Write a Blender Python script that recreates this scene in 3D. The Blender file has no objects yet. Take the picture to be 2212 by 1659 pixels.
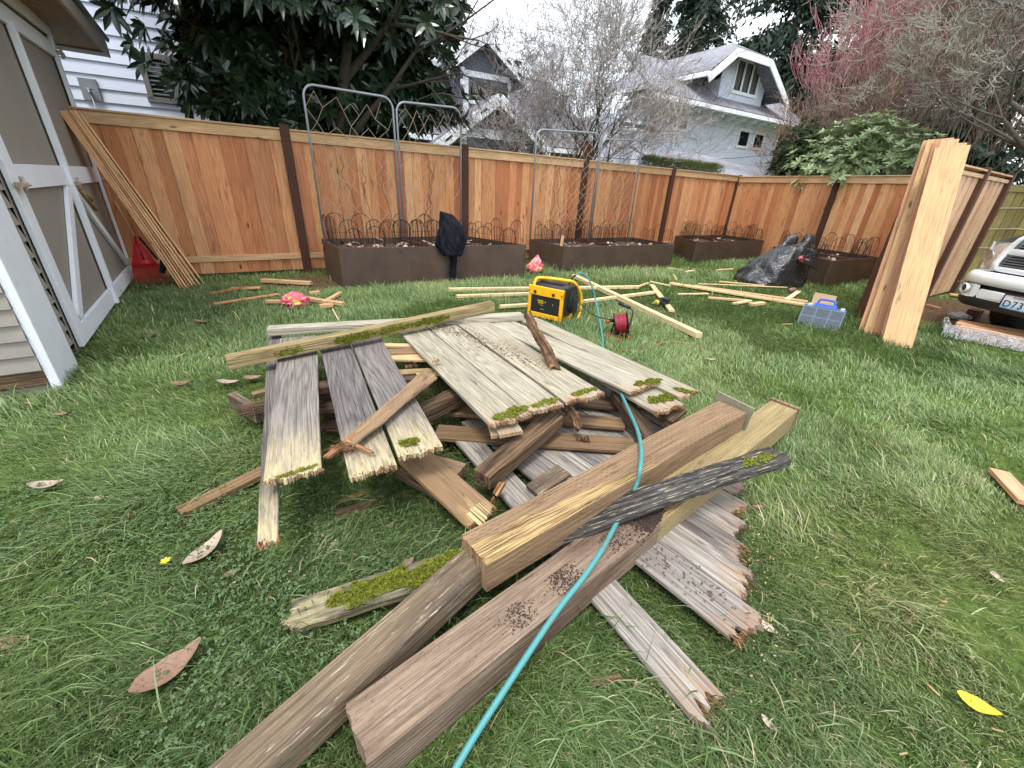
import bpy, bmesh, math, random
import numpy as np
from mathutils import Vector, Matrix, noise as mnoise

S = bpy.context.scene
COL = S.collection
R_ = math.radians
# ------------------------------------------------------------------ camera
FPX = 877.37
EYE = Vector((0.0, 0.0, 1.34))
CX = Vector((0.9986, 0.0229, 0.0475))      # right
CU = Vector((-0.0527, 0.4346, 0.8991))     # up
CF = Vector((0.0, 0.9003, -0.4352))        # forward
cam_d = bpy.data.cameras.new('camera'); cam = bpy.data.objects.new('camera', cam_d)
COL.objects.link(cam); S.camera = cam
cam_d.sensor_width = 36.0; cam_d.lens = FPX / 2212.0 * 36.0
cam_d.clip_start = 0.02; cam_d.clip_end = 500
_z = -CF
cam.matrix_world = Matrix(((CX.x, CU.x, _z.x, EYE.x), (CX.y, CU.y, _z.y, EYE.y), (CX.z, CU.z, _z.z, EYE.z), (0, 0, 0, 1)))
S.render.resolution_x = 1024; S.render.resolution_y = 768
# ------------------------------------------------------------------ sky, sun, exposure
world = bpy.data.worlds.new("World"); S.world = world; world.use_nodes = True
wn = world.node_tree; wn.nodes.clear()
sky = wn.nodes.new('ShaderNodeTexSky'); sky.sky_type = 'NISHITA'; sky.sun_disc = False
SUN_EL, SUN_AZ = 66.0, 195.0              # azimuth measured clockwise from +Y
sky.sun_elevation = R_(SUN_EL); sky.sun_rotation = R_(SUN_AZ); sky.air_density = 1.0; sky.dust_density = 4.0; sky.ozone_density = 1.0
tcw = wn.nodes.new('ShaderNodeTexCoord'); nzw = wn.nodes.new('ShaderNodeTexNoise'); nzw.inputs['Scale'].default_value = 2.2; nzw.inputs['Detail'].default_value = 5
wn.links.new(tcw.outputs['Generated'], nzw.inputs['Vector'])
rw = wn.nodes.new('ShaderNodeValToRGB'); rw.color_ramp.elements[0].position = .3; rw.color_ramp.elements[0].color = (8.2, 8.9, 9.8, 1)
rw.color_ramp.elements[1].position = .7; rw.color_ramp.elements[1].color = (10.6, 10.9, 11.2, 1)
wn.links.new(nzw.outputs['Fac'], rw.inputs['Fac'])
mxw = wn.nodes.new('ShaderNodeMix'); mxw.data_type = 'RGBA'; mxw.inputs[0].default_value = 0.85
wn.links.new(sky.outputs['Color'], mxw.inputs[6]); wn.links.new(rw.outputs['Color'], mxw.inputs[7])
bgw = wn.nodes.new('ShaderNodeBackground'); bgw.inputs['Strength'].default_value = 0.1
wn.links.new(mxw.outputs[2], bgw.inputs['Color'])
ow = wn.nodes.new('ShaderNodeOutputWorld'); wn.links.new(bgw.outputs[0], ow.inputs[0])
sun_d = bpy.data.lights.new('sun', 'SUN'); sun_d.energy = 1.5; sun_d.angle = R_(16); sun_d.color = (1.0, .97, .93)
sun = bpy.data.objects.new('sun', sun_d); COL.objects.link(sun)
_sd = Vector((math.sin(R_(SUN_AZ)) * math.cos(R_(SUN_EL)), math.cos(R_(SUN_AZ)) * math.cos(R_(SUN_EL)), math.sin(R_(SUN_EL))))
sun.rotation_euler = _sd.to_track_quat('Z', 'Y').to_euler()
S.view_settings.view_transform = 'Standard'; S.view_settings.look = 'None'
S.view_settings.exposure = 1.12; S.view_settings.gamma = 1.0
S.render.engine = 'CYCLES'
try:
    S.cycles.max_bounces = 5; S.cycles.diffuse_bounces = 3; S.cycles.glossy_bounces = 2; S.cycles.transmission_bounces = 4
    S.cycles.transparent_max_bounces = 12
except Exception: pass
rnd = random.Random(11)
NR = np.random.default_rng(5)

# ------------------------------------------------------------------ photo survey helpers
def ray(u, v):
    return CX * (u - 1106.0) - CU * (v - 829.5) + CF * FPX
def W(u, v, z=0.0):
    """surveyed point of the photo lying at height z"""
    r = ray(u, v); t = (z - EYE.z) / r.z
    return EYE + r * t
def WD(u, v, d):
    """surveyed point of the photo at horizontal distance d"""
    r = ray(u, v); return EYE + r * (d / math.hypot(r.x, r.y))
def WL(u, v, P, dr):
    """surveyed point on the vertical plane through P along dr"""
    n = Vector((dr[1], -dr[0], 0)); r = ray(u, v)
    return EYE + r * ((Vector((P[0], P[1], 0)) - Vector((0, 0, 0))).dot(n) / r.dot(n))
def V(*a): return Vector(a)
def az(a): return Vector((math.sin(R_(a)), math.cos(R_(a)), 0))

# ------------------------------------------------------------------ shader helpers
def newmat(name):
    m = bpy.data.materials.new(name); m.use_nodes = True; nt = m.node_tree; nt.nodes.clear()
    return m, nt
def nd(nt, t, ins=None, **p):
    n = nt.nodes.new(t)
    for k, v in p.items(): setattr(n, k, v)
    for k, v in (ins or {}).items(): put(nt, n.inputs[k], v)
    return n
def put(nt, s, v):
    if isinstance(v, bpy.types.NodeSocket): nt.links.new(v, s)
    elif isinstance(v, (tuple, list)) and len(v) == 3 and s.type == 'RGBA': s.default_value = (*v, 1)
    else: s.default_value = v
def mth(nt, op, a, b=0.0, c=None, clamp=False):
    n = nt.nodes.new('ShaderNodeMath'); n.operation = op; n.use_clamp = clamp
    put(nt, n.inputs[0], a); put(nt, n.inputs[1], b)
    if c is not None: put(nt, n.inputs[2], c)
    return n.outputs[0]
def mix(nt, f, a, b, bt='MIX'):
    n = nt.nodes.new('ShaderNodeMix'); n.data_type = 'RGBA'; n.blend_type = bt; n.clamp_factor = True
    put(nt, n.inputs[0], f); put(nt, n.inputs[6], a); put(nt, n.inputs[7], b)
    return n.outputs[2]
def ramp(nt, f, st, interp='LINEAR'):
    n = nt.nodes.new('ShaderNodeValToRGB'); cr = n.color_ramp; cr.interpolation = interp
    while len(cr.elements) < len(st): cr.elements.new(.5)
    for e, (p, c) in zip(cr.elements, st):
        e.position = p; e.color = (*c, 1) if len(c) == 3 else c
    put(nt, n.inputs[0], f); return n.outputs[0]
def step(nt, f, a, b):
    n = nt.nodes.new('ShaderNodeMapRange'); n.clamp = True
    put(nt, n.inputs[0], f); n.inputs[1].default_value = a; n.inputs[2].default_value = b
    return n.outputs[0]
def noi(nt, vec, sc, det=3, rough=.5, dist=0.0):
    n = nt.nodes.new('ShaderNodeTexNoise'); put(nt, n.inputs['Vector'], vec)
    n.inputs['Scale'].default_value = sc; n.inputs['Detail'].default_value = det; n.inputs['Roughness'].default_value = rough
    n.inputs['Distortion'].default_value = dist
    return n.outputs['Fac']
def vmap(nt, vec, sc=(1, 1, 1), loc=(0, 0, 0)):
    n = nt.nodes.new('ShaderNodeMapping'); put(nt, n.inputs[0], vec); n.inputs['Scale'].default_value = sc
    n.inputs['Location'].default_value = loc
    return n.outputs[0]
def objc(nt): return nt.nodes.new('ShaderNodeTexCoord').outputs['Object']
def uvc(nt): return nt.nodes.new('ShaderNodeTexCoord').outputs['UV']
def attr(nt, name):
    n = nt.nodes.new('ShaderNodeAttribute'); n.attribute_name = name; return n
def out(nt, bsdf):
    o = nt.nodes.new('ShaderNodeOutputMaterial'); nt.links.new(bsdf, o.inputs[0])
def pbsdf(nt, col, rough=.6, metal=0.0, bump=None, bs=.3, bd=.01, spec=.5, alpha=None, coat=0.0):
    n = nt.nodes.new('ShaderNodeBsdfPrincipled')
    put(nt, n.inputs['Base Color'], col); put(nt, n.inputs['Roughness'], rough); n.inputs['Metallic'].default_value = metal
    n.inputs['Specular IOR Level'].default_value = spec
    if coat: n.inputs['Coat Weight'].default_value = coat
    if bump is not None:
        b = nt.nodes.new('ShaderNodeBump'); b.inputs['Strength'].default_value = bs; b.inputs['Distance'].default_value = bd
        put(nt, b.inputs['Height'], bump); nt.links.new(b.outputs[0], n.inputs['Normal'])
    if alpha is not None: put(nt, n.inputs['Alpha'], alpha)
    return n.outputs[0]
def srgb(r, g, b):
    f = lambda c: (c / 255 / 12.92) if c / 255 <= .04045 else ((c / 255 + .055) / 1.055) ** 2.4
    return (f(r), f(g), f(b))
def plain(name, col, rough=.6, metal=0.0, var=.12, sc=6.0, bump=0.0, bsc=60.0, spec=.5, coat=0.0, dirt=0.0, dirtcol=(.06, .05, .035)):
    m, nt = newmat(name); o = objc(nt)
    f = noi(nt, o, sc, 5, .6)
    lo = tuple(c * (1 - var) for c in col); hi = tuple(min(1, c * (1 + var)) for c in col)
    c = ramp(nt, f, [(.3, lo), (.7, hi)])
    if dirt:
        d = step(nt, noi(nt, o, sc * 3.1, 6, .7), .62 - dirt * .3, .8)
        c = mix(nt, mth(nt, 'MULTIPLY', d, min(1, .4 + dirt)), c, dirtcol)
    bp = noi(nt, o, bsc, 3) if bump else None
    out(nt, pbsdf(nt, c, rough, metal, bp, bump, .004, spec, coat=coat)); return m

def wood(name, cols, grain=.35, ring=.35, knots=.6, rough=.75, end=None, moss=0.0, stain=0.0, staincol=(.02, .018, .015), dirt=0.0,
         incise=0.0, paint=None, fine=150.0, bs=.5, face2=None):
    """cols: list of plank tints picked by 'rnd'; uv = (length m, across m + plank offset); 'ed' = metres from the rotten end"""
    m, nt = newmat(name); uv = uvc(nt); a = attr(nt, 'rnd').outputs['Fac']
    ed = attr(nt, 'ed').outputs['Fac']
    st = [(i / max(1, len(cols) - 1), c) for i, c in enumerate(cols)]
    base = ramp(nt, a, st)
    wv = nd(nt, 'ShaderNodeTexNoise', {'Vector': vmap(nt, uv, (1.2, 7, 1)), 'Scale': 1.0, 'Detail': 2.0}).outputs['Color']
    wadd = nd(nt, 'ShaderNodeVectorMath', {0: wv, 1: (0.0, .022, 0.0)}, operation='MULTIPLY').outputs[0]
    uvw = nd(nt, 'ShaderNodeVectorMath', {0: uv, 1: wadd}, operation='ADD').outputs[0]
    fib = noi(nt, vmap(nt, uvw, (3.0, fine, 1)), 1.0, 4, .65)
    big = noi(nt, vmap(nt, uvw, (.55, 9, 1)), 1.0, 2, .4)
    rg = mth(nt, 'SINE', mth(nt, 'MULTIPLY', big, 95.0)); rg = mth(nt, 'MULTIPLY_ADD', rg, .5, .5)
    rg = mth(nt, 'POWER', rg, 2.0)
    c = mix(nt, mth(nt, 'MULTIPLY', step(nt, fib, .40, .62), grain), base, (.08, .075, .07), 'MULTIPLY')
    fib2 = noi(nt, vmap(nt, uvw, (9.0, fine * 2.2, 1), (7, 3, 0)), 1.0, 3, .7)
    c = mix(nt, mth(nt, 'MULTIPLY', step(nt, fib2, .5, .68), grain * .6), c, (.35, .33, .3), 'MULTIPLY')
    crk = mth(nt, 'ABSOLUTE', mth(nt, 'SUBTRACT', noi(nt, vmap(nt, uvw, (.9, 26, 1), (2, 9, 0)), 1.0, 2, .4), .5))
    crm_ = mth(nt, 'MULTIPLY', step(nt, crk, .007, .002), step(nt, noi(nt, vmap(nt, uv, (1.6, 8, 1), (5, 5, 0)), 1.0, 2), .5, .6))
    c = mix(nt, mth(nt, 'MULTIPLY', crm_, min(1.0, grain * 1.4)), c, (.12, .1, .08), 'MULTIPLY')
    c = mix(nt, mth(nt, 'MULTIPLY', rg, ring), c, (.32, .3, .3), 'MULTIPLY')
    blot = noi(nt, vmap(nt, uv, (2.0, 6, 1)), 1.0, 4, .6)
    c = mix(nt, mth(nt, 'MULTIPLY', step(nt, blot, .35, .7), .35), c, (.55, .55, .6), 'MULTIPLY')
    vo = nd(nt, 'ShaderNodeTexVoronoi', {'Vector': vmap(nt, uvw, (2.3, 8, 1)), 'Scale': 1.0})
    kn = step(nt, vo.outputs['Distance'], .13, .055)
    pick = step(nt, nd(nt, 'ShaderNodeSeparateColor', {0: vo.outputs['Color']}).outputs[0], .62, .64)
    kn = mth(nt, 'MULTIPLY', kn, pick)
    c = mix(nt, mth(nt, 'MULTIPLY', kn, knots), c, (.16, .1, .07), 'MULTIPLY')
    if end:
        e = mth(nt, 'MULTIPLY_ADD', noi(nt, vmap(nt, uv, (5, 40, 1)), 1.0, 3, .6), .5, ed)
        c = mix(nt, mth(nt, 'MULTIPLY', mth(nt, 'MULTIPLY', step(nt, e, end[0] + .3, .2), step(nt, noi(nt, vmap(nt, uv, (9, 60, 1)), 1.0, 5, .7), .30, .55)), .9), c, end[1])
        c = mix(nt, mth(nt, 'MULTIPLY', step(nt, e, end[0] + .25, .2), mth(nt, 'MULTIPLY', step(nt, fib, .5, .62), .4)), c, (.16, .1, .06))
    if stain:
        s = step(nt, noi(nt, vmap(nt, uv, (1.7, 7, 1), (3, 1, 0)), 1.0, 5, .65), .62 - stain * .25, .66)
        c = mix(nt, mth(nt, 'MULTIPLY', s, .85), c, staincol)
    if incise:
        sx = nd(nt, 'ShaderNodeSeparateXYZ', {0: uv})
        row = mth(nt, 'MULTIPLY', sx.outputs[1], 78.0); rid = mth(nt, 'FLOOR', row)
        fx = mth(nt, 'FRACT', mth(nt, 'MULTIPLY_ADD', sx.outputs[0], 27.0, mth(nt, 'MULTIPLY', rid, .5)))
        fy = mth(nt, 'FRACT', row)
        d1 = mth(nt, 'LESS_THAN', fx, .42); d2 = mth(nt, 'LESS_THAN', mth(nt, 'ABSOLUTE', mth(nt, 'SUBTRACT', fy, .5)), .11)
        inc = mth(nt, 'MULTIPLY', mth(nt, 'MULTIPLY', d1, d2), step(nt, noi(nt, uv, 9.0, 3), .42, .6)); c = mix(nt, mth(nt, 'MULTIPLY', inc, float(incise)), c, (.1, .07, .05), 'MULTIPLY')
    if paint:
        s = step(nt, noi(nt, vmap(nt, uvw, (9, 140, 1)), 1.0, 5, .7), paint[1], paint[1] + .05)
        c = mix(nt, mth(nt, 'MULTIPLY', s, .8), c, paint[0])
    if moss:
        s = step(nt, noi(nt, vmap(nt, uv, (5, 14, 1)), 1.0, 6, .7), .62 - moss * .22, .74 - moss * .2)
        c = mix(nt, mth(nt, 'MULTIPLY', s, .6), c, (.14, .17, .035))
    if dirt:
        s = step(nt, noi(nt, uv, 55.0, 5, .7), .66 - dirt * .12, .7)
        c = mix(nt, mth(nt, 'MULTIPLY', s, .75), c, (.045, .03, .02))
    h = mth(nt, 'ADD', mth(nt, 'MULTIPLY', fib, .6), mth(nt, 'MULTIPLY', rg, .4))
    out(nt, pbsdf(nt, c, rough, 0, h, bs, .004, .3)); return m

# ------------------------------------------------------------------ mesh builder
class MB:
    def __init__(s):
        s.v = []; s.f = []; s.uv = []; s.rn = []; s.mi = []; s.ed = []; s.sm = []
    def vert(s, p, ed=9.0):
        s.v.append((p[0], p[1], p[2])); s.ed.append(ed); return len(s.v) - 1
    def face(s, idx, uv=None, rn=.5, mi=0, sm=False):
        s.f.append(idx); s.uv.append(uv or [(0, 0)] * len(idx)); s.rn.append(rn); s.mi.append(mi); s.sm.append(sm)
    def quad(s, a, b, c, d, rn=.5, mi=0, uo=0.0):
        w = (V(*b) - V(*a)).length; h = (V(*d) - V(*a)).length
        s.face([s.vert(a), s.vert(b), s.vert(c), s.vert(d)], [(0, uo), (w, uo), (w, uo + h), (0, uo + h)], rn, mi)
    def poly(s, pts, rn=.5, mi=0, sm=False):
        s.face([s.vert(p) for p in pts], [(p[0] * 1.0, p[1] + p[2]) for p in pts], rn, mi, sm)
    def plank(s, A, B, w, t, rn=None, roll=0.0, jag=(0, 0), up=(0, 0, 1), nw=None, nl=None, warp=0.0, bev=.0025, mi=0, wob=0.0, taper=None, rg=rnd, bow=0.0, erode=0.0):
        """A,B centres of the TOP face's ends; body hangs below it"""
        A = Vector(A); B = Vector(B); x = (B - A); L = x.length; x.normalize()
        y = Vector(up).cross(x).normalized()
        if roll: y = Matrix.Rotation(R_(roll), 3, x) @ y
        z = x.cross(y)
        if rn is None: rn = rg.random()
        jagged = jag[0] > 0 or jag[1] > 0
        if nw is None: nw = max(4, int(w / .0042)) if jagged else 1
        if nl is None: nl = max(2, int(L / .15)) if (wob or warp or bow or erode or jagged) else 1
        cs = [-w / 2, -w / 2 + bev] + [-w / 2 + bev + (w - 2 * bev) * (k / nw) for k in range(1, nw)] + [w / 2 - bev, w / 2]
        nc = len(cs)
        def off(j):
            o = []; ph = rg.random() * 9
            for k in range(nc):
                q = mnoise.noise(Vector((cs[k] * 9 + ph, ph, 0))) * .9 + mnoise.noise(Vector((cs[k] * 45 + ph, ph, 5))) * .45
                sp = rg.random(); o.append(j * (q + rg.random() * .16 + (.35 * rg.random() if sp < .12 else 0) - (.5 * rg.random() if sp > .86 else 0)))
            return o
        o0 = off(jag[0]) if jag[0] else [0] * nc; o1 = off(jag[1]) if jag[1] else [0] * nc
        b0 = [a + rg.uniform(-.3, .3) * jag[0] for a in o0]; b1 = [a + rg.uniform(-.3, .3) * jag[1] for a in o1]
        uo = rg.randint(0, 60) * 1.37; ul = rg.random() * 30
        wobp = rg.random() * 50
        tops = []; bots = []; xs = []
        for i in range(nl + 1):
            fx = i / nl
            T = []; Bt = []
            wa = mnoise.noise(Vector((wobp, fx * L * 1.3, 0))) * wob; wz = mnoise.noise(Vector((wobp + 7, fx * L * 1.1, 3))) * wob
            tw = warp * (fx - .5)
            bz = bow * (1 - (2 * fx - 1) ** 2)
            ws = 1.0 if taper is None else taper[0] + (taper[1] - taper[0]) * fx
            e0 = mnoise.noise(Vector((wobp + 3, fx * L * 9, 0))) * erode; e1 = mnoise.noise(Vector((wobp + 13, fx * L * 9, 0))) * erode
            for k in range(nc):
                xx = fx * L
                if i == 0: xx += -o0[k] if jag[0] else 0
                if i == nl: xx += o1[k] if jag[1] else 0
                xb = fx * L
                if i == 0: xb += -b0[k] if jag[0] else 0
                if i == nl: xb += b1[k] if jag[1] else 0
                if i not in (0, nl): xx = xb = min(max(xx, abs(jag[0]) * 1.2 if jag[0] else 0), L - (jag[1] * 1.2 if jag[1] else 0)) if (jag[0] or jag[1]) else xx
                yy = cs[k] * ws + (e0 if k < 2 else (e1 if k >= nc - 2 else 0))
                zt = -bev if k in (0, nc - 1) else 0.0
                p = A + x * xx + y * (yy + wa) + z * (zt + wz + bz + tw * cs[k])
                edv = L - xx if jag[1] >= jag[0] else xx
                T.append(s.vert(p, max(edv, 0) if jagged else 9.0))
                p2 = A + x * xb + y * (yy + wa) + z * (-t + (bev if k in (0, nc - 1) else 0) + wz + bz + tw * cs[k])
                Bt.append(s.vert(p2, max(L - xb if jag[1] >= jag[0] else xb, 0) if jagged else 9.0))
            tops.append(T); bots.append(Bt); xs.append(fx * L)
        for i in range(nl):
            u0 = xs[i] + ul; u1 = xs[i + 1] + ul
            for k in range(nc - 1):
                v0 = cs[k] + uo; v1 = cs[k + 1] + uo
                s.face([tops[i][k], tops[i + 1][k], tops[i + 1][k + 1], tops[i][k + 1]], [(u0, v0), (u1, v0), (u1, v1), (u0, v1)], rn, mi)
                s.face([bots[i][k + 1], bots[i + 1][k + 1], bots[i + 1][k], bots[i][k]], [(u0, v1 + 3), (u1, v1 + 3), (u1, v0 + 3), (u0, v0 + 3)], rn, mi)
            s.face([bots[i][0], bots[i + 1][0], tops[i + 1][0], tops[i][0]], [(u0, uo - .5), (u1, uo - .5), (u1, uo - .5 + t), (u0, uo - .5 + t)], rn, mi)
            s.face([tops[i][-1], tops[i + 1][-1], bots[i + 1][-1], bots[i][-1]], [(u0, uo + .5), (u1, uo + .5), (u1, uo + .5 + t), (u0, uo + .5 + t)], rn, mi)
        for k in range(nc - 1):
            v0 = cs[k] + uo; v1 = cs[k + 1] + uo
            s.face([tops[0][k], tops[0][k + 1], bots[0][k + 1], bots[0][k]], [(ul, v0), (ul, v1), (ul + t, v1), (ul + t, v0)], rn, mi)
            u = xs[-1] + ul
            s.face([tops[-1][k + 1], tops[-1][k], bots[-1][k], bots[-1][k + 1]], [(u, v1), (u, v0), (u + t, v0), (u + t, v1)], rn, mi)
        return s
    def box(s, c, sz, rot=0.0, rn=.5, mi=0, bev=0.0, M=None):
        """c = centre, sz = full sizes"""
        M = M or Matrix.Rotation(rot, 3, 'Z'); x = M @ V(1, 0, 0); y = M @ V(0, 1, 0); z = M @ V(0, 0, 1)
        c = Vector(c); A = c - x * sz[0] / 2 + z * sz[2] / 2; B = c + x * sz[0] / 2 + z * sz[2] / 2
        return s.plank(A, B, sz[1], sz[2], rn, up=z, bev=bev if bev else min(.002, min(sz) * .2), mi=mi, nw=1, nl=1)
    def tube(s, pts, r, n=8, rn=.5, mi=0, cap=True, sm=True):
        pts = [Vector(p) for p in pts]; rings = []; m = len(pts)
        rs = r if isinstance(r, (list, tuple)) else [r] * m
        prev = None; acc = 0.0
        for i, p in enumerate(pts):
            d = (pts[min(i + 1, m - 1)] - pts[max(i - 1, 0)])
            if d.length < 1e-9: d = V(0, 0, 1)
            d.normalize()
            if prev is None:
                a = d.orthogonal().normalized()
            else:
                a = prev - d * prev.dot(d)
                a = a.normalized() if a.length > 1e-6 else d.orthogonal().normalized()
            prev = a; b = d.cross(a)
            if i: acc += (p - pts[i - 1]).length
            rings.append(([s.vert(p + (a * math.cos(2 * math.pi * k / n) + b * math.sin(2 * math.pi * k / n)) * rs[i]) for k in range(n)], acc))
        for i in range(m - 1):
            (r0, u0), (r1, u1) = rings[i], rings[i + 1]
            for k in range(n):
                k2 = (k + 1) % n
                s.face([r0[k], r0[k2], r1[k2], r1[k]], [(u0, k / n * .1), (u0, (k + 1) / n * .1), (u1, (k + 1) / n * .1), (u1, k / n * .1)], rn, mi, sm)
        if cap and n > 2:
            s.face(list(reversed(rings[0][0])), None, rn, mi); s.face(list(rings[-1][0]), None, rn, mi)
        return s
    def lathe(s, A, ax, prof, n=20, rn=.5, mi=0, sm=True):
        """prof: (dist along axis, radius)"""
        A = Vector(A); ax = Vector(ax).normalized(); a = ax.orthogonal().normalized(); b = ax.cross(a); rings = []
        for d, r in prof:
            rings.append([s.vert(A + ax * d + (a * math.cos(2 * math.pi * k / n) + b * math.sin(2 * math.pi * k / n)) * r) for k in range(n)])
        for i in range(len(rings) - 1):
            for k in range(n):
                k2 = (k + 1) % n
                s.face([rings[i][k], rings[i][k2], rings[i + 1][k2], rings[i + 1][k]], None, rn, mi, sm)
        s.face(list(reversed(rings[0])), None, rn, mi); s.face(rings[-1], None, rn, mi)
        return s
    def grid(s, fn, nu, nv, rn=.5, mi=0, sm=True, ed=None):
        ids = [[s.vert(fn(i / nu, j / nv)) for j in range(nv + 1)] for i in range(nu + 1)]
        for i in range(nu):
            for j in range(nv):
                s.face([ids[i][j], ids[i + 1][j], ids[i + 1][j + 1], ids[i][j + 1]], [(i / nu, j / nv), ((i + 1) / nu, j / nv), ((i + 1) / nu, (j + 1) / nv), (i / nu, (j + 1) / nv)], rn, mi, sm)
        return s
    def build(s, name, mats, parent=None, origin=None, solid=0.0, sub=0):
        if not isinstance(mats, (list, tuple)): mats = [mats]
        o0 = Vector(origin) if origin is not None else (Vector(parent['_o']) if parent is not None else Vector((0, 0, 0)))
        me = bpy.data.meshes.new(name)
        me.from_pydata([(a - o0.x, b - o0.y, c - o0.z) for a, b, c in s.v], [], s.f)
        uvl = me.uv_layers.new(name='UVMap'); uvl.data.foreach_set('uv', [c for f in s.uv for p in f for c in p])
        a = me.attributes.new('rnd', 'FLOAT', 'FACE'); a.data.foreach_set('value', s.rn)
        a = me.attributes.new('ed', 'FLOAT', 'POINT'); a.data.foreach_set('value', s.ed)
        me.polygons.foreach_set('material_index', s.mi); me.polygons.foreach_set('use_smooth', s.sm)
        for m in mats: me.materials.append(m)
        me.update()
        o = bpy.data.objects.new(name, me); COL.objects.link(o)
        if parent is not None:
            po = Vector(parent['_o']); o.parent = parent; o.location = o0 - po
        else: o.location = o0
        o['_o'] = tuple(o0)
        if solid:
            md = o.modifiers.new('solid', 'SOLIDIFY'); md.thickness = solid; md.offset = 0
        if sub:
            md = o.modifiers.new('sub', 'SUBSURF'); md.levels = sub; md.render_levels = sub
        return o
def tag(o, label, cat, group=None):
    o['label'] = label; o['category'] = cat
    if group: o['group'] = group
    return o
def thing(name, loc, label, cat, group=None):
    o = bpy.data.objects.new(name, None); o.empty_display_size = .1; COL.objects.link(o); o.location = loc; o['_o'] = tuple(loc)
    return tag(o, label, cat, group)
def one(name, mb, mats, label, cat, group=None, origin=None, **k):
    if origin is None:
        n = len(mb.v); origin = (sum(p[0] for p in mb.v) / n, sum(p[1] for p in mb.v) / n, min(p[2] for p in mb.v))
    return tag(mb.build(name, mats, None, origin, **k), label, cat, group)
def struct(o): o['kind'] = 'structure'; return o
def copytree(o, loc, rz=0.0, label=None):
    c = o.copy(); COL.objects.link(c); c.location = loc; c.rotation_euler = (0, 0, rz); c['_o'] = tuple(loc)
    if label: c['label'] = label
    for ch in list(o.children):
        d = ch.copy(); COL.objects.link(d); d.parent = c
        for g in list(ch.children):
            e = g.copy(); COL.objects.link(e); e.parent = d
    return c
FOOT = []          # low things the lawn grows around: (polygon, height)
def foot(pts, h): FOOT.append(([(p[0], p[1]) for p in pts], h))
def footplank(A, B, w, h):
    A = Vector(A); B = Vector(B); d = (B - A); d.z = 0; d.normalize(); s = V(-d.y, d.x, 0) * w / 2
    foot([A - s, B - s, B + s, A + s], h)
# ------------------------------------------------------------------ materials
CED = [srgb(212, 143, 97), srgb(231, 168, 114), srgb(182, 109, 73), srgb(239, 182, 129), srgb(218, 151, 101), srgb(190, 118, 77), srgb(243, 191, 137), srgb(201, 130, 93), srgb(228, 162, 110)]
M_cedl = wood('pale cedar', [srgb(222, 180, 140), srgb(230, 192, 152), srgb(212, 166, 130)], .4, .3, .6, .62)
M_ced = wood('new cedar', CED, .26, .30, 1.0, .62, stain=.12, staincol=srgb(150, 92, 62))
M_cedr = wood('new cedar rail', [srgb(214, 172, 128), srgb(222, 182, 136)], .3, .25, .8, .6)
M_pine = wood('fresh pine', [srgb(238, 208, 158), srgb(246, 222, 176), srgb(230, 196, 146)], .25, .25, .5, .6)
M_cedf = wood('cedar plank', [srgb(228, 182, 132), srgb(232, 192, 142), srgb(214, 158, 118)], .3, .22, 1.0, .6, stain=.05, staincol=(.25, .19, .13))
M_cedp = wood('pink cedar plank', [srgb(214, 154, 116), srgb(228, 178, 136), srgb(204, 144, 108)], .22, .35, .8, .6)
M_post = wood('brown post', [srgb(82, 52, 40), srgb(92, 60, 46)], .3, .1, .2, .7, fine=90)
GREY = [srgb(122, 118, 118), srgb(142, 134, 128), srgb(96, 93, 96), srgb(152, 144, 136)]
M_greyw = wood('weathered grey', GREY, .5, .5, .5, .85, end=(.36, srgb(200, 184, 140)), bs=.9)
M_greyd = wood('weathered grey panel', [srgb(172, 164, 154), srgb(138, 132, 128), srgb(188, 180, 168), srgb(152, 146, 140)], .62, .4, .6, .85, dirt=.12, stain=.22, staincol=srgb(84, 76, 74), end=(.04, srgb(150, 116, 86)), bs=.9)
M_pale = wood('weathered pale green', [srgb(190, 180, 158), srgb(178, 170, 150), srgb(198, 190, 170)], .5, .42, .5, .85, moss=.2, dirt=.25, end=(.035, srgb(166, 122, 84)), bs=.8)
M_brown = wood('treated brown', [srgb(130, 104, 76), srgb(146, 118, 86), srgb(122, 98, 72)], .45, .3, .4, .8, stain=.25, staincol=srgb(72, 52, 38), dirt=.35)
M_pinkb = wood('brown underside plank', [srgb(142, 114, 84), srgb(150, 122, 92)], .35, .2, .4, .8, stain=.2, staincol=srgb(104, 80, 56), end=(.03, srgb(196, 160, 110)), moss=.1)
M_inc = wood('incised treated', [srgb(148, 120, 92), srgb(160, 132, 102)], .5, .2, .3, .8, incise=.6, stain=.15, staincol=srgb(78, 52, 34), moss=.15)
M_incg = wood('incised green treated', [srgb(166, 146, 104), srgb(156, 138, 98)], .35, .15, .3, .8, incise=.6, stain=.1, staincol=srgb(96, 78, 54), moss=.2)
M_clay = wood('muddy treated', [srgb(152, 132, 114), srgb(160, 138, 118)], .55, .18, .3, .9, incise=.32, stain=.6, staincol=srgb(84, 62, 50), dirt=.55, bs=1.2, fine=190)
M_raw = wood('raw split wood', [srgb(222, 192, 138), srgb(204, 170, 116), srgb(230, 204, 152)], .95, .25, 0, .85, fine=150, dirt=.3, bs=1.8, stain=.1, staincol=srgb(128, 92, 56))
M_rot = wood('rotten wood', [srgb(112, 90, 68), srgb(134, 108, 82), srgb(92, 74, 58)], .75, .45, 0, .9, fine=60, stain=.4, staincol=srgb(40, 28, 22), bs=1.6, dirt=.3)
M_rotl = wood('crumbled orange wood', [srgb(170, 116, 78), srgb(206, 164, 114), srgb(134, 86, 58)], .8, .4, 0, .9, fine=60, bs=1.5)
M_blk = wood('blackened board', [srgb(88, 84, 80), srgb(78, 74, 72)], .85, .3, .1, .9, fine=80, paint=(srgb(178, 172, 150), .57), stain=.3, staincol=srgb(38, 36, 38), bs=1.2, end=(.62, srgb(158, 148, 112)))
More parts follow.
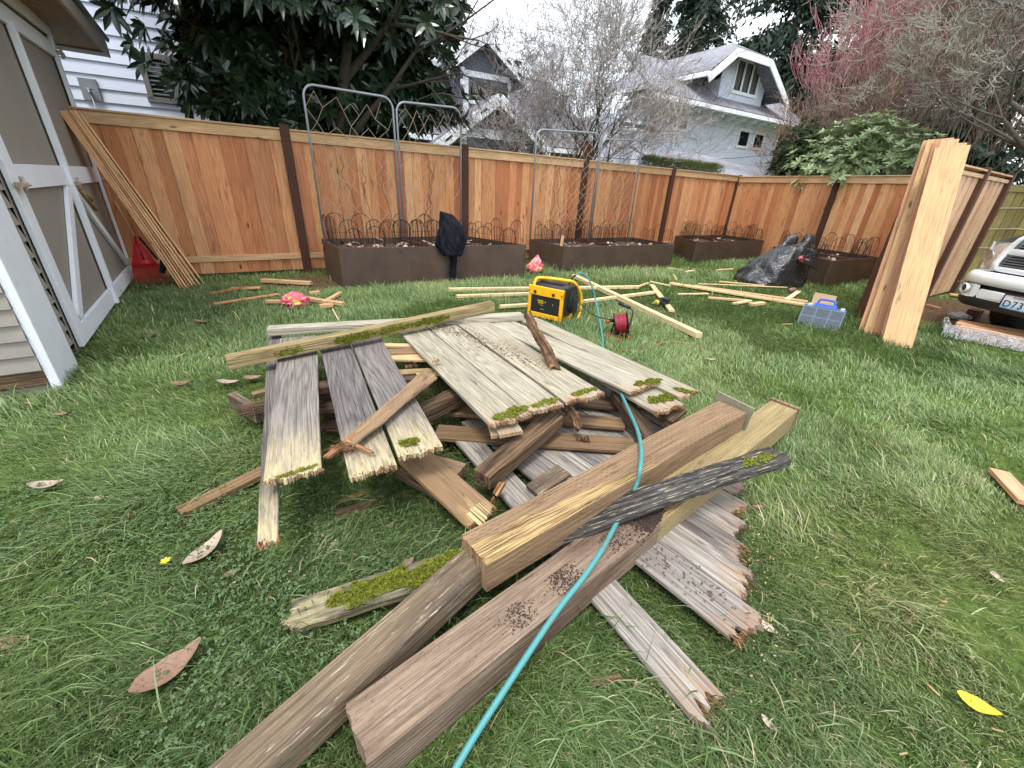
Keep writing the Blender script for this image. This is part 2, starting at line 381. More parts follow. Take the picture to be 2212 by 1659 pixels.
M_blot = wood('flaking beam', [srgb(138, 120, 96), srgb(126, 108, 88)], .55, .08, .1, .9, fine=170, paint=(srgb(180, 170, 150), .59), stain=.7, staincol=srgb(58, 50, 48), bs=1.0)
M_mossw = wood('mossy beam', [srgb(178, 158, 116), srgb(166, 144, 104)], .5, .35, .3, .85, fine=90, moss=.5, stain=.2, staincol=srgb(100, 80, 56), bs=1.0)
M_white = plain('white trim paint', srgb(222, 226, 234), .55, 0, .04, 4, .25, 35, dirt=.12, dirtcol=srgb(150, 140, 125))
M_tan = plain('tan panel paint', srgb(138, 132, 124), .7, 0, .05, 2.5, .15, 50)
M_tans = plain('tan siding', srgb(140, 134, 126), .7, 0, .08, 6, .3, 30, dirt=.15, dirtcol=srgb(90, 84, 74))
M_osb = plain('chipboard soffit', srgb(128, 100, 70), .85, 0, .3, 22, .5, 30)
M_dark = plain('dark gap', (.02, .02, .022), .8)
M_corten = plain('dark brown steel panel', srgb(82, 66, 57), .5, .1, .22, 3.0, .12, 40, .4, dirt=.25, dirtcol=srgb(58, 52, 50))
M_soil = plain('bed soil', srgb(70, 54, 44), .95, 0, .35, 30, 1.0, 40)
M_galv = plain('galvanised tube', srgb(150, 156, 162), .4, .4, .12, 10)
M_wire = plain('rusty wire', srgb(52, 38, 34), .7, .4, .2, 30)
M_net = plain('netting twine', srgb(172, 158, 138), .9)
M_pnet = plain('vine stem', srgb(110, 84, 60), .9)
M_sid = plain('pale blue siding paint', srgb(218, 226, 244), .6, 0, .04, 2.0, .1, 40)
M_glass, _n = newmat('dark window glass'); out(_n, pbsdf(_n, (.012, .015, .018), .06, 0, None, spec=.6))
M_trim2 = plain('white house trim', srgb(236, 238, 242), .5, 0, .03)
M_leafd = None

def leafmat(name, top, under, rough=.35, hue=.25, spec=.5, trans=.12, deadc=None):
    m, nt = newmat(name); r = attr(nt, 'rnd').outputs['Fac']
    lo = tuple(c * (1 - hue * 1.4) for c in top); hi = tuple(min(1, c * (1 + hue * 2)) for c in top)
    st = [(0, lo), (.75, hi)]
    if deadc: st += [(.93, hi), (.96, deadc)]
    c = ramp(nt, r, st)
    bf = nd(nt, 'ShaderNodeNewGeometry').outputs['Backfacing']
    c = mix(nt, bf, c, under if not isinstance(under, list) else ramp(nt, r, [(0, under[0]), (.62, under[0]), (.66, under[1])]))
    b = pbsdf(nt, c, rough, 0, None, spec=spec)
    t = nd(nt, 'ShaderNodeBsdfTranslucent', {'Color': hi}).outputs[0]
    mx = nd(nt, 'ShaderNodeMixShader', {0: trans, 1: b, 2: t}).outputs[0]
    out(nt, mx); return m
M_mag = leafmat('magnolia leaf', srgb(36, 52, 36), [srgb(50, 62, 44), srgb(96, 62, 42)], .2, .3, .6, .05)
M_rho = leafmat('rhododendron leaf', srgb(126, 142, 102), srgb(140, 150, 112), .4, .3, .4, .15)
M_bark = plain('grey bark', srgb(92, 86, 78), .9, 0, .3, 12, .8, 30)
M_barkd = plain('dark bark', srgb(66, 60, 50), .9, 0, .35, 12, .8, 30)
M_barkg = plain('mossy bark', srgb(84, 82, 52), .9, 0, .3, 9, .8, 30)
M_moss, _n = newmat('moss'); _o = objc(_n)
_c = ramp(_n, noi(_n, _o, 60, 4, .7), [(.3, srgb(84, 88, 34)), (.55, srgb(126, 134, 48)), (.75, srgb(160, 162, 78))])
out(_n, pbsdf(_n, _c, .95, 0, noi(_n, _o, 220, 3), 1.0, .01, .1))

# ------------------------------------------------------------------ ground
def gmat():
    m, nt = newmat('lawn soil'); o = objc(nt)
    a = noi(nt, o, 1.1, 5, .6); b = noi(nt, o, 14, 6, .7)
    c = ramp(nt, b, [(.3, srgb(52, 68, 32)), (.5, srgb(82, 102, 46)), (.7, srgb(112, 124, 66))])
    c2 = ramp(nt, b, [(.3, srgb(66, 50, 38)), (.6, srgb(104, 84, 64)), (.8, srgb(128, 108, 84))])
    sp = nd(nt, 'ShaderNodeSeparateXYZ', {0: o})
    def blob(cx, cy, r):
        d = nd(nt, 'ShaderNodeVectorMath', {0: o, 1: (cx, cy, 0)}, operation='DISTANCE').outputs['Value']
        return step(nt, mth(nt, 'ADD', d, mth(nt, 'MULTIPLY', b, .9)), r + .45, r)
    f = blob(-2.9, 5.7, .75)
    for x, y, r in DIRT[1:]: f = mth(nt, 'MAXIMUM', f, blob(x, y, r))
    c = mix(nt, f, c, c2)
    out(nt, pbsdf(nt, c, .95, 0, noi(nt, o, 45, 6, .7), .8, .03, .15)); return m
DIRT = [(-2.9, 5.7, .75), (5.0, 5.1, .35), (5.6, 5.6, .6), (7.0, 5.5, 1.7), (8.6, 4.6, 2.2), (-4.6, 4.7, .25)]
M_ground = gmat()
g_ = MB(); g_.quad((-150, -60, 0), (150, -60, 0), (150, 220, 0), (-150, 220, 0))
struct(g_.build('ground', M_ground))

# ------------------------------------------------------------------ fences
D1 = V(.837, .547, 0); N1 = V(-.547, .837, 0)
P0 = V(-3.28, 6.41, 0); SP = 2.70; HF = 1.912
FC = P0 + D1 * SP * 4                       # far corner
D2 = (V(6.70, 9.78, 0) - FC).normalized(); N2 = V(D2.y, -D2.x, 0)
def bay(parent, A, B, H, nrm, rg, rail_lo=True, cap=True, ins=.06, wid=.14, pm=None, railh=.12):
    """cedar bay from A to B; nrm points to the yard"""
    d = (B - A).normalized(); L = (B - A).length - ins * 2; a = A + d * ins
    pk = MB(); n = max(1, round(L / wid)); w = L / n
    order = 0
    for i in range(n):
        x = a + d * (w * (i + .5)); off = (.0 if i % 2 else .012)
        r = rg.random()
        top = x + V(0, 0, H - .06) + nrm * off; bot = x + V(0, 0, .05) + nrm * off
        pk.plank(bot, top, w * (1.0 if i % 2 else 1.06), .018, r, up=nrm, rg=rg)
    pk.build('board_panel', pm or M_ced, parent)
    r1 = MB(); o = nrm * .03
    r1.plank(a + V(0, 0, H - .085) + nrm * .034, a + d * L + V(0, 0, H - .085) + nrm * .034, railh, .026, up=nrm, rg=rg)
    r1.build('top_rail', M_cedr, parent)
    if cap:
        c = MB(); c.plank(a + V(0, 0, H) + nrm * -.005, a + d * L + V(0, 0, H) + nrm * -.005, .11, .022, rg=rg); c.build('cap_board', M_cedr, parent)
    if rail_lo:
        r2 = MB(); r2.plank(a + V(0, 0, .25) + nrm * .034, a + d * L + V(0, 0, .25) + nrm * .034, .08, .026, up=nrm, rg=rg); r2.build('bottom_rail', M_cedr, parent)
def post(parent, P, H, nrm, d, w=.115, dz=.0):
    p = MB(); p.box(P + V(0, 0, (H + dz) / 2 - .1) + nrm * .01, (w, w * .9, H + dz + .2), math.atan2(d.y, d.x), rn=rnd.random(), bev=.004)
    p.build('post', M_post, parent)
rg = random.Random(3)
f1 = thing('cedar_fence', P0, 'long new cedar fence with brown posts from the shed to the far corner', 'fence')
start = P0 - D1 * 2.25
bay(f1, start, P0, HF, -N1, rg)
for i in range(4): bay(f1, P0 + D1 * SP * i, P0 + D1 * SP * (i + 1), HF, -N1, rg)
for i, dz in enumerate((.05, .04, .33, .03, .01)): post(f1, P0 + D1 * SP * i, HF, -N1, D1, dz=dz)
f2 = thing('cedar_fence', FC, 'cedar fence section behind the last raised bed, between far corner and leaning boards', 'fence')
bay(f2, FC, V(6.70, 9.78, 0), HF - .02, N2, rg, rail_lo=False); e2 = V(6.70, 9.78, 0) + D2 * 2.3
bay(f2, V(6.70, 9.78, 0), e2, HF - .02, N2, rg, rail_lo=False); post(f2, V(6.70, 9.78, 0), HF, N2, D2, dz=.02)
PB = V(4.59, 5.39, 0); PD = V(7.79, 7.49, 0); D3 = (PD - PB).normalized(); N3 = V(D3.y, -D3.x, 0)
PM = PB + (PD - PB) * .615
f3 = thing('cedar_fence', PB, 'cedar fence seen edge-on between the leaning boards and the truck', 'fence')
bay(f3, PB, PM, 1.88, N3, rg, rail_lo=False, cap=True, railh=.05, pm=M_cedl); bay(f3, PM, PD, 1.88, N3, rg, rail_lo=False, railh=.05, pm=M_cedl)
for p_ in (PB, PM, PD): post(f3, p_, 1.88, N3, D3, dz=.03)
# far mossy fence with bamboo wires, behind the truck
f4 = thing('board_fence', (9.4, 8.9, 0), 'old yellow-green board fence with thin bare branches tied across it, behind the truck', 'fence')
_k = MB(); _a = V(8.3, 9.3, 0); _d = V(.93, -.36, 0).normalized(); _n = V(_d.y, -_d.x, 0)
M_old = wood('old yellow fence', [srgb(168, 150, 92), srgb(150, 134, 82), srgb(182, 164, 108)], .4, .2, .3, .8, moss=.35)
for i in range(40):
    x = _a + _d * (.135 * i); _k.plank(x + V(0, 0, .05), x + V(0, 0, 1.72), .128, .02, up=_n, rg=rg)
_k.build('board_panel', M_old, f4)
_k = MB(); _k.plank(_a + V(0, 0, 1.78) + _n * .03, _a + _d * 5.4 + V(0, 0, 1.78) + _n * .03, .12, .03, up=_n, rg=rg); _k.build('top_rail', M_old, f4)
for zz in (1.42, 1.05, .7):
    _k = MB(); _k.tube([_a + _d * (i * .3) + _n * .06 + V(0, 0, zz + .03 * math.sin(i * 1.3 + zz)) for i in range(19)], .014, 5); _k.build('tied_branch', M_net, f4)

# ------------------------------------------------------------------ raised beds
def hoops(mb, A, B, h, rg, w=.2, start=0):
    d = B - A; L = d.length; d.normalize(); n = max(1, int(L / w)); pos = 0
    z = A.z; t = rg.random() * .1
    pr = .0022
    for i in range(n):
        hh = h * rg.choice((.72, .8, 1.0, 1.0)); ww = w * rg.uniform(1.0, 1.45); c = A + d * (w * (i + .5) + rg.uniform(-.02, .02))
        lean = V(rg.uniform(-.05, .05), rg.uniform(-.05, .05), 0)
        pts = []
        for k in range(13):
            a = math.pi * k / 12; pts.append(c - d * math.cos(a) * ww / 2 + V(0, 0, (hh - ww / 2) + math.sin(a) * ww / 2) + lean)
        pts = [c - d * ww / 2 - V(0, 0, .1)] + pts + [c + d * ww / 2 - V(0, 0, .1)]
        mb.tube(pts, .0045, 4, cap=False)
        for k in range(1, 4):
            x = -ww / 2 + ww * k / 4; zt = (hh - ww / 2) + math.sqrt(max(0, (ww / 2) ** 2 - x * x))
            mb.tube([c + d * x - V(0, 0, .1), c + d * x + V(0, 0, zt) + lean], .003, 3, cap=False)
    mb.tube([A + V(0, 0, h * .38), B + V(0, 0, h * .36)], pr, 3, cap=False)
def litter(parent, name, cs, n, z, rg, sz, mats, lbl=None):
    for i in range(n):
        a, b = rg.random(), rg.random()
        p = cs[0] * (1 - a) * (1 - b) + cs[1] * a * (1 - b) + cs[2] * a * b + cs[3] * (1 - a) * b
        yield V(p.x, p.y, z)
def leafmesh(mb, c, L, w, yaw, pitch=.0, curl=.25, fold=.2, rn=.5, roll=0.0, nseg=6):
    """one pointed leaf lying around c"""
    M = Matrix.Rotation(yaw, 3, 'Z') @ Matrix.Rotation(pitch, 3, 'Y') @ Matrix.Rotation(roll, 3, 'X')
    rows = []
    for i in range(nseg + 1):
        t = i / nseg; ww = w / 2 * math.sin(math.pi * min(1, t ** .8 * .96 + .02)) ** .8 * (1 + .25 * mnoise.noise(V(t * 5 + c[0] * 9, c[1] * 9, 0))); x = (t - .5) * L; zc = curl * L * (2 * t - 1) ** 2 * .5
        rows.append([mb.vert(Vector(c) + M @ V(x, yy * ww, zc + abs(yy) * ww * fold)) for yy in (-1, 0, 1)])
    for i in range(nseg):
        for k in (0, 1):
            mb.face([rows[i][k], rows[i + 1][k], rows[i + 1][k + 1], rows[i][k + 1]], [(i / nseg, k / 2), ((i + 1) / nseg, k / 2), ((i + 1) / nseg, (k + 1) / 2), (i / nseg, (k + 1) / 2)], rn, 0, True)
def deadleafmat(name, cols):
    m, nt = newmat(name); uv = uvc(nt); o = objc(nt); r = attr(nt, 'rnd').outputs['Fac']
    c = ramp(nt, r, [(i / max(1, len(cols) - 1), k) for i, k in enumerate(cols)])
    sx = nd(nt, 'ShaderNodeSeparateXYZ', {0: uv}); v = mth(nt, 'ABSOLUTE', mth(nt, 'SUBTRACT', sx.outputs[1], .5))
    rib = step(nt, v, .035, .0); c = mix(nt, mth(nt, 'MULTIPLY', rib, .6), c, tuple(min(1, x * 1.6) for x in cols[0]))
    sp = step(nt, noi(nt, o, 90, 4, .6), .56, .66); c = mix(nt, mth(nt, 'MULTIPLY', sp, .6), c, tuple(x * .35 for x in cols[0]))
    out(nt, pbsdf(nt, c, .6, 0, noi(nt, o, 120, 3), .4, .003, .3)); return m
M_dead = deadleafmat('fallen brown leaf', [srgb(128, 98, 82), srgb(160, 132, 114), srgb(110, 84, 70), srgb(184, 168, 152)])
M_yel = deadleafmat('fallen yellow leaf', [srgb(214, 190, 48), srgb(222, 200, 60)])
def bed(corn, H, label, hoopsides, seed, nleaf, divs=(.5,), hh=.42, t=.02):
    rg = random.Random(seed); cs = [V(c[0], c[1], 0) for c in corn]
    r = thing('raised_bed', cs[0], label, 'raised bed', 'dark steel raised beds along the cedar fence')
    ctr = sum(cs, V(0, 0, 0)) / 4
    def inw(p, k): return p + (ctr - p).normalized() * k
    for i in range(4):
        a, b = cs[i], cs[(i + 1) % 4]; m = MB(); d = (b - a).normalized(); n = V(-d.y, d.x, 0)
        npan = 3 if i in (0, 2) and (b - a).length > 2 else 1
        for k in range(npan):
            A = a + (b - a) * (k / npan); B = a + (b - a) * ((k + 1) / npan)
            A = A + d * (.002 if k else 0); m.plank(A + V(0, 0, H / 2), B + V(0, 0, H / 2), H, t, rg.random(), up=-n, rg=rg, bev=.002)
        m.build('side_panel', M_corten, r)
    for dv in divs:
        m = MB(); a = cs[0].lerp(cs[1], dv); b = cs[3].lerp(cs[2], dv); m.plank(a + V(0, 0, H - .02), b + V(0, 0, H - .02), .03, .06, rn=.5, rg=rg); m.build('divider', M_post, r)
    m = MB(); zs = H - .09; ic = [inw(c, .03) for c in cs]
    def fn(a, b):
        p = ic[0] * (1 - a) * (1 - b) + ic[1] * a * (1 - b) + ic[2] * a * b + ic[3] * (1 - a) * b
        return V(p.x, p.y, zs + .03 * mnoise.noise(p * 5) + .012 * mnoise.noise(p * 23))
    m.grid(fn, 34, 14); m.build('soil', M_soil, r)
    m = MB()
    for p in litter(r, '', ic, nleaf, zs + .03, rg, 0, 0):
        leafmesh(m, p, rg.uniform(.06, .16), rg.uniform(.03, .07), rg.random() * 6.3, rg.uniform(-.5, .5), rg.uniform(-.3, .6), .3, rg.random(), rg.uniform(-.6, .6), 4)
    if nleaf: lo = m.build('leaf_litter', M_dead, r); lo['kind'] = 'stuff'
    m = MB()
    for (i, a0, a1, off) in hoopsides:
        a, b = ic[i], ic[(i + 1) % 4]; A = a.lerp(b, a0); B = a.lerp(b, a1)
        A = A + (ctr - A).normalized() * off; B = B + (ctr - B).normalized() * off
        hoops(m, A + V(0, 0, H - .07), B + V(0, 0, H - .07), hh, rg)
    m.build('hoop_edging', M_wire, r)
    foot([c + (c - ctr).normalized() * .0 for c in cs], -1)
    return r
bed([(-2.33, 5.42), (.11, 6.78), (-.98, 7.62), (-2.9, 6.22)], .53, 'dark brown steel raised bed nearest the shed, with a black jacket hung on its rim', [(2, 0, 1, .02), (1, 0, 1, .03), (3, .1, .9, .02), (0, .03, .97, .06), (2, .25, .6, .12)], 21, 90)
bed([(.79, 7.53), (3.22, 8.90), (2.6, 9.95), (.2, 8.5)], .44, 'dark brown steel raised bed holding the two shorter pipe trellises', [(2, 0, 1, .02), (3, .1, .9, .02), (1, .1, .9, .02), (2, .1, .9, .3)], 22, 60)
bed([(3.91, 9.53), (6.1, 10.82), (5.6, 11.9), (3.9, 10.9)], .45, 'farthest dark steel raised bed, tucked into the fence corner', [(2, 0, 1, .02), (0, .1, 1, .05), (3, .1, .9, .02), (1, 0, 1, .03)], 23, 30)
bed([(5.43, 7.39), (7.0, 8.36), (6.45, 9.75), (5.5, 9.35)], .46, 'dark steel raised bed behind the black rubbish bag, next to the leaning boards', [(0, .3, 1, .05), (1, 0, 1, .04), (2, 0, 1, .04), (3, 0, .9, .04)], 24, 30)

# ------------------------------------------------------------------ pipe trellises with netting
def trellis(A, B, zt, za, zb, label, pat, seed, rad=.14):
    """A,B: feet of the two legs; zt = top"""
    rg = random.Random(seed); d = (B - A); L = d.length; d.normalize()
    r = thing('pipe_trellis', V(A.x, A.y, .35), label, 'trellis', 'galvanised pipe trellises in the beds')
    pts = [V(A.x, A.y, .35)]
    for k in range(7):
        a = math.pi / 2 * k / 6; pts.append(A + d * (rad - rad * math.cos(a)) + V(0, 0, za - rad + rad * math.sin(a)))
    for k in range(7):
        a = math.pi / 2 * k / 6; pts.append(B - d * (rad - rad * math.sin(a)) + V(0, 0, zb - rad + rad * math.cos(a)))
    pts.append(V(B.x, B.y, .35))
    m = MB(); m.tube(pts, .0155, 8); m.build('pipe_frame', M_galv, r)
    m = MB(); n = V(-d.y, d.x, 0)
    z0 = .6
    def P(a, b):
        zz = z0 + (za * (1 - a) + zb * a - .05 - z0) * b
        return A + d * (a * L) + V(0, 0, zz) + n * (.03 * math.sin(5 * a + 3 * b + seed)) + V(0, 0, -.05 * math.sin(math.pi * a) * b)
    nx, nz = pat
    jit = {}
    def J(i, j):
        if (i, j) not in jit: jit[(i, j)] = (rg.uniform(-.22, .22), rg.uniform(-.3, .3))
        a, b = jit[(i, j)]; return P(min(1, max(0, (i + (.5 if j % 2 else 0) + a) / nx)), min(1, max(0, (j + b) / nz)))
    for i in range(nx):
        for j in range(nz):
            if rg.random() < .08: continue
            m.tube([J(i, j), J(i if j % 2 == 0 else i + 1, j + 1)], .0040, 3, cap=False)
            if j % 2 == 0 and i > 0 or j % 2: m.tube([J(i, j), J(i - 1 if j % 2 == 0 else i, j + 1)], .0040, 3, cap=False)
    m.build('netting', M_net, r)
    m = MB()
    for k in range(3):
        a = rg.uniform(.15, .85); p = P(a, 0) ; pts = [p]
        for q in range(14):
            p = p + V(0, 0, .075) + d * rg.uniform(-.05, .05) + n * rg.uniform(-.01, .01); pts.append(p)
        m.tube(pts, .005, 3, cap=False)
        for q in range(6):
            s0 = pts[rg.randrange(3, 14)]; m.tube([s0, s0 + V(rg.uniform(-.06, .06), rg.uniform(-.06, .06), rg.uniform(-.1, .06))], .002, 3, cap=False)
    m.build('dry_vine', M_pnet, r)
    return r
tA = W(693, 500, .62); tA.z = 0
# legs stand in the bed's back row
b1a = V(-2.84, 6.18, 0); b1m = V(-1.9, 6.87, 0); b1b = V(-1.02, 7.5, 0)
def topz(P, u, v):
    r = ray(u, v); return EYE.z + r.z * math.hypot(P.x, P.y) / math.hypot(r.x, r.y)
trellis(b1a, b1m, 0, topz(b1a, 672, 182), topz(b1m, 872, 214), 'tallest pipe trellis, at the shed end of the first raised bed', (5, 11), 1)
b1m2 = b1m + D1 * .05
trellis(b1m2, b1b, 0, topz(b1m2, 880, 220), topz(b1b, 1040, 238), 'second pipe trellis of the first raised bed, beside the tallest one', (5, 11), 2)
c1a = V(.3, 8.35, 0); c1m = V(1.42, 9.1, 0); c1b = V(2.45, 9.75, 0)
def Hl(u, v, P): return topz(P, u, v)
c1a = W(1146, 500, .6); c1a = V(c1a.x, c1a.y, 0) * (8.35 / math.hypot(c1a.x, c1a.y)) ; c1m = V(1.45, 9.12, 0); c1b = V(2.42, 9.7, 0)
trellis(c1a, c1m, 0, topz(c1a, 1160, 278), topz(c1m, 1270, 288), 'left pipe trellis of the second raised bed, fine mesh', (9, 18), 3)
trellis(c1m + D1 * .05, c1b, 0, topz(c1m, 1285, 298), topz(c1b, 1370, 305), 'right pipe trellis of the second raised bed, the shortest of all', (8, 16), 4)
# ------------------------------------------------------------------ shed with barn doors
SB = V(-5.064, 5.2935, 0); SD = V(-.5701, .8216, 0); SN = V(.8216, .5701, 0)
def sw(s, z, o=0.0): return SB + SD * s + SN * o + V(0, 0, z)
shed = thing('shed', sw(-2, 0), 'tan shed with white trimmed barn doors and cross braces at the left edge', 'shed')
def wboard(m, s0, z0, s1, z1, w, o, t=.025, **k):
    m.plank(sw(s0, z0, o), sw(s1, z1, o), w, t, up=SN, rg=rg, **k)
m = MB(); m.poly([sw(-3.6, .02, -.05), sw(.12, .02, -.05), sw(.12, 3.0, -.05), sw(-3.6, 3.0, -.05)]); m.poly([sw(.12, .02, -.05), sw(.12, .02, -3), sw(.12, 3.0, -3), sw(.12, 3.0, -.05)]); m.build('wall', M_tans, shed)
# lap siding left of the corner board and in the slot beside the door
m = MB()
for i in range(24):
    z = .12 + i * .105
    for a, b in ((-3.21, -2.99),):
        m.face([m.vert(sw(a, z, .012)), m.vert(sw(b, z, .012)), m.vert(sw(b, z + .115, -.01)), m.vert(sw(a, z + .115, -.01))], None, rg.random())
        m.face([m.vert(sw(b, z, -.03)), m.vert(sw(b, z, .012)), m.vert(sw(a, z, .012)), m.vert(sw(a, z, -.03))], None, .5)
        m.face([m.vert(sw(b, z, .012)), m.vert(sw(b, z, -.03)), m.vert(sw(b, z + .115, -.03)), m.vert(sw(b, z + .115, -.01))], None, .5)
SC_ = sw(-3.65, 0)
def sw2(o, z, k=0.0): return SC_ - SN * o - SD * k + V(0, 0, z)      # end wall, running away to the left from the corner board
for i in range(28):
    z = .16 + i * .098
    m.face([m.vert(sw2(6, z, .016)), m.vert(sw2(.0, z, .016)), m.vert(sw2(.0, z + .11, -.004)), m.vert(sw2(6, z + .11, -.004))], None, rg.random())
    m.face([m.vert(sw2(6, z, -.004)), m.vert(sw2(0, z, -.004)), m.vert(sw2(.0, z, .016)), m.vert(sw2(6, z, .016))], None, .5)
m.build('lap_siding', M_tans, shed)
m = MB(); m.poly([sw2(0, 0, -.01), sw2(6, 0, -.01), sw2(6, 3, -.01), sw2(0, 3, -.01)]); m.build('wall', M_tans, shed)
m = MB(); m.plank(sw2(6, .10, .004), sw2(0, .10, .004), .09, .02, up=-SD, rg=rg); m.build('foundation_board', M_rot, shed)
for k_ in range(6):
    m = MB(); rr_ = random.Random(k_); c_ = sw2(.25 + .3 * k_, .0, .12); m.lathe(c_ - V(0, 0, .05), (0, 0, 1), [(0, .09), (.05, .11), (.09, .08), (.11, .03)], 9); one('stone', m, plain('pale stone', srgb(160, 152, 140), .9, 0, .2, 20) if 'pale stone' not in bpy.data.materials else bpy.data.materials['pale stone'], 'pale rounded stone half sunk in the grass at the foot of the shed end wall', 'stone', 'stones at the foot of the shed wall')
m = MB(); wboard(m, -3.44, .0, -3.44, 2.6, .42, .05, .05); m.build('corner_board', M_white, shed)
m = MB(); m.quad(sw(-2.95, .02, .0), sw(.1, .02, .0), sw(.1, 2.72, .0), sw(-2.95, 2.72, .0)); m.build('door_panel', M_tan, shed)
tr = []
def tb(s0, z0, s1, z1, w, o=.04, nm='trim_board', t=.03):
    m = MB(); wboard(m, s0, z0, s1, z1, w, o, t); m.build(nm, M_white, shed)
tb(-2.84, .06, -2.84, 2.5, .16, .042); tb(-.02, .14, -.02, 2.62, .09, .05)
tb(-2.75, .125, -.0, .125, .15, .036); tb(-2.75, 1.245, -.07, 1.245, .155, .036); tb(-2.75, 2.38, -.07, 2.42, .14, .036)
tb(-2.75, 2.56, .05, 2.62, .17, .052)
tb(-1.43, .05, -1.43, 2.35, .07, .062, t=.045)
tb(-1.5, 1.15, -2.68, .22, .1, .034); tb(-1.36, 1.14, -.1, .25, .085, .034)
m = MB(); wboard(m, .085, .05, .085, 2.68, .05, .03, .04); m.build('edge_board', M_tans, shed)
m = MB(); wboard(m, .045, .1, .045, 2.6, .03, .008, .004); m.build('door_gap', M_dark, shed)
for s_, z_ in ((-2.9, 1.2), (-1.4, 1.18), (-.01, 1.2), (-.02, .24), (-.02, 2.4)):
    m = MB(); m.box(sw(s_, z_, .075), (.1, .05, .03), math.atan2(SD.y, SD.x), bev=.006)
    m.tube([sw(s_, z_ - .05, .085), sw(s_, z_ + .05, .085)], .012, 6)
    m.box(sw(s_ + .07, z_ - .005, .078), (.09, .035, .012), math.atan2(SD.y, SD.x), bev=.003); m.build('hinge', plain('old hinge', srgb(168, 152, 134), .7, .2, .4, 30) if 'old hinge' not in bpy.data.materials else bpy.data.materials['old hinge'], shed)
m = MB(); m.tube([sw(-1.34, 1.12, .07), sw(-1.1, .93, .085)], .02, 8); m.tube([sw(-1.3, 1.1, .095), sw(-1.2, 1.02, .1)], .014, 6)
m.build('latch', plain('brass latch', srgb(150, 132, 92), .5, .5, .3, 30), shed)
# eave
ZS = 2.62
def sf(s, n, z): return SB + SD * s + SN * n + V(0, 0, z)
m = MB(); m.poly([sf(-3.9, -.25, ZS), sf(1.0, -.25, ZS), sf(1.0, .36, ZS), sf(-3.9, .36, ZS)]); m.build('soffit', M_osb, shed)
m = MB(); m.plank(sf(-3.9, .375, ZS + .12), sf(1.02, .375, ZS + .12), .03, .16, rg=rg); m.build('fascia', M_tan, shed)
m = MB(); m.plank(sf(1.0, -.3, ZS - .0), sf(1.0, .36, ZS - .0), .26, .02, rg=rg); m.build('end_board', M_tan, shed)
M_shin = None
def shingle(name, lo, hi, sc=1.0):
    m, nt = newmat(name); uv = uvc(nt)
    br = nd(nt, 'ShaderNodeTexBrick', {'Vector': vmap(nt, uv, (sc, sc, 1)), 'Color1': lo, 'Color2': hi, 'Mortar': tuple(x * .35 for x in lo), 'Scale': 1.0}, offset=.5)
    br.inputs['Mortar Size'].default_value = .012; br.inputs['Brick Width'].default_value = .3; br.inputs['Row Height'].default_value = .14; br.inputs['Bias'].default_value = 0
    br.inputs['Mortar Smooth'].default_value = .4
    n = noi(nt, uv, 6.0, 4, .6); c = mix(nt, mth(nt, 'MULTIPLY', n, .4), br.outputs['Color'], tuple(x * .6 for x in lo))
    g = noi(nt, uv, .5, 4, .6); c = mix(nt, step(nt, g, .4, .8), c, tuple(min(1, x * 1.3) for x in hi))
    out(nt, pbsdf(nt, c, .9, 0, br.outputs['Fac'], .6, -.02)); return m
M_shA = shingle('grey roof shingle', srgb(112, 112, 120), srgb(144, 144, 152)); M_shB = shingle('dark roof shingle', srgb(98, 99, 108), srgb(128, 128, 138))
m = MB(); m.face([m.vert(sf(-4, .42, ZS + .14)), m.vert(sf(1.05, .42, ZS + .14)), m.vert(sf(1.05, -2.4, ZS + 1.6)), m.vert(sf(-4, -2.4, ZS + 1.6))], [(0, 0), (7, 0), (7, 3), (0, 3)]); m.build('roof', M_shA, shed, solid=.04)
foot([sw(-3.65, 0, .02), sw(.12, 0, .02), sw(.12, 0, -4), sw(-3.65, 0, -4)], -1)

# ------------------------------------------------------------------ neighbour's pale blue house behind the left fence
hd = az(61.5); hn = V(hd.y, -hd.x, 0)      # hn toward us
HP = WD(300, 250, 9.3); HP.z = 0
def hw(s, z, o=0.0): return HP + hd * s + hn * o + V(0, 0, z)
hl = thing('house', HP, 'pale blue lap-sided house with a blind-covered window behind the left fence', 'house')
SE = (WL(640, 250, HP, hd) - HP).dot(hd)
m = MB(); NH = 30; eh = .165
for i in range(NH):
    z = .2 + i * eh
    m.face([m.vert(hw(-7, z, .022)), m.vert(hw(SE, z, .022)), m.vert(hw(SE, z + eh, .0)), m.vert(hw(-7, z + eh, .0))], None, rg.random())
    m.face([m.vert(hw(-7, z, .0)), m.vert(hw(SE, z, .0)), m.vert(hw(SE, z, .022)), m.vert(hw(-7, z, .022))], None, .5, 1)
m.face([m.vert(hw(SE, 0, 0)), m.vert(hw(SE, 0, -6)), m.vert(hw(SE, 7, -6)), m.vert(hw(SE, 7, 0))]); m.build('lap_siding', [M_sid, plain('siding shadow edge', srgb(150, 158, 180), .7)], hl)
def hs(u, v):
    p = WL(u, v, HP, hd); return (p - HP).dot(hd), p.z
wx0, wz1 = hs(302, 118); wx1 = wx0 + 1.25; wz0 = hs(345, 217)[1]
wdw = MB()
for a, b, c, d in ((wx0, wz0, wx0, wz1), (wx1, wz0, wx1, wz1), (wx0 - .05, wz0, wx1 + .05, wz0), (wx0 - .05, wz1, wx1 + .05, wz1)):
    wdw.plank(hw(a, b, .05), hw(c, d, .05), .07, .05, up=hn, rg=rg)
wo = wdw.build('window', plain('grey window frame', srgb(120, 118, 116), .5), hl)
m = MB(); m.poly([hw(wx0, wz0, .02), hw(wx1, wz0, .02), hw(wx1, wz1, .02), hw(wx0, wz1, .02)]); m.poly([hw(wx0, wz0, .03), hw(wx1, wz0, .03), hw(wx1, wz0 + .01, .03), hw(wx0, wz0 + .01, .03)]); m.build('pane', M_glass, wo)
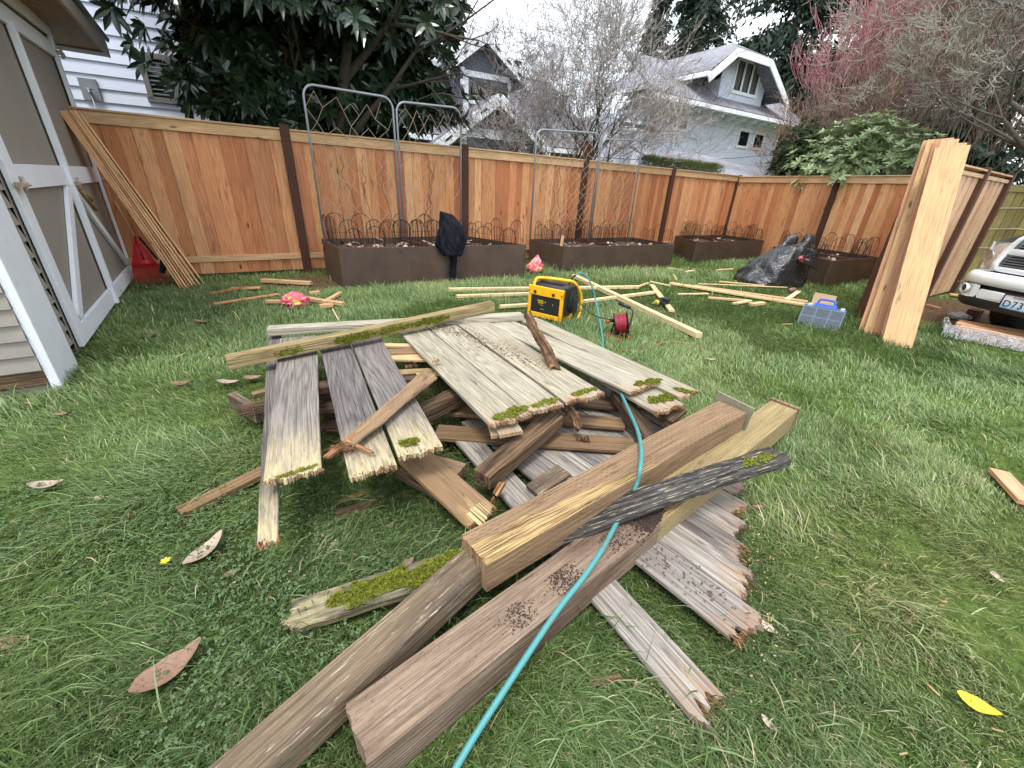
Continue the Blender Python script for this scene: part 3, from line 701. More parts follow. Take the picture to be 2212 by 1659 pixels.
m = MB(); k = 0
z = wz0 + .03
while z < wz1 - .03:
    m.plank(hw(wx0 + .04, z, .03), hw(wx1 - .04, z, .03), .03, .004, up=(hn * .6 + V(0, 0, .8)), rg=rg); z += .055
m.build('blind', plain('green blind slats', srgb(92, 112, 108), .6), wo)
fx, fz = hs(196, 194)
m = MB(); m.plank(hw(fx, fz - .13, .045), hw(fx, fz + .13, .045), .2, .03, up=hn, rg=rg); fb = m.build('faucet_plate', plain('grey wall plate', srgb(138, 140, 146), .6), hl)
m = MB(); m.tube([hw(fx, fz - .02, .05), hw(fx, fz - .02, .12), hw(fx + .02, fz - .07, .13)], .014, 8); m.tube([hw(fx - .04, fz + .0, .09), hw(fx + .04, fz + .0, .09)], .01, 6); m.tube([hw(fx, fz - .05, .06), hw(fx + .01, fz - .9, .04)], .007, 6); m.build('tap', M_galv, fb)
m = MB(); m.face([m.vert(hw(-7.3, 5.2, .5)), m.vert(hw(SE + .5, 5.2, .5)), m.vert(hw(SE + .5, 8.2, -3.5)), m.vert(hw(-7.3, 8.2, -3.5))], [(0, 0), (16, 0), (16, 5), (0, 5)]); m.build('roof', M_shB, hl, solid=.12)

# ------------------------------------------------------------------ grey shingle house with two gables (middle)
A0 = V(-2.95, 17.76, 0); md = az(61.0); mn = V(md.y, -md.x, 0)
M_msd = shingle('slate wall shingle', srgb(98, 102, 114), srgb(114, 118, 130), .8); M_soff = plain('shaded white soffit', srgb(226, 228, 232), .6)
mh = thing('house', A0, 'slate grey shingle house with white trimmed gable dormer and porch gable', 'house')
GR = math.hypot(2.77, 1.43)
def mw(s, z, o=0.0): return A0 + md * s + mn * o + V(0, 0, z)
def mhz(u, v, o=0.0):
    p = WL(u, v, A0 + mn * o, md); return (p - A0).dot(md), p.z
def prism_roof(par, sL, zL, sA, zA, sR, zR, o0, o1, mat, over=.0, th=.12, trim=.28, nm='gable_roof'):
    """gable roof, ridge running away from the yard"""
    for (s0, z0) in ((sL, zL), (sR, zR)):
        m = MB(); a, b, c, d = mw(s0, z0, o0), mw(sA, zA, o0), mw(sA, zA, o1), mw(s0, z0, o1)
        pts = [a, b, c, d] if s0 > sA else [b, a, d, c]
        L = (a - b).length; D = abs(o0 - o1)
        m.face([m.vert(p) for p in ([a, b, c, d])], [(0, 0), (0, L), (D, L), (D, 0)]); m.build(nm, mat, par, solid=th)
    for (s0, z0, s1, z1) in ((sL, zL, sA, zA), (sA, zA, sR, zR)):
        m = MB(); m.plank(mw(s0, z0 - trim * .35, o0 + .03), mw(s1, z1 - trim * .35, o0 + .03), trim, .05, up=mn, rg=rg); bb = m.build('barge_board', M_trim2, par)
        m = MB()
        for k in (.12, .38, .64):
            p = mw(s0 + (s1 - s0) * (k + .06), z0 + (z1 - z0) * (k + .06) - trim * .3, o0 + .04); q = mw(s0 + (s1 - s0) * (k + .16), z0 + (z1 - z0) * (k + .16) - trim * .3, o0 + .04)
            m.plank(p, q, .07, .02, up=mn, rg=rg)
        m.build('slot', M_dark, bb)
gL = mhz(961, 140, .5); gA = mhz(1052, 71, .5); gR = mhz(1131, 170, .5)
prism_roof(mh, gL[0], gL[1], gA[0], gA[1], gR[0] + .3, gR[1] - .15, .5, -4.5, M_shB)
m = MB(); wL = mhz(1000, 178)[0]; wR = gR[0] - .35
m.face([m.vert(mw(wL, 3.6)), m.vert(mw(wR, 3.6)), m.vert(mw(wR, gR[1] + .1)), m.vert(mw(gA[0], gA[1] - .15)), m.vert(mw(wL, gL[1] + .35))], [(0, 0), (3, 0), (3, 2), (1.5, 3), (0, 2)])
m.face([m.vert(mw(wL, 3.0)), m.vert(mw(wL, gL[1] + .35)), m.vert(mw(wL, gL[1] + .35, -4)), m.vert(mw(wL, 3.0, -4))], [(0, 0), (0, 2), (4, 2), (4, 0)]); m.build('dormer_wall', M_msd, mh)
m = MB(); bz = mhz(1010, 158)[1]; m.plank(mw(wL, bz, .05), mw(wR, bz, .05), .18, .05, up=mn, rg=rg); m.plank(mw(wL + .1, 2.5, .05), mw(wL + .1, bz, .05), .2, .05, up=mn, rg=rg); m.plank(mw(wL + 1.9, 3.4, .05), mw(wL + 1.9, bz, .05), .12, .05, up=mn, rg=rg)
m.plank(mw(wL, bz - .85, .05), mw(wR, bz - .85, .05), .12, .05, up=mn, rg=rg)
for zz in (gL[1] + .0, gL[1] - .35): m.box(mw(wL - .08, zz, .2), (.14, .3, .16), 0)
m.build('trim', M_trim2, mh)
m = MB(); m.poly([mw(wL + .2, bz - .8, .02), mw(wL + 1.8, bz - .8, .02), mw(wL + 1.8, bz - .1, .02), mw(wL + .2, bz - .1, .02)]); m.build('window', M_glass, mh)
# porch gable
pO = 1.6
pL = mhz(935, 318, pO); pA = mhz(1081, 205, pO); pR = mhz(1190, 325, pO)
prism_roof(mh, pL[0], pL[1], pA[0], pA[1], pR[0], pR[1], pO, -1.5, M_shB, trim=.32, nm='porch_roof')
m = MB(); qL = mhz(1000, 300, pO - .5)[0]; qR = mhz(1160, 300, pO - .5)[0]
m.face([m.vert(mw(qL, 0, pO - .5)), m.vert(mw(qR, 0, pO - .5)), m.vert(mw(qR, pR[1] + .35, pO - .5)), m.vert(mw(pA[0], pA[1] - .2, pO - .5)), m.vert(mw(qL, pL[1] + .75, pO - .5))], [(0, 0), (4, 0), (4, 3), (2, 4), (0, 3)]); m.build('porch_wall', M_msd, mh)
m = MB(); z_ = mhz(1015, 285, pO - .4)[1]; m.plank(mw(qL - .1, z_, pO - .4), mw(qR + .1, z_, pO - .4), .3, .1, up=mn, rg=rg)
m.plank(mw(qL, 0, pO - .38), mw(qL, z_ + .1, pO - .38), .2, .12, up=mn, rg=rg); m.plank(mw(qR, 0, pO - .38), mw(qR, z_ + .1, pO - .38), .2, .12, up=mn, rg=rg)
for zz in (0, -.18, -.36): m.box(mw(qL - .1, z_ - .05 + zz, pO - .1 + zz * .3), (.16, .5 + zz * .6, .15), 0)
m.build('porch_post', M_trim2, mh)
# main roof: broad slope facing the yard, ridge behind
zr = mhz(1052, 80, -3)[1] + .1
m = MB(); a = mw(-9, 2.9, .6); b = mw(6.9, 2.9, .6); c = mw(6.9, 6.1, -4.2); d = mw(-9, 6.1, -4.2)
m.face([m.vert(a), m.vert(b), m.vert(c), m.vert(d)], [(0, 0), (16, 0), (16, 6), (0, 6)]); m.build('main_roof', M_shB, mh, solid=.1)
m = MB(); m.plank(mw(-9, 2.88, .66), mw(6.95, 2.88, .66), .12, .16, rg=rg); m.build('gutter', M_trim2, mh)
m = MB(); m.poly([mw(-9, 0, .1), mw(6.5, 0, .1), mw(6.5, 2.9, .1), mw(-9, 2.9, .1)]); m.poly([mw(6.5, 0, .1), mw(6.5, 0, -8), mw(6.5, 5.5, -4), mw(6.5, 2.8, .1)]); m.build('wall', M_msd, mh)
vs, vz = mhz(958, 92, -3.2); m = MB(); m.box(mw(vs, 5.55, -3.1), (.3, .25, .14), 0); m.tube([mw(vs, 5.5, -3.1), mw(vs, 5.8, -3.1)], .05, 8); m.build('roof_vent', M_dark, mh)

# ------------------------------------------------------------------ stucco house with clipped-gable dormer (right)
rd = az(58.2); rn_ = V(rd.y, -rd.x, 0)
RA = V(5.9, 19.1, 0)
sh = thing('house', RA, 'pale grey stucco house with clipped gable dormer, three-pane window and white eave brackets', 'house')
M_stu = plain('pale stucco', srgb(208, 213, 228), .9, 0, .06, 3, .5, 30)
def rw_(s, z, o=0.0): return RA + rd * s + rn_ * o + V(0, 0, z)
def rz(u, v, o=0.0):
    p = WL(u, v, RA + rn_ * o, rd); return (p - RA).dot(rd), p.z
ov = .7
c0 = rz(1463, 300, -ov)[0]; c1 = rz(1672, 330, -ov)[0]        # wall corners
# wall stands .7 m behind the eave line
def ww(s, z, o=0.0): return rw_(s, z, o - ov)
ez = rz(1560, 232)[1]
m = MB(); m.poly([ww(c0, 0), ww(c1, 0), ww(c1, ez + .1), ww(c0, ez + .1)])
m.poly([ww(c0, 0), ww(c0, ez + .1), ww(c0, ez + .1, -7), ww(c0, 0, -7)]); m.poly([ww(c1, 0), ww(c1, 0, -7), ww(c1, ez + .1, -7), ww(c1, ez + .1)])
m.build('wall', M_stu, sh)
# recessed left wing wall seen beside the downspout
m = MB(); w0 = c0; m.poly([ww(w0 - 2.5, 0, .0), ww(w0, 0, .0), ww(w0, ez, .0), ww(w0 - 2.5, ez, .0)]); m.build('side_wall', M_stu, sh)
m = MB(); bz = rz(1500, 288, -ov)[1]; m.plank(ww(c0, ez - .3, .04), ww(c1, ez - .3, .04), .5, .04, up=rn_, rg=rg); m.build('frieze_band', M_stu, sh)
def win(u0, v0, u1, v1, n=1, par=sh, o=-ov, pad=.09):
    s0, z1 = rz(u0, v0, o); s1, z0 = rz(u1, v1, o)
    f = MB()
    f.plank(rw_(s0 - pad, (z0 - pad / 2), o + .06), rw_(s1 + pad, z0 - pad / 2, o + .06), pad * 1.2, .06, up=rn_, rg=rg); f.plank(rw_(s0 - pad, z1 + pad / 2, o + .06), rw_(s1 + pad, z1 + pad / 2, o + .06), pad, .06, up=rn_, rg=rg)
    for i in range(n + 1):
        s = s0 + (s1 - s0) * i / n; ex = -pad / 2 if i == 0 else (pad / 2 if i == n else 0)
        f.plank(rw_(s + ex, z0, o + .055), rw_(s + ex, z1, o + .055), pad if i in (0, n) else pad * .7, .05, up=rn_, rg=rg)
    fo = f.build('window', M_trim2, par)
    g = MB(); g.poly([rw_(s0, z0, o + .012), rw_(s1, z0, o + .012), rw_(s1, z1, o + .012), rw_(s0, z1, o + .012)]); g.build('pane', M_glass, fo)
win(1456, 253, 1480, 280); win(1599, 281, 1611, 317); win(1631, 290, 1642, 321); win(1534, 344, 1561, 352, 2); win(1340, 262, 1394, 280, 2)
# lower roof + gutter + brackets
m = MB(); a = rw_(c0 - 2.6, ez, 0.05); b = rw_(c1 + .9, ez, 0.05); c = rw_(c1 + .3, ez + 2.1, -3.0); d = rw_(c0 - 1.6, ez + 1.9, -3.0)
m.face([m.vert(a), m.vert(b), m.vert(c), m.vert(d)], [(0, 0), (13, 0), (13, 6), (0, 6)]); m.build('main_roof', M_shA, sh, solid=.1)
m = MB(); m.plank(rw_(c0 - 2.6, ez - .02, .1), rw_(c1 + .9, ez - .02, .1), .14, .15, rg=rg); m.build('gutter', M_trim2, sh)
m = MB(); m.poly([rw_(c0 - 2.6, ez - .12, 0), rw_(c1 + .7, ez - .12, 0), rw_(c1 + .7, ez - .1, -ov), rw_(c0 - 2.6, ez - .1, -ov)]); m.build('soffit', M_trim2, sh)
for i in range(9):
    m = MB(); s = c0 + .35 + i * .8
    m.plank(rw_(s, ez - .12, -ov), rw_(s, ez - .16, -.12), .1, .13, rg=rg); m.plank(rw_(s, ez - .2, -ov), rw_(s, ez - .22, -.4), .1, .12, rg=rg); m.build('eave_bracket', M_trim2, sh)
m = MB(); ds = rz(1462, 250, -ov)[0]; m.tube([ww(ds, ez - .1, .08), ww(ds, 2.2, .08)], .045, 8); m.build('downspout', M_trim2, sh)
# dormer: front plane at o = -.5
dO = -.55; e = .75
dL = rz(1548, 217, dO); dR = rz(1640, 238, dO)
pA_ = rz(1537, 160, dO + e); pTL = rz(1597, 105, dO + e); pTR = rz(1667, 124, dO + e); pR_ = rz(1700, 222, dO + e)
m = MB()
cw = rz(1610, 120, dO)
m.face([m.vert(rw_(dL[0], dL[1] - .3, dO)), m.vert(rw_(dR[0] + .0, dL[1] - .3, dO)), m.vert(rw_(dR[0] + .0, pTR[1] - .75, dO)), m.vert(rw_(pTR[0] - .25, pTR[1] - .12, dO)), m.vert(rw_(pTL[0] + .2, pTL[1] - .1, dO)), m.vert(rw_(dL[0], pTL[1] - 1.0, dO))], None)
m.face([m.vert(rw_(dL[0], dL[1] - .3, dO)), m.vert(rw_(dL[0], pTL[1] - .8, dO)), m.vert(rw_(dL[0], pTL[1] - .8, dO - 4.5)), m.vert(rw_(dL[0], dL[1] - .3, dO - 4.5))])
m.build('dormer_wall', M_stu, sh)
# dormer roof faces
zt = pTL[1]; apz = zt + .55; sm_ = (pTL[0] + pTR[0]) / 2; back = -6.0
zl = pA_[1] + .1
LE = rw_(pA_[0] - .1, zl, dO + e); TL = rw_(pTL[0], zt, dO + e); TR = rw_(pTR[0], zt, dO + e); RE = rw_(pR_[0], zl - .3, dO + e)
AP = rw_(sm_, apz, dO + e - 1.15); AB = rw_(sm_, apz, dO + back)
m = MB(); m.face([m.vert(p) for p in (LE, TL, AP, AB, rw_(pA_[0] - .1, zl, dO + back))], [(0, 0), (0, 1.8), (1.1, 2.6), (6, 2.6), (6, 0)]); m.build('dormer_roof', M_shA, sh, solid=.08)
m = MB(); m.face([m.vert(p) for p in (RE, rw_(pR_[0], zl - .3, dO + back), AB, AP, TR)], [(0, 0), (6, 0), (6, 2.6), (1.1, 2.6), (0, 1.8)]); m.build('dormer_roof', M_shA, sh, solid=.08)
m = MB(); m.face([m.vert(p) for p in (TL, TR, AP)], [(0, 0), (2, 0), (1, 1.3)]); m.build('clipped_hip', M_shA, sh, solid=.08)
for p, q in ((rw_(pA_[0] - .2, zl - .28, dO + e + .04), rw_(pA_[0] + .35, zl + .12, dO + e + .04)), (rw_(pA_[0] + .35, zl + .12, dO + e + .04), TL + V(0, 0, -.1)), (TL + V(0, 0, -.12), TR + V(0, 0, -.12)), (TR + V(0, 0, -.1), RE + V(0, 0, -.1)), (RE + V(0, 0, -.1), RE + rd * .18 + V(0, 0, -.5))):
    m = MB(); m.plank(p + rn_ * .05, q + rn_ * .05, .26, .05, up=rn_, rg=rg); m.build('barge_board', M_trim2, sh)
m = MB(); m.plank(rw_(pA_[0] - .1, zl, dO + e), rw_(pA_[0] - .1, zl, dO + back), .12, .16, rg=rg); m.build('dormer_gutter', M_trim2, sh)
m = MB(); m.plank(rw_(dL[0] - .03, dL[1] + .1, dO + .02), rw_(dL[0] - .03, ez + 2.1, dO - 3.3), .22, .05, up=-rd, rg=rg); m.build('skirt_board', M_trim2, sh)
s0, z1 = rz(1589, 157, dO); s1, z0 = rz(1629, 210, dO); z1 = z0 + 1.15
f = MB(); o = dO
for i in range(4): f.plank(rw_(s0 + (s1 - s0) * i / 3, z0, o + .05), rw_(s0 + (s1 - s0) * i / 3, z1, o + .05), .09, .05, up=rn_, rg=rg)
for z_ in (z0, z1): f.plank(rw_(s0 - .08, z_, o + .052), rw_(s1 + .08, z_, o + .052), .12, .05, up=rn_, rg=rg)
fo = f.build('window', M_trim2, sh); g = MB(); g.poly([rw_(s0, z0, o + .012), rw_(s1, z0, o + .012), rw_(s1, z1, o + .012), rw_(s0, z1, o + .012)]); g.build('pane', M_glass, fo)
g = MB()
for i in range(3):
    for k in range(3): g.plank(rw_(s0 + (s1 - s0) * (i + .28 + .18 * k) / 3, z0 + .08, o + .02), rw_(s0 + (s1 - s0) * (i + .28 + .18 * k) / 3, z1 - .08, o + .02), .05, .01, up=rn_, rg=rg)
g.build('curtain', plain('curtain', srgb(120, 118, 112), .8), fo)
m = MB(); vp = rw_(pA_[0] + .5, zl + 1.15, dO - 2.2); m.box(vp, (.35, .25, .14), .3); m.build('roof_vent', M_dark, sh)
# small shingled outbuilding roof in front of it
ob = thing('outbuilding', WD(1480, 345, 16), 'low outbuilding with hipped shingle roof in front of the stucco house', 'outbuilding')
oc = WD(1478, 331, 17.0); dd = rd
m = MB(); ap1 = oc - dd * 2.6; ap2 = oc + dd * .9; h1 = oc.z
e1 = ap1 - dd * 1.0 + rn_ * 2.6; e2_ = ap2 + dd * 2.4 + rn_ * 2.6; e3 = ap2 + dd * 2.4 - rn_ * 2.0
for q in (e1, e2_, e3): q.z = h1 - .75
m.face([m.vert(p) for p in (e1, e2_, ap2, ap1)], [(0, 0), (7, 0), (5, 3), (1, 3)]); m.face([m.vert(p) for p in (e2_, e3, ap2)], [(0, 0), (4, 0), (2, 3)]); m.build('roof', M_shA, ob, solid=.06)
m = MB(); b1_ = e1 - rn_ * .3 + dd * .3; b2_ = e2_ - rn_ * .3 - dd * .3; b3_ = e3 - dd * .3
for p, q in ((b1_, b2_), (b2_, b3_)): m.poly([V(p.x, p.y, 0), V(q.x, q.y, 0), V(q.x, q.y, h1 - .75), V(p.x, p.y, h1 - .75)])
m.build('wall', M_stu, ob)
# overhead cable
m = MB(); a_ = WD(1150, 326, 15.5); b_ = WD(1700, 332, 21); m.tube([a_.lerp(b_, t / 12) + V(0, 0, -.25 * math.sin(math.pi * t / 12)) for t in range(13)], .012, 4)
one('cable', m, M_dark, 'thin black overhead cable crossing in front of the stucco house wall', 'cable')
# ------------------------------------------------------------------ vegetation
class Fast:
    """array mesh for thousands of leaves / needles / twigs"""
    def __init__(s): s.V = []; s.F = []; s.r = []; s.n = 0
    def add(s, verts, faces, r):
        s.V.append(np.asarray(verts, dtype=np.float32)); s.F += [tuple(i + s.n for i in f) for f in faces]; s.r += [r] * len(faces); s.n += len(verts)
    def build(s, name, mat, parent=None, origin=(0, 0, 0), smooth=False):
        me = bpy.data.meshes.new(name); Vv = np.concatenate(s.V) - np.array(origin, dtype=np.float32)
        me.from_pydata(Vv.tolist(), [], s.F)
        a = me.attributes.new('rnd', 'FLOAT', 'FACE'); a.data.foreach_set('value', s.r)
        me.polygons.foreach_set('use_smooth', [smooth] * len(s.F))
        me.materials.append(mat); me.update(); o = bpy.data.objects.new(name, me); COL.objects.link(o)
        if parent is not None: o.parent = parent; o.location = Vector(origin) - Vector(parent['_o'])
        else: o.location = origin
        o['_o'] = tuple(origin); return o
def np_tubes(segs, n=3):
    """segs: list of (p0,p1,r0,r1,rnd) -> Fast-like arrays, vectorised"""
    P0_ = np.array([s[0][:] for s in segs], dtype=np.float64); P1_ = np.array([s[1][:] for s in segs], dtype=np.float64)
    r0 = np.array([s[2] for s in segs]); r1 = np.array([s[3] for s in segs]); rr = np.array([s[4] for s in segs])
    d = P1_ - P0_; d /= np.linalg.norm(d, axis=1, keepdims=True) + 1e-9
    ref = np.where(np.abs(d[:, 2:3]) > .9, np.array([[1., 0, 0]]), np.array([[0, 0, 1.]]))
    a = np.cross(d, ref); a /= np.linalg.norm(a, axis=1, keepdims=True) + 1e-9; b = np.cross(d, a)
    N = len(segs); Vt = np.zeros((N, 2 * n, 3))
    for k in range(n):
        t = 2 * math.pi * k / n; o = a * math.cos(t) + b * math.sin(t)
        Vt[:, k] = P0_ + o * r0[:, None]; Vt[:, n + k] = P1_ + o * r1[:, None]
    F = np.zeros((N, n, 4), dtype=np.int64)
    base = np.arange(N)[:, None] * 2 * n
    for k in range(n):
        k2 = (k + 1) % n; F[:, k] = base + np.array([[k, k2, n + k2, n + k]])
    return Vt.reshape(-1, 3), F.reshape(-1, 4), np.repeat(rr, n)
def np_mesh(name, Vt, F, rr, mat, parent=None, origin=(0, 0, 0), smooth=False, col=None):
    me = bpy.data.meshes.new(name); nv = len(Vt); nf = len(F); k = F.shape[1]
    me.vertices.add(nv); me.vertices.foreach_set('co', (Vt - np.array(origin)).astype(np.float32).ravel())
    me.loops.add(nf * k); me.loops.foreach_set('vertex_index', F.astype(np.int32).ravel())
    me.polygons.add(nf); me.polygons.foreach_set('loop_start', np.arange(0, nf * k, k, dtype=np.int32))
    try: me.polygons.foreach_set('loop_total', np.full(nf, k, dtype=np.int32))
    except Exception: pass
    me.update(calc_edges=True)
    if rr is not None:
        a = me.attributes.new('rnd', 'FLOAT', 'FACE'); a.data.foreach_set('value', rr.astype(np.float32))
    if col is not None:
        a = me.attributes.new('tint', 'FLOAT_COLOR', 'POINT'); a.data.foreach_set('color', col.astype(np.float32).ravel())
    me.polygons.foreach_set('use_smooth', np.full(nf, smooth))
    me.materials.append(mat); o = bpy.data.objects.new(name, me); COL.objects.link(o)
    if parent is not None: o.parent = parent; o.location = Vector(origin) - Vector(parent['_o'])
    else: o.location = origin
    o['_o'] = tuple(origin); return o
def twigmat(name, lo, hi, low2=None, zr=None):
    m, nt = newmat(name); r = attr(nt, 'rnd').outputs['Fac']; c = ramp(nt, r, [(0, lo), (1, hi)])
    if low2:
        z = nd(nt, 'ShaderNodeSeparateXYZ', {0: objc(nt)}).outputs[2]
        c = mix(nt, step(nt, mth(nt, 'ADD', z, mth(nt, 'MULTIPLY', noi(nt, objc(nt), 1.2, 3), 1.6)), zr[0] + .8, zr[1] + .8), low2, c)
    out(nt, pbsdf(nt, c, .8, 0, None, spec=.2)); return m
def grow(rg, p, d, L, r, lvl, out_, spread, up=.15, kink=.25, kids=(3, 5), shrink=.68, minlvl=0, nseg=4, env=None, r_end=.35):
    """recursive branch; out_ collects (level, segments)"""
    d = d.normalized(); q = p; rr = r; nodes = []
    for i in range(nseg):
        d = (d + V(rg.gauss(0, kink), rg.gauss(0, kink), rg.gauss(0, kink) + up) * .5).normalized()
        n = q + d * (L / nseg); r2 = r * (1 - (1 - r_end) * (i + 1) / nseg)
        out_.append((lvl, q.copy(), n.copy(), rr, r2, rg.random())); q = n; rr = r2; nodes.append((q.copy(), d.copy(), rr))
    if lvl <= minlvl: return
    if env and not env(q): return
    k = rg.randint(*kids)
    for i in range(k):
        nq, ndd, nr = nodes[rg.randrange(max(0, nseg - 3), nseg)] if i else nodes[-1]
        s = V(rg.gauss(0, 1), rg.gauss(0, 1), rg.gauss(0, .6)); s = (s - ndd * s.dot(ndd)).normalized()
        dd = (ndd + s * spread * rg.uniform(.6, 1.3)).normalized()
        grow(rg, nq, dd, L * shrink * rg.uniform(.75, 1.2), max(nr * .75, .0015), lvl - 1, out_, spread, up, kink, kids, shrink, minlvl, nseg, env, r_end)
def bare_tree(name, base, stems, label, cat, seed, mt, mb_, split=2, twig=.004, th=0.0, **kw):
    rg = random.Random(seed); t = thing(name, base, label, cat); segs = []
    if th: segs += [(9, base + V(.03 * k, .02 * math.sin(k), th * k / 4), base + V(.03 * (k + 1), .02 * math.sin(k + 1), th * (k + 1) / 4), .19 - .015 * k, .175 - .015 * k, .5) for k in range(4)]
    for (d, L, r, lv) in stems: grow(rg, Vector(base) + V(rg.uniform(-.1, .1), rg.uniform(-.1, .1), th), Vector(d), L, r, lv, segs, **kw)
    segs = [q for q in segs if q[0] > 8 or (min(q[1].z, q[2].z) > 2.05 or (outside(q[1]) and outside(q[2])))]
    big = [(a, b, r0, r1, rn) for (l, a, b, r0, r1, rn) in segs if l >= split]; sm = [(a, b, max(r0, twig), max(r1, twig * .75), rn) for (l, a, b, r0, r1, rn) in segs if l < split]
    Vt, F, rr = np_tubes(big, 6); np_mesh('trunk', Vt, F, rr, mb_, t, base, True)
    Vt, F, rr = np_tubes(sm, 3); np_mesh('twigs', Vt, F, rr, mt, t, base)
    print(name, label[:30], len(segs)); return t
def outside(p): return (p - P0).dot(N1) > .35 or (p - FC).dot(N2) < -.3 and p.y > 9.0
M_twg = twigmat('grey twig', srgb(128, 120, 115), srgb(176, 169, 166)); M_twd = twigmat('dark twig', srgb(66, 58, 54), srgb(112, 102, 98))
M_twr = twigmat('coral twig', srgb(150, 94, 100), srgb(188, 132, 136), srgb(146, 130, 122), (3.6, 5.0)); M_twm = twigmat('lichen twig', srgb(116, 112, 100), srgb(166, 160, 150)); M_twb = twigmat('brown twig', srgb(104, 84, 70), srgb(148, 122, 108))
kw = dict(spread=.75, up=.12, kink=.28, kids=(3, 4), shrink=.7)
def G(u, v, d):
    p = WD(u, v, d); p.z = 0; return p
b_ = G(1228, 330, 11.2)
bare_tree('bare_tree', b_, [((.1, .1, 1), 2.0, .13, 6), ((.8, .2, .95), 1.9, .09, 6), ((1.0, -.1, .75), 1.6, .08, 6), ((-.45, .1, 1), 1.9, .08, 6), ((.3, -.3, 1.0), 2.0, .08, 6), ((-.8, .1, .95), 1.6, .07, 6)],
          'bare twiggy tree with forked mossy trunk behind the fence, in front of the stucco house', 'tree', 5, M_twg, M_barkd, twig=.0042, **dict(kw, spread=.8, up=.12, kids=(3, 4)))
b_ = G(1150, 330, 12.6)
bare_tree('bare_tree', b_, [((-.15, 0, 1), 2.2, .07, 6), ((.1, .1, 1), 2.2, .06, 5), ((-.4, 0, 1), 2.0, .05, 5), ((.3, 0, 1), 2.2, .05, 5)],
          'thin multi-stemmed bare tree in front of the porch gable of the slate grey house', 'tree', 6, M_twd, M_barkd, twig=.0033, **dict(kw, spread=.9))
b_ = G(1850, 400, 17.5)
kr = dict(spread=.5, up=.34, kink=.2, kids=(3, 4), shrink=.74)
bare_tree('coral_bark_tree', b_, [((-.5, 0, 1), 2.1, .09, 6), ((0, 0, 1), 2.4, .1, 6), ((.5, .1, 1), 2.3, .09, 6), ((.9, 0, 1), 2.0, .07, 5), ((-.9, .1, .9), 1.9, .07, 5), ((.2, -.4, 1), 2.1, .07, 5)],
          'tree with bright coral red upright twigs, behind the broad-leaved shrub at the right', 'tree', 7, M_twr, M_bark, twig=.0065, **kr)
b_ = G(1740, 400, 16.0)
bare_tree('bare_shrub', b_, [((-.1, 0, 1), 1.5, .05, 5), ((.4, 0, 1), 1.6, .05, 5), ((.2, .2, 1), 1.6, .05, 5)],
          'thin brown bare shrub rising beside the corner of the stucco house', 'shrub', 8, M_twb, M_bark, twig=.005, **kw)
b_ = G(2010, 420, 15.5)
bare_tree('bare_tree', b_, [((-.5, 0, 1), 2.1, .08, 6), ((.3, 0, 1), 2.3, .09, 6), ((.8, .1, .9), 2.0, .07, 6), ((-.1, -.3, 1), 2.2, .07, 6)],
          'tangled brown bare tree between the coral twigs and the grey tree at the right edge', 'tree', 9, M_twb, M_bark, twig=.0055, **kr)
b_ = G(2235, 560, 11.6)
bare_tree('bare_tree', b_, [((-.25, .0, 1), 1.9, .14, 6), ((-.55, -.1, .9), 1.9, .09, 6), ((-.75, .3, .8), 2.0, .08, 6), ((.4, .2, 1), 1.9, .09, 6), ((-.1, -.4, 1), 1.8, .08, 6), ((-.9, 0, .6), 1.7, .06, 6)],
          'dense grey-green bare tree with a crooked dark trunk at the right edge behind the truck', 'tree', 10, M_twm, M_bark, twig=.0045, th=1.9, **dict(kw, kids=(3, 4)))

# broad-leaved magnolia
def leafcluster(fs, rg, c, ax, L, w, n, droop=.3, nrow=3, fold=.18, lift=.55):
    ax = ax.normalized(); a = ax.orthogonal().normalized(); b = ax.cross(a); ph = rg.random() * 6
    for i in range(n):
        t = ph + i * 2.4; s = a * math.cos(t) + b * math.sin(t); k = rg.uniform(lift * .5, lift * 1.5)
        d = (s + ax * k).normalized(); l = L * rg.uniform(.7, 1.15); ww = w * rg.uniform(.8, 1.15)
        side = d.cross(ax); side = side.normalized() if side.length > .05 else a
        nrm = side.cross(d)
        vs = []
        for r_ in range(nrow + 1):
            u = r_ / nrow; wd = ww / 2 * math.sin(math.pi * min(.985, u * .93 + .07)) ** .8; cen = c + d * (l * (u * .95 + .05)) - V(0, 0, droop * l * u * u) + nrm * 0
            vs += [tuple(cen - side * wd + nrm * wd * fold * 2), tuple(cen), tuple(cen + side * wd + nrm * wd * fold * 2)]
        f = []
        for r_ in range(nrow):
            o = r_ * 3; f += [(o + 1, o + 4, o + 3, o), (o + 2, o + 5, o + 4, o + 1)]
        fs.add(vs, f, rg.random())
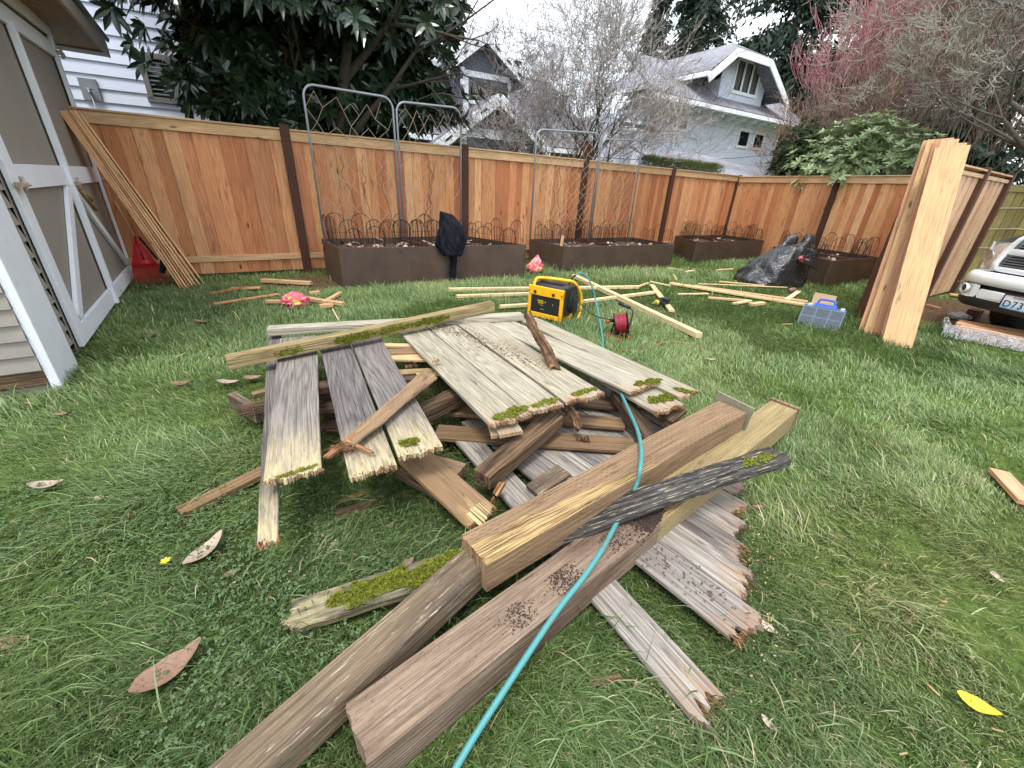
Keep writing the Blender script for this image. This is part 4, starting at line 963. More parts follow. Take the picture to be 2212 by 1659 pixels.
def magnolia():
    rg = random.Random(31); base = G(690, 320, 8.3)
    t = thing('magnolia_tree', base, 'large dark evergreen tree with big glossy leaves and rusty undersides, hanging over the left fence', 'tree')
    fs = Fast(); segs = []
    limbs = [((-.7, .1, .8), 2.4, .11), ((.4, -.1, 1), 3.0, .12), ((-.2, -.3, 1), 3.2, .12), ((-.9, .1, .6), 1.7, .08), ((.7, -.2, .5), 2.4, .07), ((-.3, -.4, .8), 1.8, .08), ((0, .5, 1), 3.0, .1)]
    segs.append((9, base, base + V(.05, 0, 1.6), .2, .16, .5))
    for d, L, r in limbs: grow(rg, base + V(.05, 0, 1.3), Vector(d), L, r, 3, segs, spread=.7, up=.1, kink=.2, kids=(3, 4), shrink=.6)
    Vt, F, rr = np_tubes([(a, b, r0, r1, q) for (l, a, b, r0, r1, q) in segs], 7); np_mesh('trunk', Vt, F, rr, M_barkd, t, base, True)
    # crown volume given as lobes surveyed from the photo: (u, v, distance, radius)
    lobes = [(500, 250, 8.1, .4), (700, 262, 8.6, .5), (830, 262, 8.8, .4), (600, 262, 8.4, .45), (860, 190, 8.5, .6), (640, 180, 7.6, .8), (540, 120, 7.5, .8), (318, 10, 6.4, .5), (430, 40, 7.2, .9), (475, 150, 7.4, .62), (560, 40, 7.4, 1.2), (560, 180, 7.8, .95), (700, 60, 7.8, 1.2), (690, 200, 8.0, .9), (820, 50, 8.0, 1.15), (830, 180, 8.3, .8),
             (900, 110, 8.3, .75), (480, 215, 7.4, .36), (600, -120, 8.0, 1.8), (420, -100, 7.6, 1.5), (780, -120, 8.4, 1.6), (900, 0, 8.6, .75), (930, 215, 8.4, .3), (860, 260, 8.5, .38), (480, 40, 6.6, .8), (640, 100, 6.9, .8), (760, 130, 7.2, .8), (260, 10, 6.2, .45),
             (650, 255, 8.6, .5), (760, 260, 8.7, .45), (560, 240, 8.2, .4)]
    N = 0
    for (u, v, D, R) in lobes:
        c = WD(u, v, D); n = int(80 * R * R + 34 * R)
        for i in range(n):
            d = V(rg.gauss(0, 1), rg.gauss(0, 1), rg.gauss(0, 1)).normalized(); rad = R * rg.random() ** .45
            p = c + d * rad
            if p.z < 1.95 or ((p - P0).dot(N1) < .35 and p.z < 3.1): continue
            axd = (d * .45 + V(rg.gauss(0, .35), rg.gauss(0, .35), .45 + rg.gauss(0, .3)) + V(.1, -.95, 0)); leafcluster(fs, rg, p, axd, .23, .085, rg.randint(7, 10), droop=rg.uniform(.05, .45)); N += 1
    for (u0, v0, u1, v1, D) in ((900, 170, 985, 250, 7.9), (905, 215, 1035, 205, 7.9), (880, 250, 960, 262, 8.0), (900, 20, 1000, 8, 8.3), (900, 230, 1000, 262, 7.8)):
        a = WD(u0, v0, D); b = WD(u1, v1, D - .2)
        m = [(a.lerp(b, k / 5) + V(0, 0, .06 * math.sin(k)), a.lerp(b, (k + 1) / 5) + V(0, 0, .06 * math.sin(k + 1)), .012, .01, .5) for k in range(5)]
        Vt, F, rr = np_tubes(m, 5); np_mesh('branch', Vt, F, rr, M_bark, t, base, True)
        for k in (.72, .86, 1.0): leafcluster(fs, rg, a.lerp(b, k), (b - a).normalized() + V(0, 0, .5), .22, .08, 8, droop=.2)
    fs.build('crown', M_mag, t, base); print('magnolia clusters', N)
magnolia()
# rhododendron + dark shrub + hedge
def leafy(name, base, lobes, label, cat, seed, mat, L, w, n, dens, droop=.15):
    rg = random.Random(seed); t = thing(name, base, label, cat); fs = Fast(); segs = []
    for c, R in lobes:
        segs.append((base + V(rg.uniform(-.3, .3), rg.uniform(-.3, .3), 0), c, .05, .015, .5))
        for i in range(int(dens * R * R)):
            d = V(rg.gauss(0, 1), rg.gauss(0, 1), rg.gauss(0, 1)).normalized(); p = c + d * R * rg.random() ** .3
            leafcluster(fs, rg, p, d + V(0, 0, .9), L, w, n, droop, nrow=2)
    Vt, F, rr = np_tubes(segs, 5); np_mesh('stems', Vt, F, rr, M_bark, t, base); fs.build('crown', mat, t, base); return t
lob = [(WD(u, v + 6, d + .9), R * .98) for (u, v, d, R) in ((1750, 345, 12.0, .55), (1810, 330, 12.2, .7), (1870, 300, 12.3, .62), (1890, 345, 12.0, .7), (1960, 330, 12.0, .55), (1975, 355, 11.6, .5), (1830, 360, 11.6, .5), (1760, 365, 11.7, .4), (1840, 285, 12.6, .4), (1905, 280, 12.5, .35), (1820, 372, 11.0, .25))]
leafy('rhododendron', G(1860, 400, 12.4), lob, 'rounded pale green broad-leaved shrub above the fence near the leaning boards', 'shrub', 41, M_rho, .17, .06, 8, 230)
M_thu = leafmat('dark conifer shrub', srgb(56, 66, 40), srgb(50, 60, 38), .8, .35, .2, .1)
lob = [(WD(u, v, 13.2), R) for (u, v, R) in ((1705, 350, .45), (1720, 310, .4), (1745, 285, .3), (1700, 375, .45), (1735, 350, .5))]
leafy('conifer_shrub', G(1725, 400, 13.3), lob, 'dark rounded conifer shrub between the stucco house and the broad-leaved shrub', 'shrub', 42, M_thu, .12, .02, 9, 700, .0)
M_hed = leafmat('hedge foliage', srgb(78, 92, 44), srgb(84, 92, 50), .8, .4, .2, .15, deadc=srgb(120, 92, 56))
hb = FC - D1 * 2.3 + N1 * 1.0
rg = random.Random(43); fs = Fast(); t = thing('hedge', hb, 'low clipped green hedge showing just above the fence, in front of the stucco house', 'hedge')
for i in range(2600):
    s = rg.uniform(-3.1, .05); p = FC + D1 * s + N1 * rg.uniform(.35, .8) + V(0, 0, 2.12 - .34 * rg.random() ** 2 + .05 * mnoise.noise(V(s * 3, 0, 0)) - (.25 if s > -.1 else 0))
    leafcluster(fs, rg, p, V(rg.gauss(0, .3), rg.gauss(0, .3), 1), .1, .016, 7, 0, nrow=1, lift=1.3)
fs.build('crown', M_hed, t, hb); m = MB(); 
for s in (-2.8, -1.9, -1.0, -.2): m.tube([FC + D1 * s + N1 * .6, FC + D1 * s + N1 * .6 + V(0, 0, 1.8)], .03, 5)
m.build('stems', M_bark, t)
# conifers
M_con = leafmat('conifer needles', srgb(46, 60, 50), srgb(50, 62, 52), .8, .4, .2, .05)
def conifer(base, H, Rb, label, seed, z0=2.0, dens=1.0, hang=.35, lv=.42):
    rg = random.Random(seed); t = thing('conifer_tree', base, label, 'tree', 'tall dark conifers behind the houses'); segs = [(base, base + V(0, 0, H), .38, .05, .5)]
    P = []; D = []
    z = z0
    while z < H:
        f = 1 - (z / H) ** 1.3; R = Rb * max(.08, f) * rg.uniform(.75, 1.15)
        for b in range(rg.randint(4, 5)):
            a = rg.random() * 6.28; d = V(math.cos(a), math.sin(a), 0); p0 = base + V(0, 0, z); n = 7; prev = p0
            for k in range(1, n + 1):
                u = k / n; q = p0 + d * R * u + V(0, 0, .25 * R * u - hang * R * u * u); segs.append((prev, q, .05 * (1.1 - u), .05 * (1.0 - u) + .006, .5)); prev = q
                m = int(15 * dens * (1.15 - abs(u - .6)))
                for _ in range(m):
                    s = V(rg.gauss(0, .32), rg.gauss(0, .32), rg.gauss(-.12, .16)) * (R / 3); P.append(q + s); D.append(d * rg.uniform(0, .7) + V(rg.gauss(0, .5), rg.gauss(0, .5), -rg.uniform(.2, 1.0)))
        z += lv * rg.uniform(.8, 1.2)
    P = np.array([p[:] for p in P]); D = np.array([p[:] for p in D]); D /= np.linalg.norm(D, axis=1, keepdims=True)
    N = len(P); NRl = np.random.default_rng(seed); s = np.cross(D, NRl.normal(size=(N, 3))); s /= np.linalg.norm(s, axis=1, keepdims=True)
    L = NRl.uniform(.25, .6, (N, 1)); w = NRl.uniform(.05, .11, (N, 1))
    Vt = np.stack([P - s * w * .3, P + D * L * .5 - s * w, P + D * L, P + D * L * .5 + s * w], axis=1).reshape(-1, 3)
    F = np.arange(N * 4).reshape(N, 4)
    np_mesh('crown', Vt, F, NRl.random(N), M_con, t, base)
    Vt, F, rr = np_tubes(segs, 5); np_mesh('trunk', Vt, F, rr, M_barkd, t, base); print('conifer', N); return t
conifer(G(1500, 100, 40), 22, 4.8, 'dark drooping conifer behind the stucco house, left of its ridge', 51, 3, 1.1, .6)
conifer(G(1420, 60, 46), 19, 3.2, 'smaller dark conifer farthest to the left behind the bare tree', 52, 6, .9, .7)
conifer(G(1720, 60, 37), 23, 6.5, 'broad dark conifer rising right of the stucco house dormer', 53, 3, 1.4, .35)
conifer(G(1950, 60, 34), 21, 6.5, 'dark conifer behind the coral-twigged tree', 54, 3, 1.3, .4)
conifer(G(2180, 60, 30), 20, 6.0, 'dark conifer in the top right corner behind the grey bare tree', 55, 3, 1.3, .4)
conifer(G(1850, 200, 48), 14, 6.0, 'lower dark conifer filling the gap behind the coral twigs', 56, 1, 1.3, .4)
conifer(G(2060, 300, 26), 7.5, 3.4, 'low dark evergreen behind the fence at the right', 57, .5, 1.4, .4)
conifer(G(1120, 20, 60), 15, 4.0, 'distant conifer above the roof of the slate grey house', 58, 3, .7, .5)
# ------------------------------------------------------------------ the scrap pile
rp = random.Random(77)
def mosstuft(mb, pts, n, spread, rg, h=.012):
    for i in range(n):
        c = rg.choice(pts); 
        p = Vector(c) + V(rg.gauss(0, spread), rg.gauss(0, spread), 0)
        a = rg.random() * 6.3; s = V(math.cos(a), math.sin(a), 0) * rg.uniform(.002, .005); hh = h * rg.uniform(.4, 1.3)
        tip = p + V(rg.uniform(-.006, .006), rg.uniform(-.006, .006), hh)
        mb.face([mb.vert(p - s), mb.vert(p + s), mb.vert(tip)], None, rg.random())
def mosspatch(name, parent, A, B, w, n, up=V(0, 0, 1), h=.014, dens_end=0, seed=1):
    """fringe of moss tufts on a strip A-B of width w lying on a board"""
    h *= .55; n = int(n * 1.6)
    rg = random.Random(seed); m = MB(); A = Vector(A); B = Vector(B); d = B - A; s = up.cross(d).normalized()
    for i in range(n):
        u = rg.random(); v = rg.gauss(0, .33)
        if abs(v) > .5 or abs(v) * 2 > .1 + 1.0 * math.sin(math.pi * u) ** .5 * (.65 + .9 * mnoise.noise(V(u * 6, seed, v * 4))) or mnoise.noise(V(u * 14, seed + 4, v * 7)) < -.18 - .5 * (rg.random() - .4): continue
        p = A + d * u + s * v * w + up * .0005; a = rg.random() * 6.3; t = (s * math.cos(a) + d.normalized() * math.sin(a)) * rg.uniform(.003, .006)
        if rg.random() < .55:
            t = t * 1.9; tip = p + up * h * rg.uniform(.25, .6) + s * rg.uniform(-.012, .012) + d.normalized() * rg.uniform(-.012, .012)
        else: tip = p + up * h * rg.uniform(.3, 1.2) + s * rg.uniform(-.006, .006) + d.normalized() * rg.uniform(-.006, .006)
        m.face([m.vert(p - t), m.vert(p + t), m.vert(tip)], None, rg.random())
    return m.build(name, M_moss, parent)
def splinters(mb, P, d, w, n, L, rg, side):
    for i in range(n):
        p = Vector(P) + side * rg.uniform(-w / 2, w / 2) + V(0, 0, -rg.random() * .015)
        dd = (d + V(rg.gauss(0, .25), rg.gauss(0, .25), rg.gauss(0, .25))).normalized() * L * rg.uniform(.3, 1.2)
        s = side * rg.uniform(.001, .003)
        mb.face([mb.vert(p - s), mb.vert(p + s), mb.vert(p + dd)], None, rg.random()); mb.face([mb.vert(p - V(0, 0, .002)), mb.vert(p + V(0, 0, .002)), mb.vert(p + dd)], None, rg.random())
def bd(par, name, a, b, w, t, mat, jag=(0, 0), moss=None, spl=True, lbl=None, **k):
    """board as a part of par; a,b=(u,v,z) surveyed ends of the top face centre line"""
    A = W(*a); B = W(*b); m = MB(); m.plank(A, B, w, t, jag=jag, rg=rp, wob=k.pop('wob', .004), erode=k.pop('erode', .002), **k)
    d = (B - A).normalized(); s = V(0, 0, 1).cross(d).normalized()
    o = m.build(name, mat, par)
    if lbl: o['label'] = lbl
    if spl and jag[1]:
        q = MB(); splinters(q, B - V(0, 0, t * .4), d, w * .95, int(w * 240), .03, rp, s); q.build('splinters', M_rotl, o)
    return o, A, B
Z0 = .335
def crumble(q, P, d, s, w, n, rg, amp=.02):
    for i in range(n):
        p = Vector(P) + s * rg.uniform(-w / 2, w / 2) + d * rg.gauss(0, amp * .5) + V(0, 0, rg.uniform(-.016, .004)); r_ = rg.uniform(.0012, .0036)
        dd = (d + V(rg.gauss(0, .35), rg.gauss(0, .35), rg.gauss(0, .3))).normalized() * r_ * rg.uniform(1.5, 5); q.plank(p - dd, p + dd, r_ * .8, r_ * .6, rg.random(), bev=.0002, nw=1, nl=1)
# --- upper fence panel, six pickets under the back rail
pan = thing('broken_fence', W(850, 850, .1), 'weathered grey fence panel with rotten jagged picket ends on top of the pile', 'fence panel')
TL_ = (.30, .33)
def edge(n, par, uL0, v0L, uR0, v0R, uL1, v1L, uR1, v1R, z0, z1, mat, t=.019, jag=(0, .022), **k):
    """picket given by its four surveyed corners"""
    a = W(uL0, v0L, z0); b = W(uR0, v0R, z0); c = W(uR1, v1R, z1); d = W(uL1, v1L, z1)
    A = (a + b) / 2; B = (c + d) / 2; x = (B - A).normalized(); s = V(0, 0, 1).cross(x)
    w0 = abs((b - a).dot(s)); w1 = abs((c - d).dot(s)); w = (w0 + w1) / 2; m = MB()
    m.plank(A, B, w, t, jag=jag, rg=rp, wob=.003, erode=.0018, taper=(w0 / w, w1 / w) if abs(w0 - w1) < .06 else None, **k)
    o = m.build(n, mat, par)
    if jag[1]:
        q = MB(); splinters(q, B - V(0, 0, t * .4), x, w * .95, int(w * 200), .018, rp, s); crumble(q, B, x, s, w * .96, int(w * 520), rp, .014); q.build('splinters', M_rotl, o)
    return o, A, B, x, s, w
b0 = thing('broken_board', W(590, 900, .1), 'narrow weathered grey board reaching lowest at the left end of the pile, under the panel', 'board')
edge('plank', b0, 578, 726, 608, 726, 556, 1168, 600, 1168, .27, .26, M_greyw, jag=(0, .03))
o1 = edge('picket', pan, 604, 728, 684, 728, 568, 1044, 694, 1006, .30, Z0, M_greyw, jag=(0, .035), rn=.95)
o2 = edge('picket', pan, 689, 736, 752, 730, 755, 1034, 856, 1000, .30, Z0, M_greyw, jag=(0, .03), rn=.5)
o3 = edge('picket', pan, 756, 732, 822, 728, 858, 982, 958, 966, .30, Z0, M_greyw, jag=(0, .03), rn=.2)
pan2 = thing('broken_fence', W(1050, 780, .1), 'pale greenish fence panel of three mossy-ended pickets in the middle of the pile', 'fence panel')
o4 = edge('picket', pan2, 858, 712, 918, 704, 1062, 921, 1143, 890, .31, .345, M_pale, jag=(0, .022), rn=.4)
o5 = edge('picket', pan2, 922, 704, 980, 698, 1146, 892, 1214, 870, .31, .345, M_pale, jag=(0, .02), rn=.7)
o6 = edge('picket', pan2, 984, 700, 1058, 694, 1228, 866, 1302, 850, .31, .345, M_pale, jag=(0, .022), rn=.1)
pan3 = thing('broken_fence', W(1300, 780, .1), 'pale two-picket fence panel with bright moss on its right end, nearest the yellow compressor', 'fence panel')
o7 = edge('picket', pan3, 1040, 698, 1110, 690, 1362, 842, 1420, 832, .30, .31, M_pale, jag=(0, .016), rn=.8)
o8 = edge('picket', pan3, 1112, 690, 1168, 686, 1440, 838, 1540, 862, .30, .29, M_pale, jag=(0, .03), rn=.3)
o9 = edge('picket', pan3, 1150, 740, 1210, 728, 1405, 884, 1490, 880, .26, .27, M_pale, jag=(0, .03), rn=.6)
bd(pan, 'rail', (578, 707, .352), (925, 688, .352), .10, .05, M_pale, rn=.9); 
bd(pan3, 'rail', (928, 688, .352), (1128, 677, .352), .10, .05, M_pale, rn=.9)
bd(pan2, 'rail', (800, 760, .29), (1085, 748, .29), .09, .035, M_pinkb, spl=False)
bd(pan, 'rail', (596, 838, .296), (900, 812, .296), .09, .035, M_rot, spl=False)
for (par, A_, B_, w, n, sd, hh) in ((pan2, W(1068, 905, .346), W(1140, 878, .346), .1, 900, 1, .014), (pan2, W(1148, 880, .346), W(1205, 860, .346), .07, 500, 2, .012), (pan2, W(1236, 853, .346), W(1290, 838, .346), .07, 700, 3, .012),
                             (pan3, W(1370, 832, .311), W(1428, 820, .311), .085, 1300, 4, .018), (pan3, W(1400, 868, .275), W(1468, 852, .275), .11, 1600, 5, .018), (pan3, W(1455, 838, .296), W(1500, 848, .296), .06, 500, 6, .012),
                             (pan, W(862, 958, Z0 + .001), W(905, 952, Z0 + .001), .07, 700, 7, .016), (pan, W(590, 1034, Z0 + .001), W(690, 1002, Z0 + .001), .03, 220, 8, .008)):
    mosspatch('moss', par, A_, B_, w, n, seed=sd, h=hh)
# mossy square beam across the top
mb_ = thing('wood_beam', W(770, 720, .36), 'mossy square beam lying diagonally across the top of the panels', 'beam')
bd(mb_, 'timber', (487, 770, .40), (1062, 652, .44), .075, .075, M_mossw, spl=False, jag=(.012, .02), wob=.004, erode=.003, warp=.1)
A_ = W(487, 770, .40); B_ = W(1062, 652, .44); sd_ = V(0, 0, 1).cross((B_ - A_).normalized()).normalized()
fr = -sd_ if sd_.y > 0 else sd_
for (a, b, n) in ((.30, .44, 1500), (.44, .60, 700), (.60, .76, 1500), (.12, .2, 250)):
    pa = A_.lerp(B_, a) + fr * .0425 - V(0, 0, .034); pb = A_.lerp(B_, b) + fr * .0425 - V(0, 0, .034)
    mosspatch('moss', mb_, pa, pb, .07, n, up=fr, seed=int(a * 100), h=.018)
# tan boards in the gap under the top panel
for i, (a, b, w, l, mt_) in enumerate((((790, 742, .285), (905, 745, .285), .05, 'pale tan board in the gap between the two top panels, nearest the back', M_cedf), ((800, 768, .275), (935, 770, .275), .11, 'wide pale tan board in the gap between the two top panels', M_cedf), ((840, 806, .262), (960, 800, .262), .10, 'tan board with broken edge in the gap behind the incised strip', M_raw))):
    m = MB(); m.plank(W(*a), W(*b), w, .02, rg=rp, jag=(.01, .01)); one('broken_board', m, mt_, l, 'board')
# incised splintered strip on top
t = thing('incised_strip', W(830, 880, .36), 'brown splintered strip with rows of incision marks lying across the grey pickets', 'board')
A_ = W(752, 955, .365); B_ = W(930, 806, .38); m = MB(); m.plank(A_, B_, .088, .014, rg=rp, jag=(.05, .03), erode=.009, warp=.6, nl=26); m.build('strip', M_inc, t)
m = MB(); s_ = V(0, 0, 1).cross((B_ - A_).normalized()); splinters(m, A_, -(B_ - A_).normalized(), .07, 60, .09, rp, s_); splinters(m, B_, (B_ - A_).normalized(), .07, 30, .04, rp, s_); m.build('splinters', M_rotl, t)
m = MB(); m.plank(W(705, 985, .352), W(770, 935, .366), .028, .012, rg=rp, jag=(.03, .03), erode=.004); m.plank(W(750, 950, .372), W(800, 975, .362), .02, .008, rg=rp, jag=(.01, .02)); m.plank(W(720, 965, .356), W(765, 962, .362), .03, .01, rg=rp, jag=(.02, .02)); m.build('loose_shard', M_rotl, t)
# --- bottom panel: long grey pickets lying on the grass
pb = thing('broken_fence', W(1400, 1150, 0), 'large weathered grey fence panel lying flat at the bottom of the pile', 'fence panel')
GD = V(.643, -.766, 0); GP = V(.766, .643, 0)
def gp(al, ac, z): return GD * al + GP * ac + V(0, 0, z)
ends = [(1.085, -.17), (1.225, -.25), (1.365, -.32), (1.50, -.38), (1.64, -.44), (1.78, -.51), (1.92, -.58), (2.05, -.66)]
ws = [.165, .150, .110, .125, .125, .125, .12, .12]
ac = 1.10
for i, (w_, (_, al)) in enumerate(zip(ws, ends)):
    c = ac + w_ / 2; ac += w_ + (.003 if i < 3 else .009)
    m = MB(); st_ = -1.75 + rp.uniform(-.1, .05)
    m.plank(gp(st_, c, .085), gp(al + .02, c, .085 + .004 * (i % 2)), w_, .018, rg=rp, jag=(.02, .045 if i in (0, 1, 2) else .03), nw=int(w_ / .003), wob=.003, erode=.002, rn=(.15, .6, .3, .8, .1, .5, .7, .2)[i])
    o = m.build('picket', M_greyd, pb)
    q = MB(); splinters(q, gp(al + .02, c, .08), GD, w_, int(w_ * 300), .028, rp, GP); crumble(q, gp(al + .02, c, .085), GD, GP, w_, int(w_ * 420), rp, .035); q.build('splinters', M_rot if i % 2 else M_rotl, o)
for k, al in enumerate((-.75, -1.35)):
    m = MB(); m.plank(gp(al, 1.05, .066), gp(al, 2.08, .066), .09, .04, rg=rp); m.build('rail', M_brown, pb)
foot([gp(-1.8, 1.08, 0), gp(-.1, 1.08, 0), gp(-.6, 2.05, 0), gp(-1.8, 2.05, 0)], .045)
# inner grey boards further left of the same layer
for i, (c, st_, en, rn, wd_) in enumerate(((.96, -1.62, -.63, .5, .12), (1.02, -1.1, -.62, .9, .05))): pass
t = thing('broken_board', gp(-.4, .91, 0), 'single weathered grey board at the bottom right, its front end split into red splinters', 'board')
A_ = V(.05, 1.42, .075); B_ = W(1537, 1530, .05); B_ = W(1540, 1545, .05); A_ = W(985, 962, .07); d = (W(1290, 1262, .06) - W(1512, 1503, .05)); d.normalize(); A_ = W(1512, 1503, .05) + d * 1.45 + V(0, 0, .03)
B_ = W(1512, 1503, .05)
m = MB(); m.plank(A_, B_, .13, .022, rg=rp, jag=(.01, .09), wob=.004, erode=.003, rn=.55, nw=22); o = m.build('plank', M_greyd, t)
q = MB(); s_ = V(0, 0, 1).cross((B_ - A_).normalized()); splinters(q, B_ - V(0, 0, .01), (B_ - A_).normalized(), .12, 70, .07, rp, s_); q.build('splinters', M_rotl, o)
footplank(A_, B_, .12, .028)
# brown crossing boards on the bottom panel
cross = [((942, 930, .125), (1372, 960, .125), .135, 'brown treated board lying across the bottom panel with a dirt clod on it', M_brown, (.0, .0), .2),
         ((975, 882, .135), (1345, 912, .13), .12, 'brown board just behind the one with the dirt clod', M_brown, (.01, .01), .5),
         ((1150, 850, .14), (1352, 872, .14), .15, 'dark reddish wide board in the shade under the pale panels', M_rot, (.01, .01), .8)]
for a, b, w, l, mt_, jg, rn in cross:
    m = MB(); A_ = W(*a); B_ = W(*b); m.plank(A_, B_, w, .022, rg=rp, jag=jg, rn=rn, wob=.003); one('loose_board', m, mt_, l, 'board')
# brown underside board to the lower left
t = thing('broken_board', W(960, 1050, .1), 'brown board with pale torn end pointing to the front beside the grey pickets', 'board')
o, A_, B_ = bd(t, 'plank', (890, 978, .19), (1042, 1112, .15), .15, .024, M_pinkb, jag=(.01, .02), spl=False, rn=.3)
m = MB(); d = (B_ - A_).normalized(); s_ = V(0, 0, 1).cross(d); m.plank(B_ - d * .05 + V(0, 0, .0015) - s_ * .0, B_ + d * .015 + V(0, 0, .0015), .09, .006, rg=rp, jag=(.02, .03)); splinters(m, B_, d, .14, 40, .03, rp, s_); m.build('torn_end', M_raw, t)
q_ = W(890, 985, .19)
# wood block and pieces under it
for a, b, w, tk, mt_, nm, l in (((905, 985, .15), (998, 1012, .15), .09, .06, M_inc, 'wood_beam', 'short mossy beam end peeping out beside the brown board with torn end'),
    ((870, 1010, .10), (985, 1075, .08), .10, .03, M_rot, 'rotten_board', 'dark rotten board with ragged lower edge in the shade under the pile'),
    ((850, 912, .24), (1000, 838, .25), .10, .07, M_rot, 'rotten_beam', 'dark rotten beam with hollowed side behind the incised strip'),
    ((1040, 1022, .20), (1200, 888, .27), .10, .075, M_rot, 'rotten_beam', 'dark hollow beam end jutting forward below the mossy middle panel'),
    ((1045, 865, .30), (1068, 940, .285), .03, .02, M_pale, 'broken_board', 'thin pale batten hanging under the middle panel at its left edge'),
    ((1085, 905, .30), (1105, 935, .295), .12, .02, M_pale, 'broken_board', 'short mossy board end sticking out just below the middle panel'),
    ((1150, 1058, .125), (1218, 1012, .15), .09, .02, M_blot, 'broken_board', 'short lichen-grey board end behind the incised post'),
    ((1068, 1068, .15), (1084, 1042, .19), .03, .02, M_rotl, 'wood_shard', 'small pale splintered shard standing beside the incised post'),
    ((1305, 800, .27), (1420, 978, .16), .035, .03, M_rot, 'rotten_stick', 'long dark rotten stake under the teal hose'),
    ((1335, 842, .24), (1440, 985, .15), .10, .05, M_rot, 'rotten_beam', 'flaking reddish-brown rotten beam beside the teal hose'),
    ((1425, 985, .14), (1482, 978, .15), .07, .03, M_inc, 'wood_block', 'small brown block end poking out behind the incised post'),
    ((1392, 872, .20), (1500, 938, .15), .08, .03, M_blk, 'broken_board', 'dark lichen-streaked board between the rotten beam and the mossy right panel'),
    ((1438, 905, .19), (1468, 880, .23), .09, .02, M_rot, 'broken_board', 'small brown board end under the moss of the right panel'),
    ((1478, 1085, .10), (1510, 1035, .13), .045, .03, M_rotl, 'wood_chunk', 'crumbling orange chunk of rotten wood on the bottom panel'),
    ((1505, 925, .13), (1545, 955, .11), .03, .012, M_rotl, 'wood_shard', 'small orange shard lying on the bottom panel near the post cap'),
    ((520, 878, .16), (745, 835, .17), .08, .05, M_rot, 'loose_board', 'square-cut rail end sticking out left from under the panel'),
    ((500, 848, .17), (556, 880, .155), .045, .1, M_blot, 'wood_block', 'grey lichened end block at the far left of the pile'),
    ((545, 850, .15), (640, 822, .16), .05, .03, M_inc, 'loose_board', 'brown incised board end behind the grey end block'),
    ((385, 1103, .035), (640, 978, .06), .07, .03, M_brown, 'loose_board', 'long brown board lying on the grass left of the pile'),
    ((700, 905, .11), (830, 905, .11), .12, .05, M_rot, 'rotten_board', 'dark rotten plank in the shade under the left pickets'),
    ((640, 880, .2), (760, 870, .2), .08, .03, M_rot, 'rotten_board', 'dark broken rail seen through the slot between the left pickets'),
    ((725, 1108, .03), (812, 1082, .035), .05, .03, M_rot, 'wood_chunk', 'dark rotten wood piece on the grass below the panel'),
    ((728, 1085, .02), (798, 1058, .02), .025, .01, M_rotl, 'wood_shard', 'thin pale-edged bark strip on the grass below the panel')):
    A_ = W(*a); B_ = W(*b); rot = 'rott' in nm or mt_ in (M_rot, M_rotl)
    m = MB(); m.plank(A_, B_, w, tk, rg=rp, jag=(.006, .02) if rot else (.003, .003), erode=.006 if rot else .002, wob=.006 if rot else .002, nl=10, warp=.15 if rot else 0)
    if rot:
        s_ = V(0, 0, 1).cross((B_ - A_).normalized()); splinters(m, A_ - V(0, 0, tk * .5), (A_ - B_).normalized(), w * .8, 24, .035, rp, s_)
    one(nm, m, mt_, l, 'board' if 'board' in nm else ('beam' if 'beam' in nm else 'wood piece'))
    if A_.z < .1: footplank(A_, B_, w, .012)
m = MB(); c_ = W(1045, 920, .15)
# bark stick poking up
def barkstick(a, b, r0, r1, label, n=16, seed=1):
    rg = random.Random(seed); A = W(*a); B = W(*b); m = MB(); nn = 12; rings = []
    d = (B - A).normalized(); x = d.orthogonal().normalized(); y = d.cross(x)
    for i in range(n + 1):
        f = i / n; c = A.lerp(B, f) + x * .006 * math.sin(f * 7) ; rr = r0 + (r1 - r0) * f
        rings.append([m.vert(c + (x * math.cos(k * 2 * math.pi / nn) + y * math.sin(k * 2 * math.pi / nn)) * rr * (1 + .35 * mnoise.noise(V(math.cos(k * .52) * 2, math.sin(k * .52) * 2, f * 9 + seed)) + rg.uniform(-.12, .12)) + d * (rg.uniform(-.02, .02) if i in (0, n) else 0), .1) for k in range(nn)])
    for i in range(n):
        for k in range(nn):
            k2 = (k + 1) % nn; m.face([rings[i][k], rings[i][k2], rings[i + 1][k2], rings[i + 1][k]], [(i / n * .5, k / nn * .2), (i / n * .5, (k + 1) / nn * .2), ((i + 1) / n * .5, (k + 1) / nn * .2), ((i + 1) / n * .5, k / nn * .2)], rg.random() * .6 + .2)
    m.face(list(reversed(rings[0])), None, .9); m.face(rings[-1], None, .9); return one('bark_stick', m, M_rotb, label, 'stick')
M_rotb = wood('flaking bark', [srgb(86, 62, 48), srgb(124, 92, 70), srgb(150, 116, 84), srgb(64, 50, 44)], .8, .5, 0, .95, fine=40, stain=.4, staincol=srgb(44, 36, 34), bs=1.6)
barkstick((1140, 680, .56), (1200, 800, .33), .031, .036, 'bark-covered stick poking up steeply through the pale panels in front of the compressor')
barkstick((1215, 860, .30), (1252, 925, .20), .038, .02, 'rotten stub hanging down below the pale middle panel', seed=4)
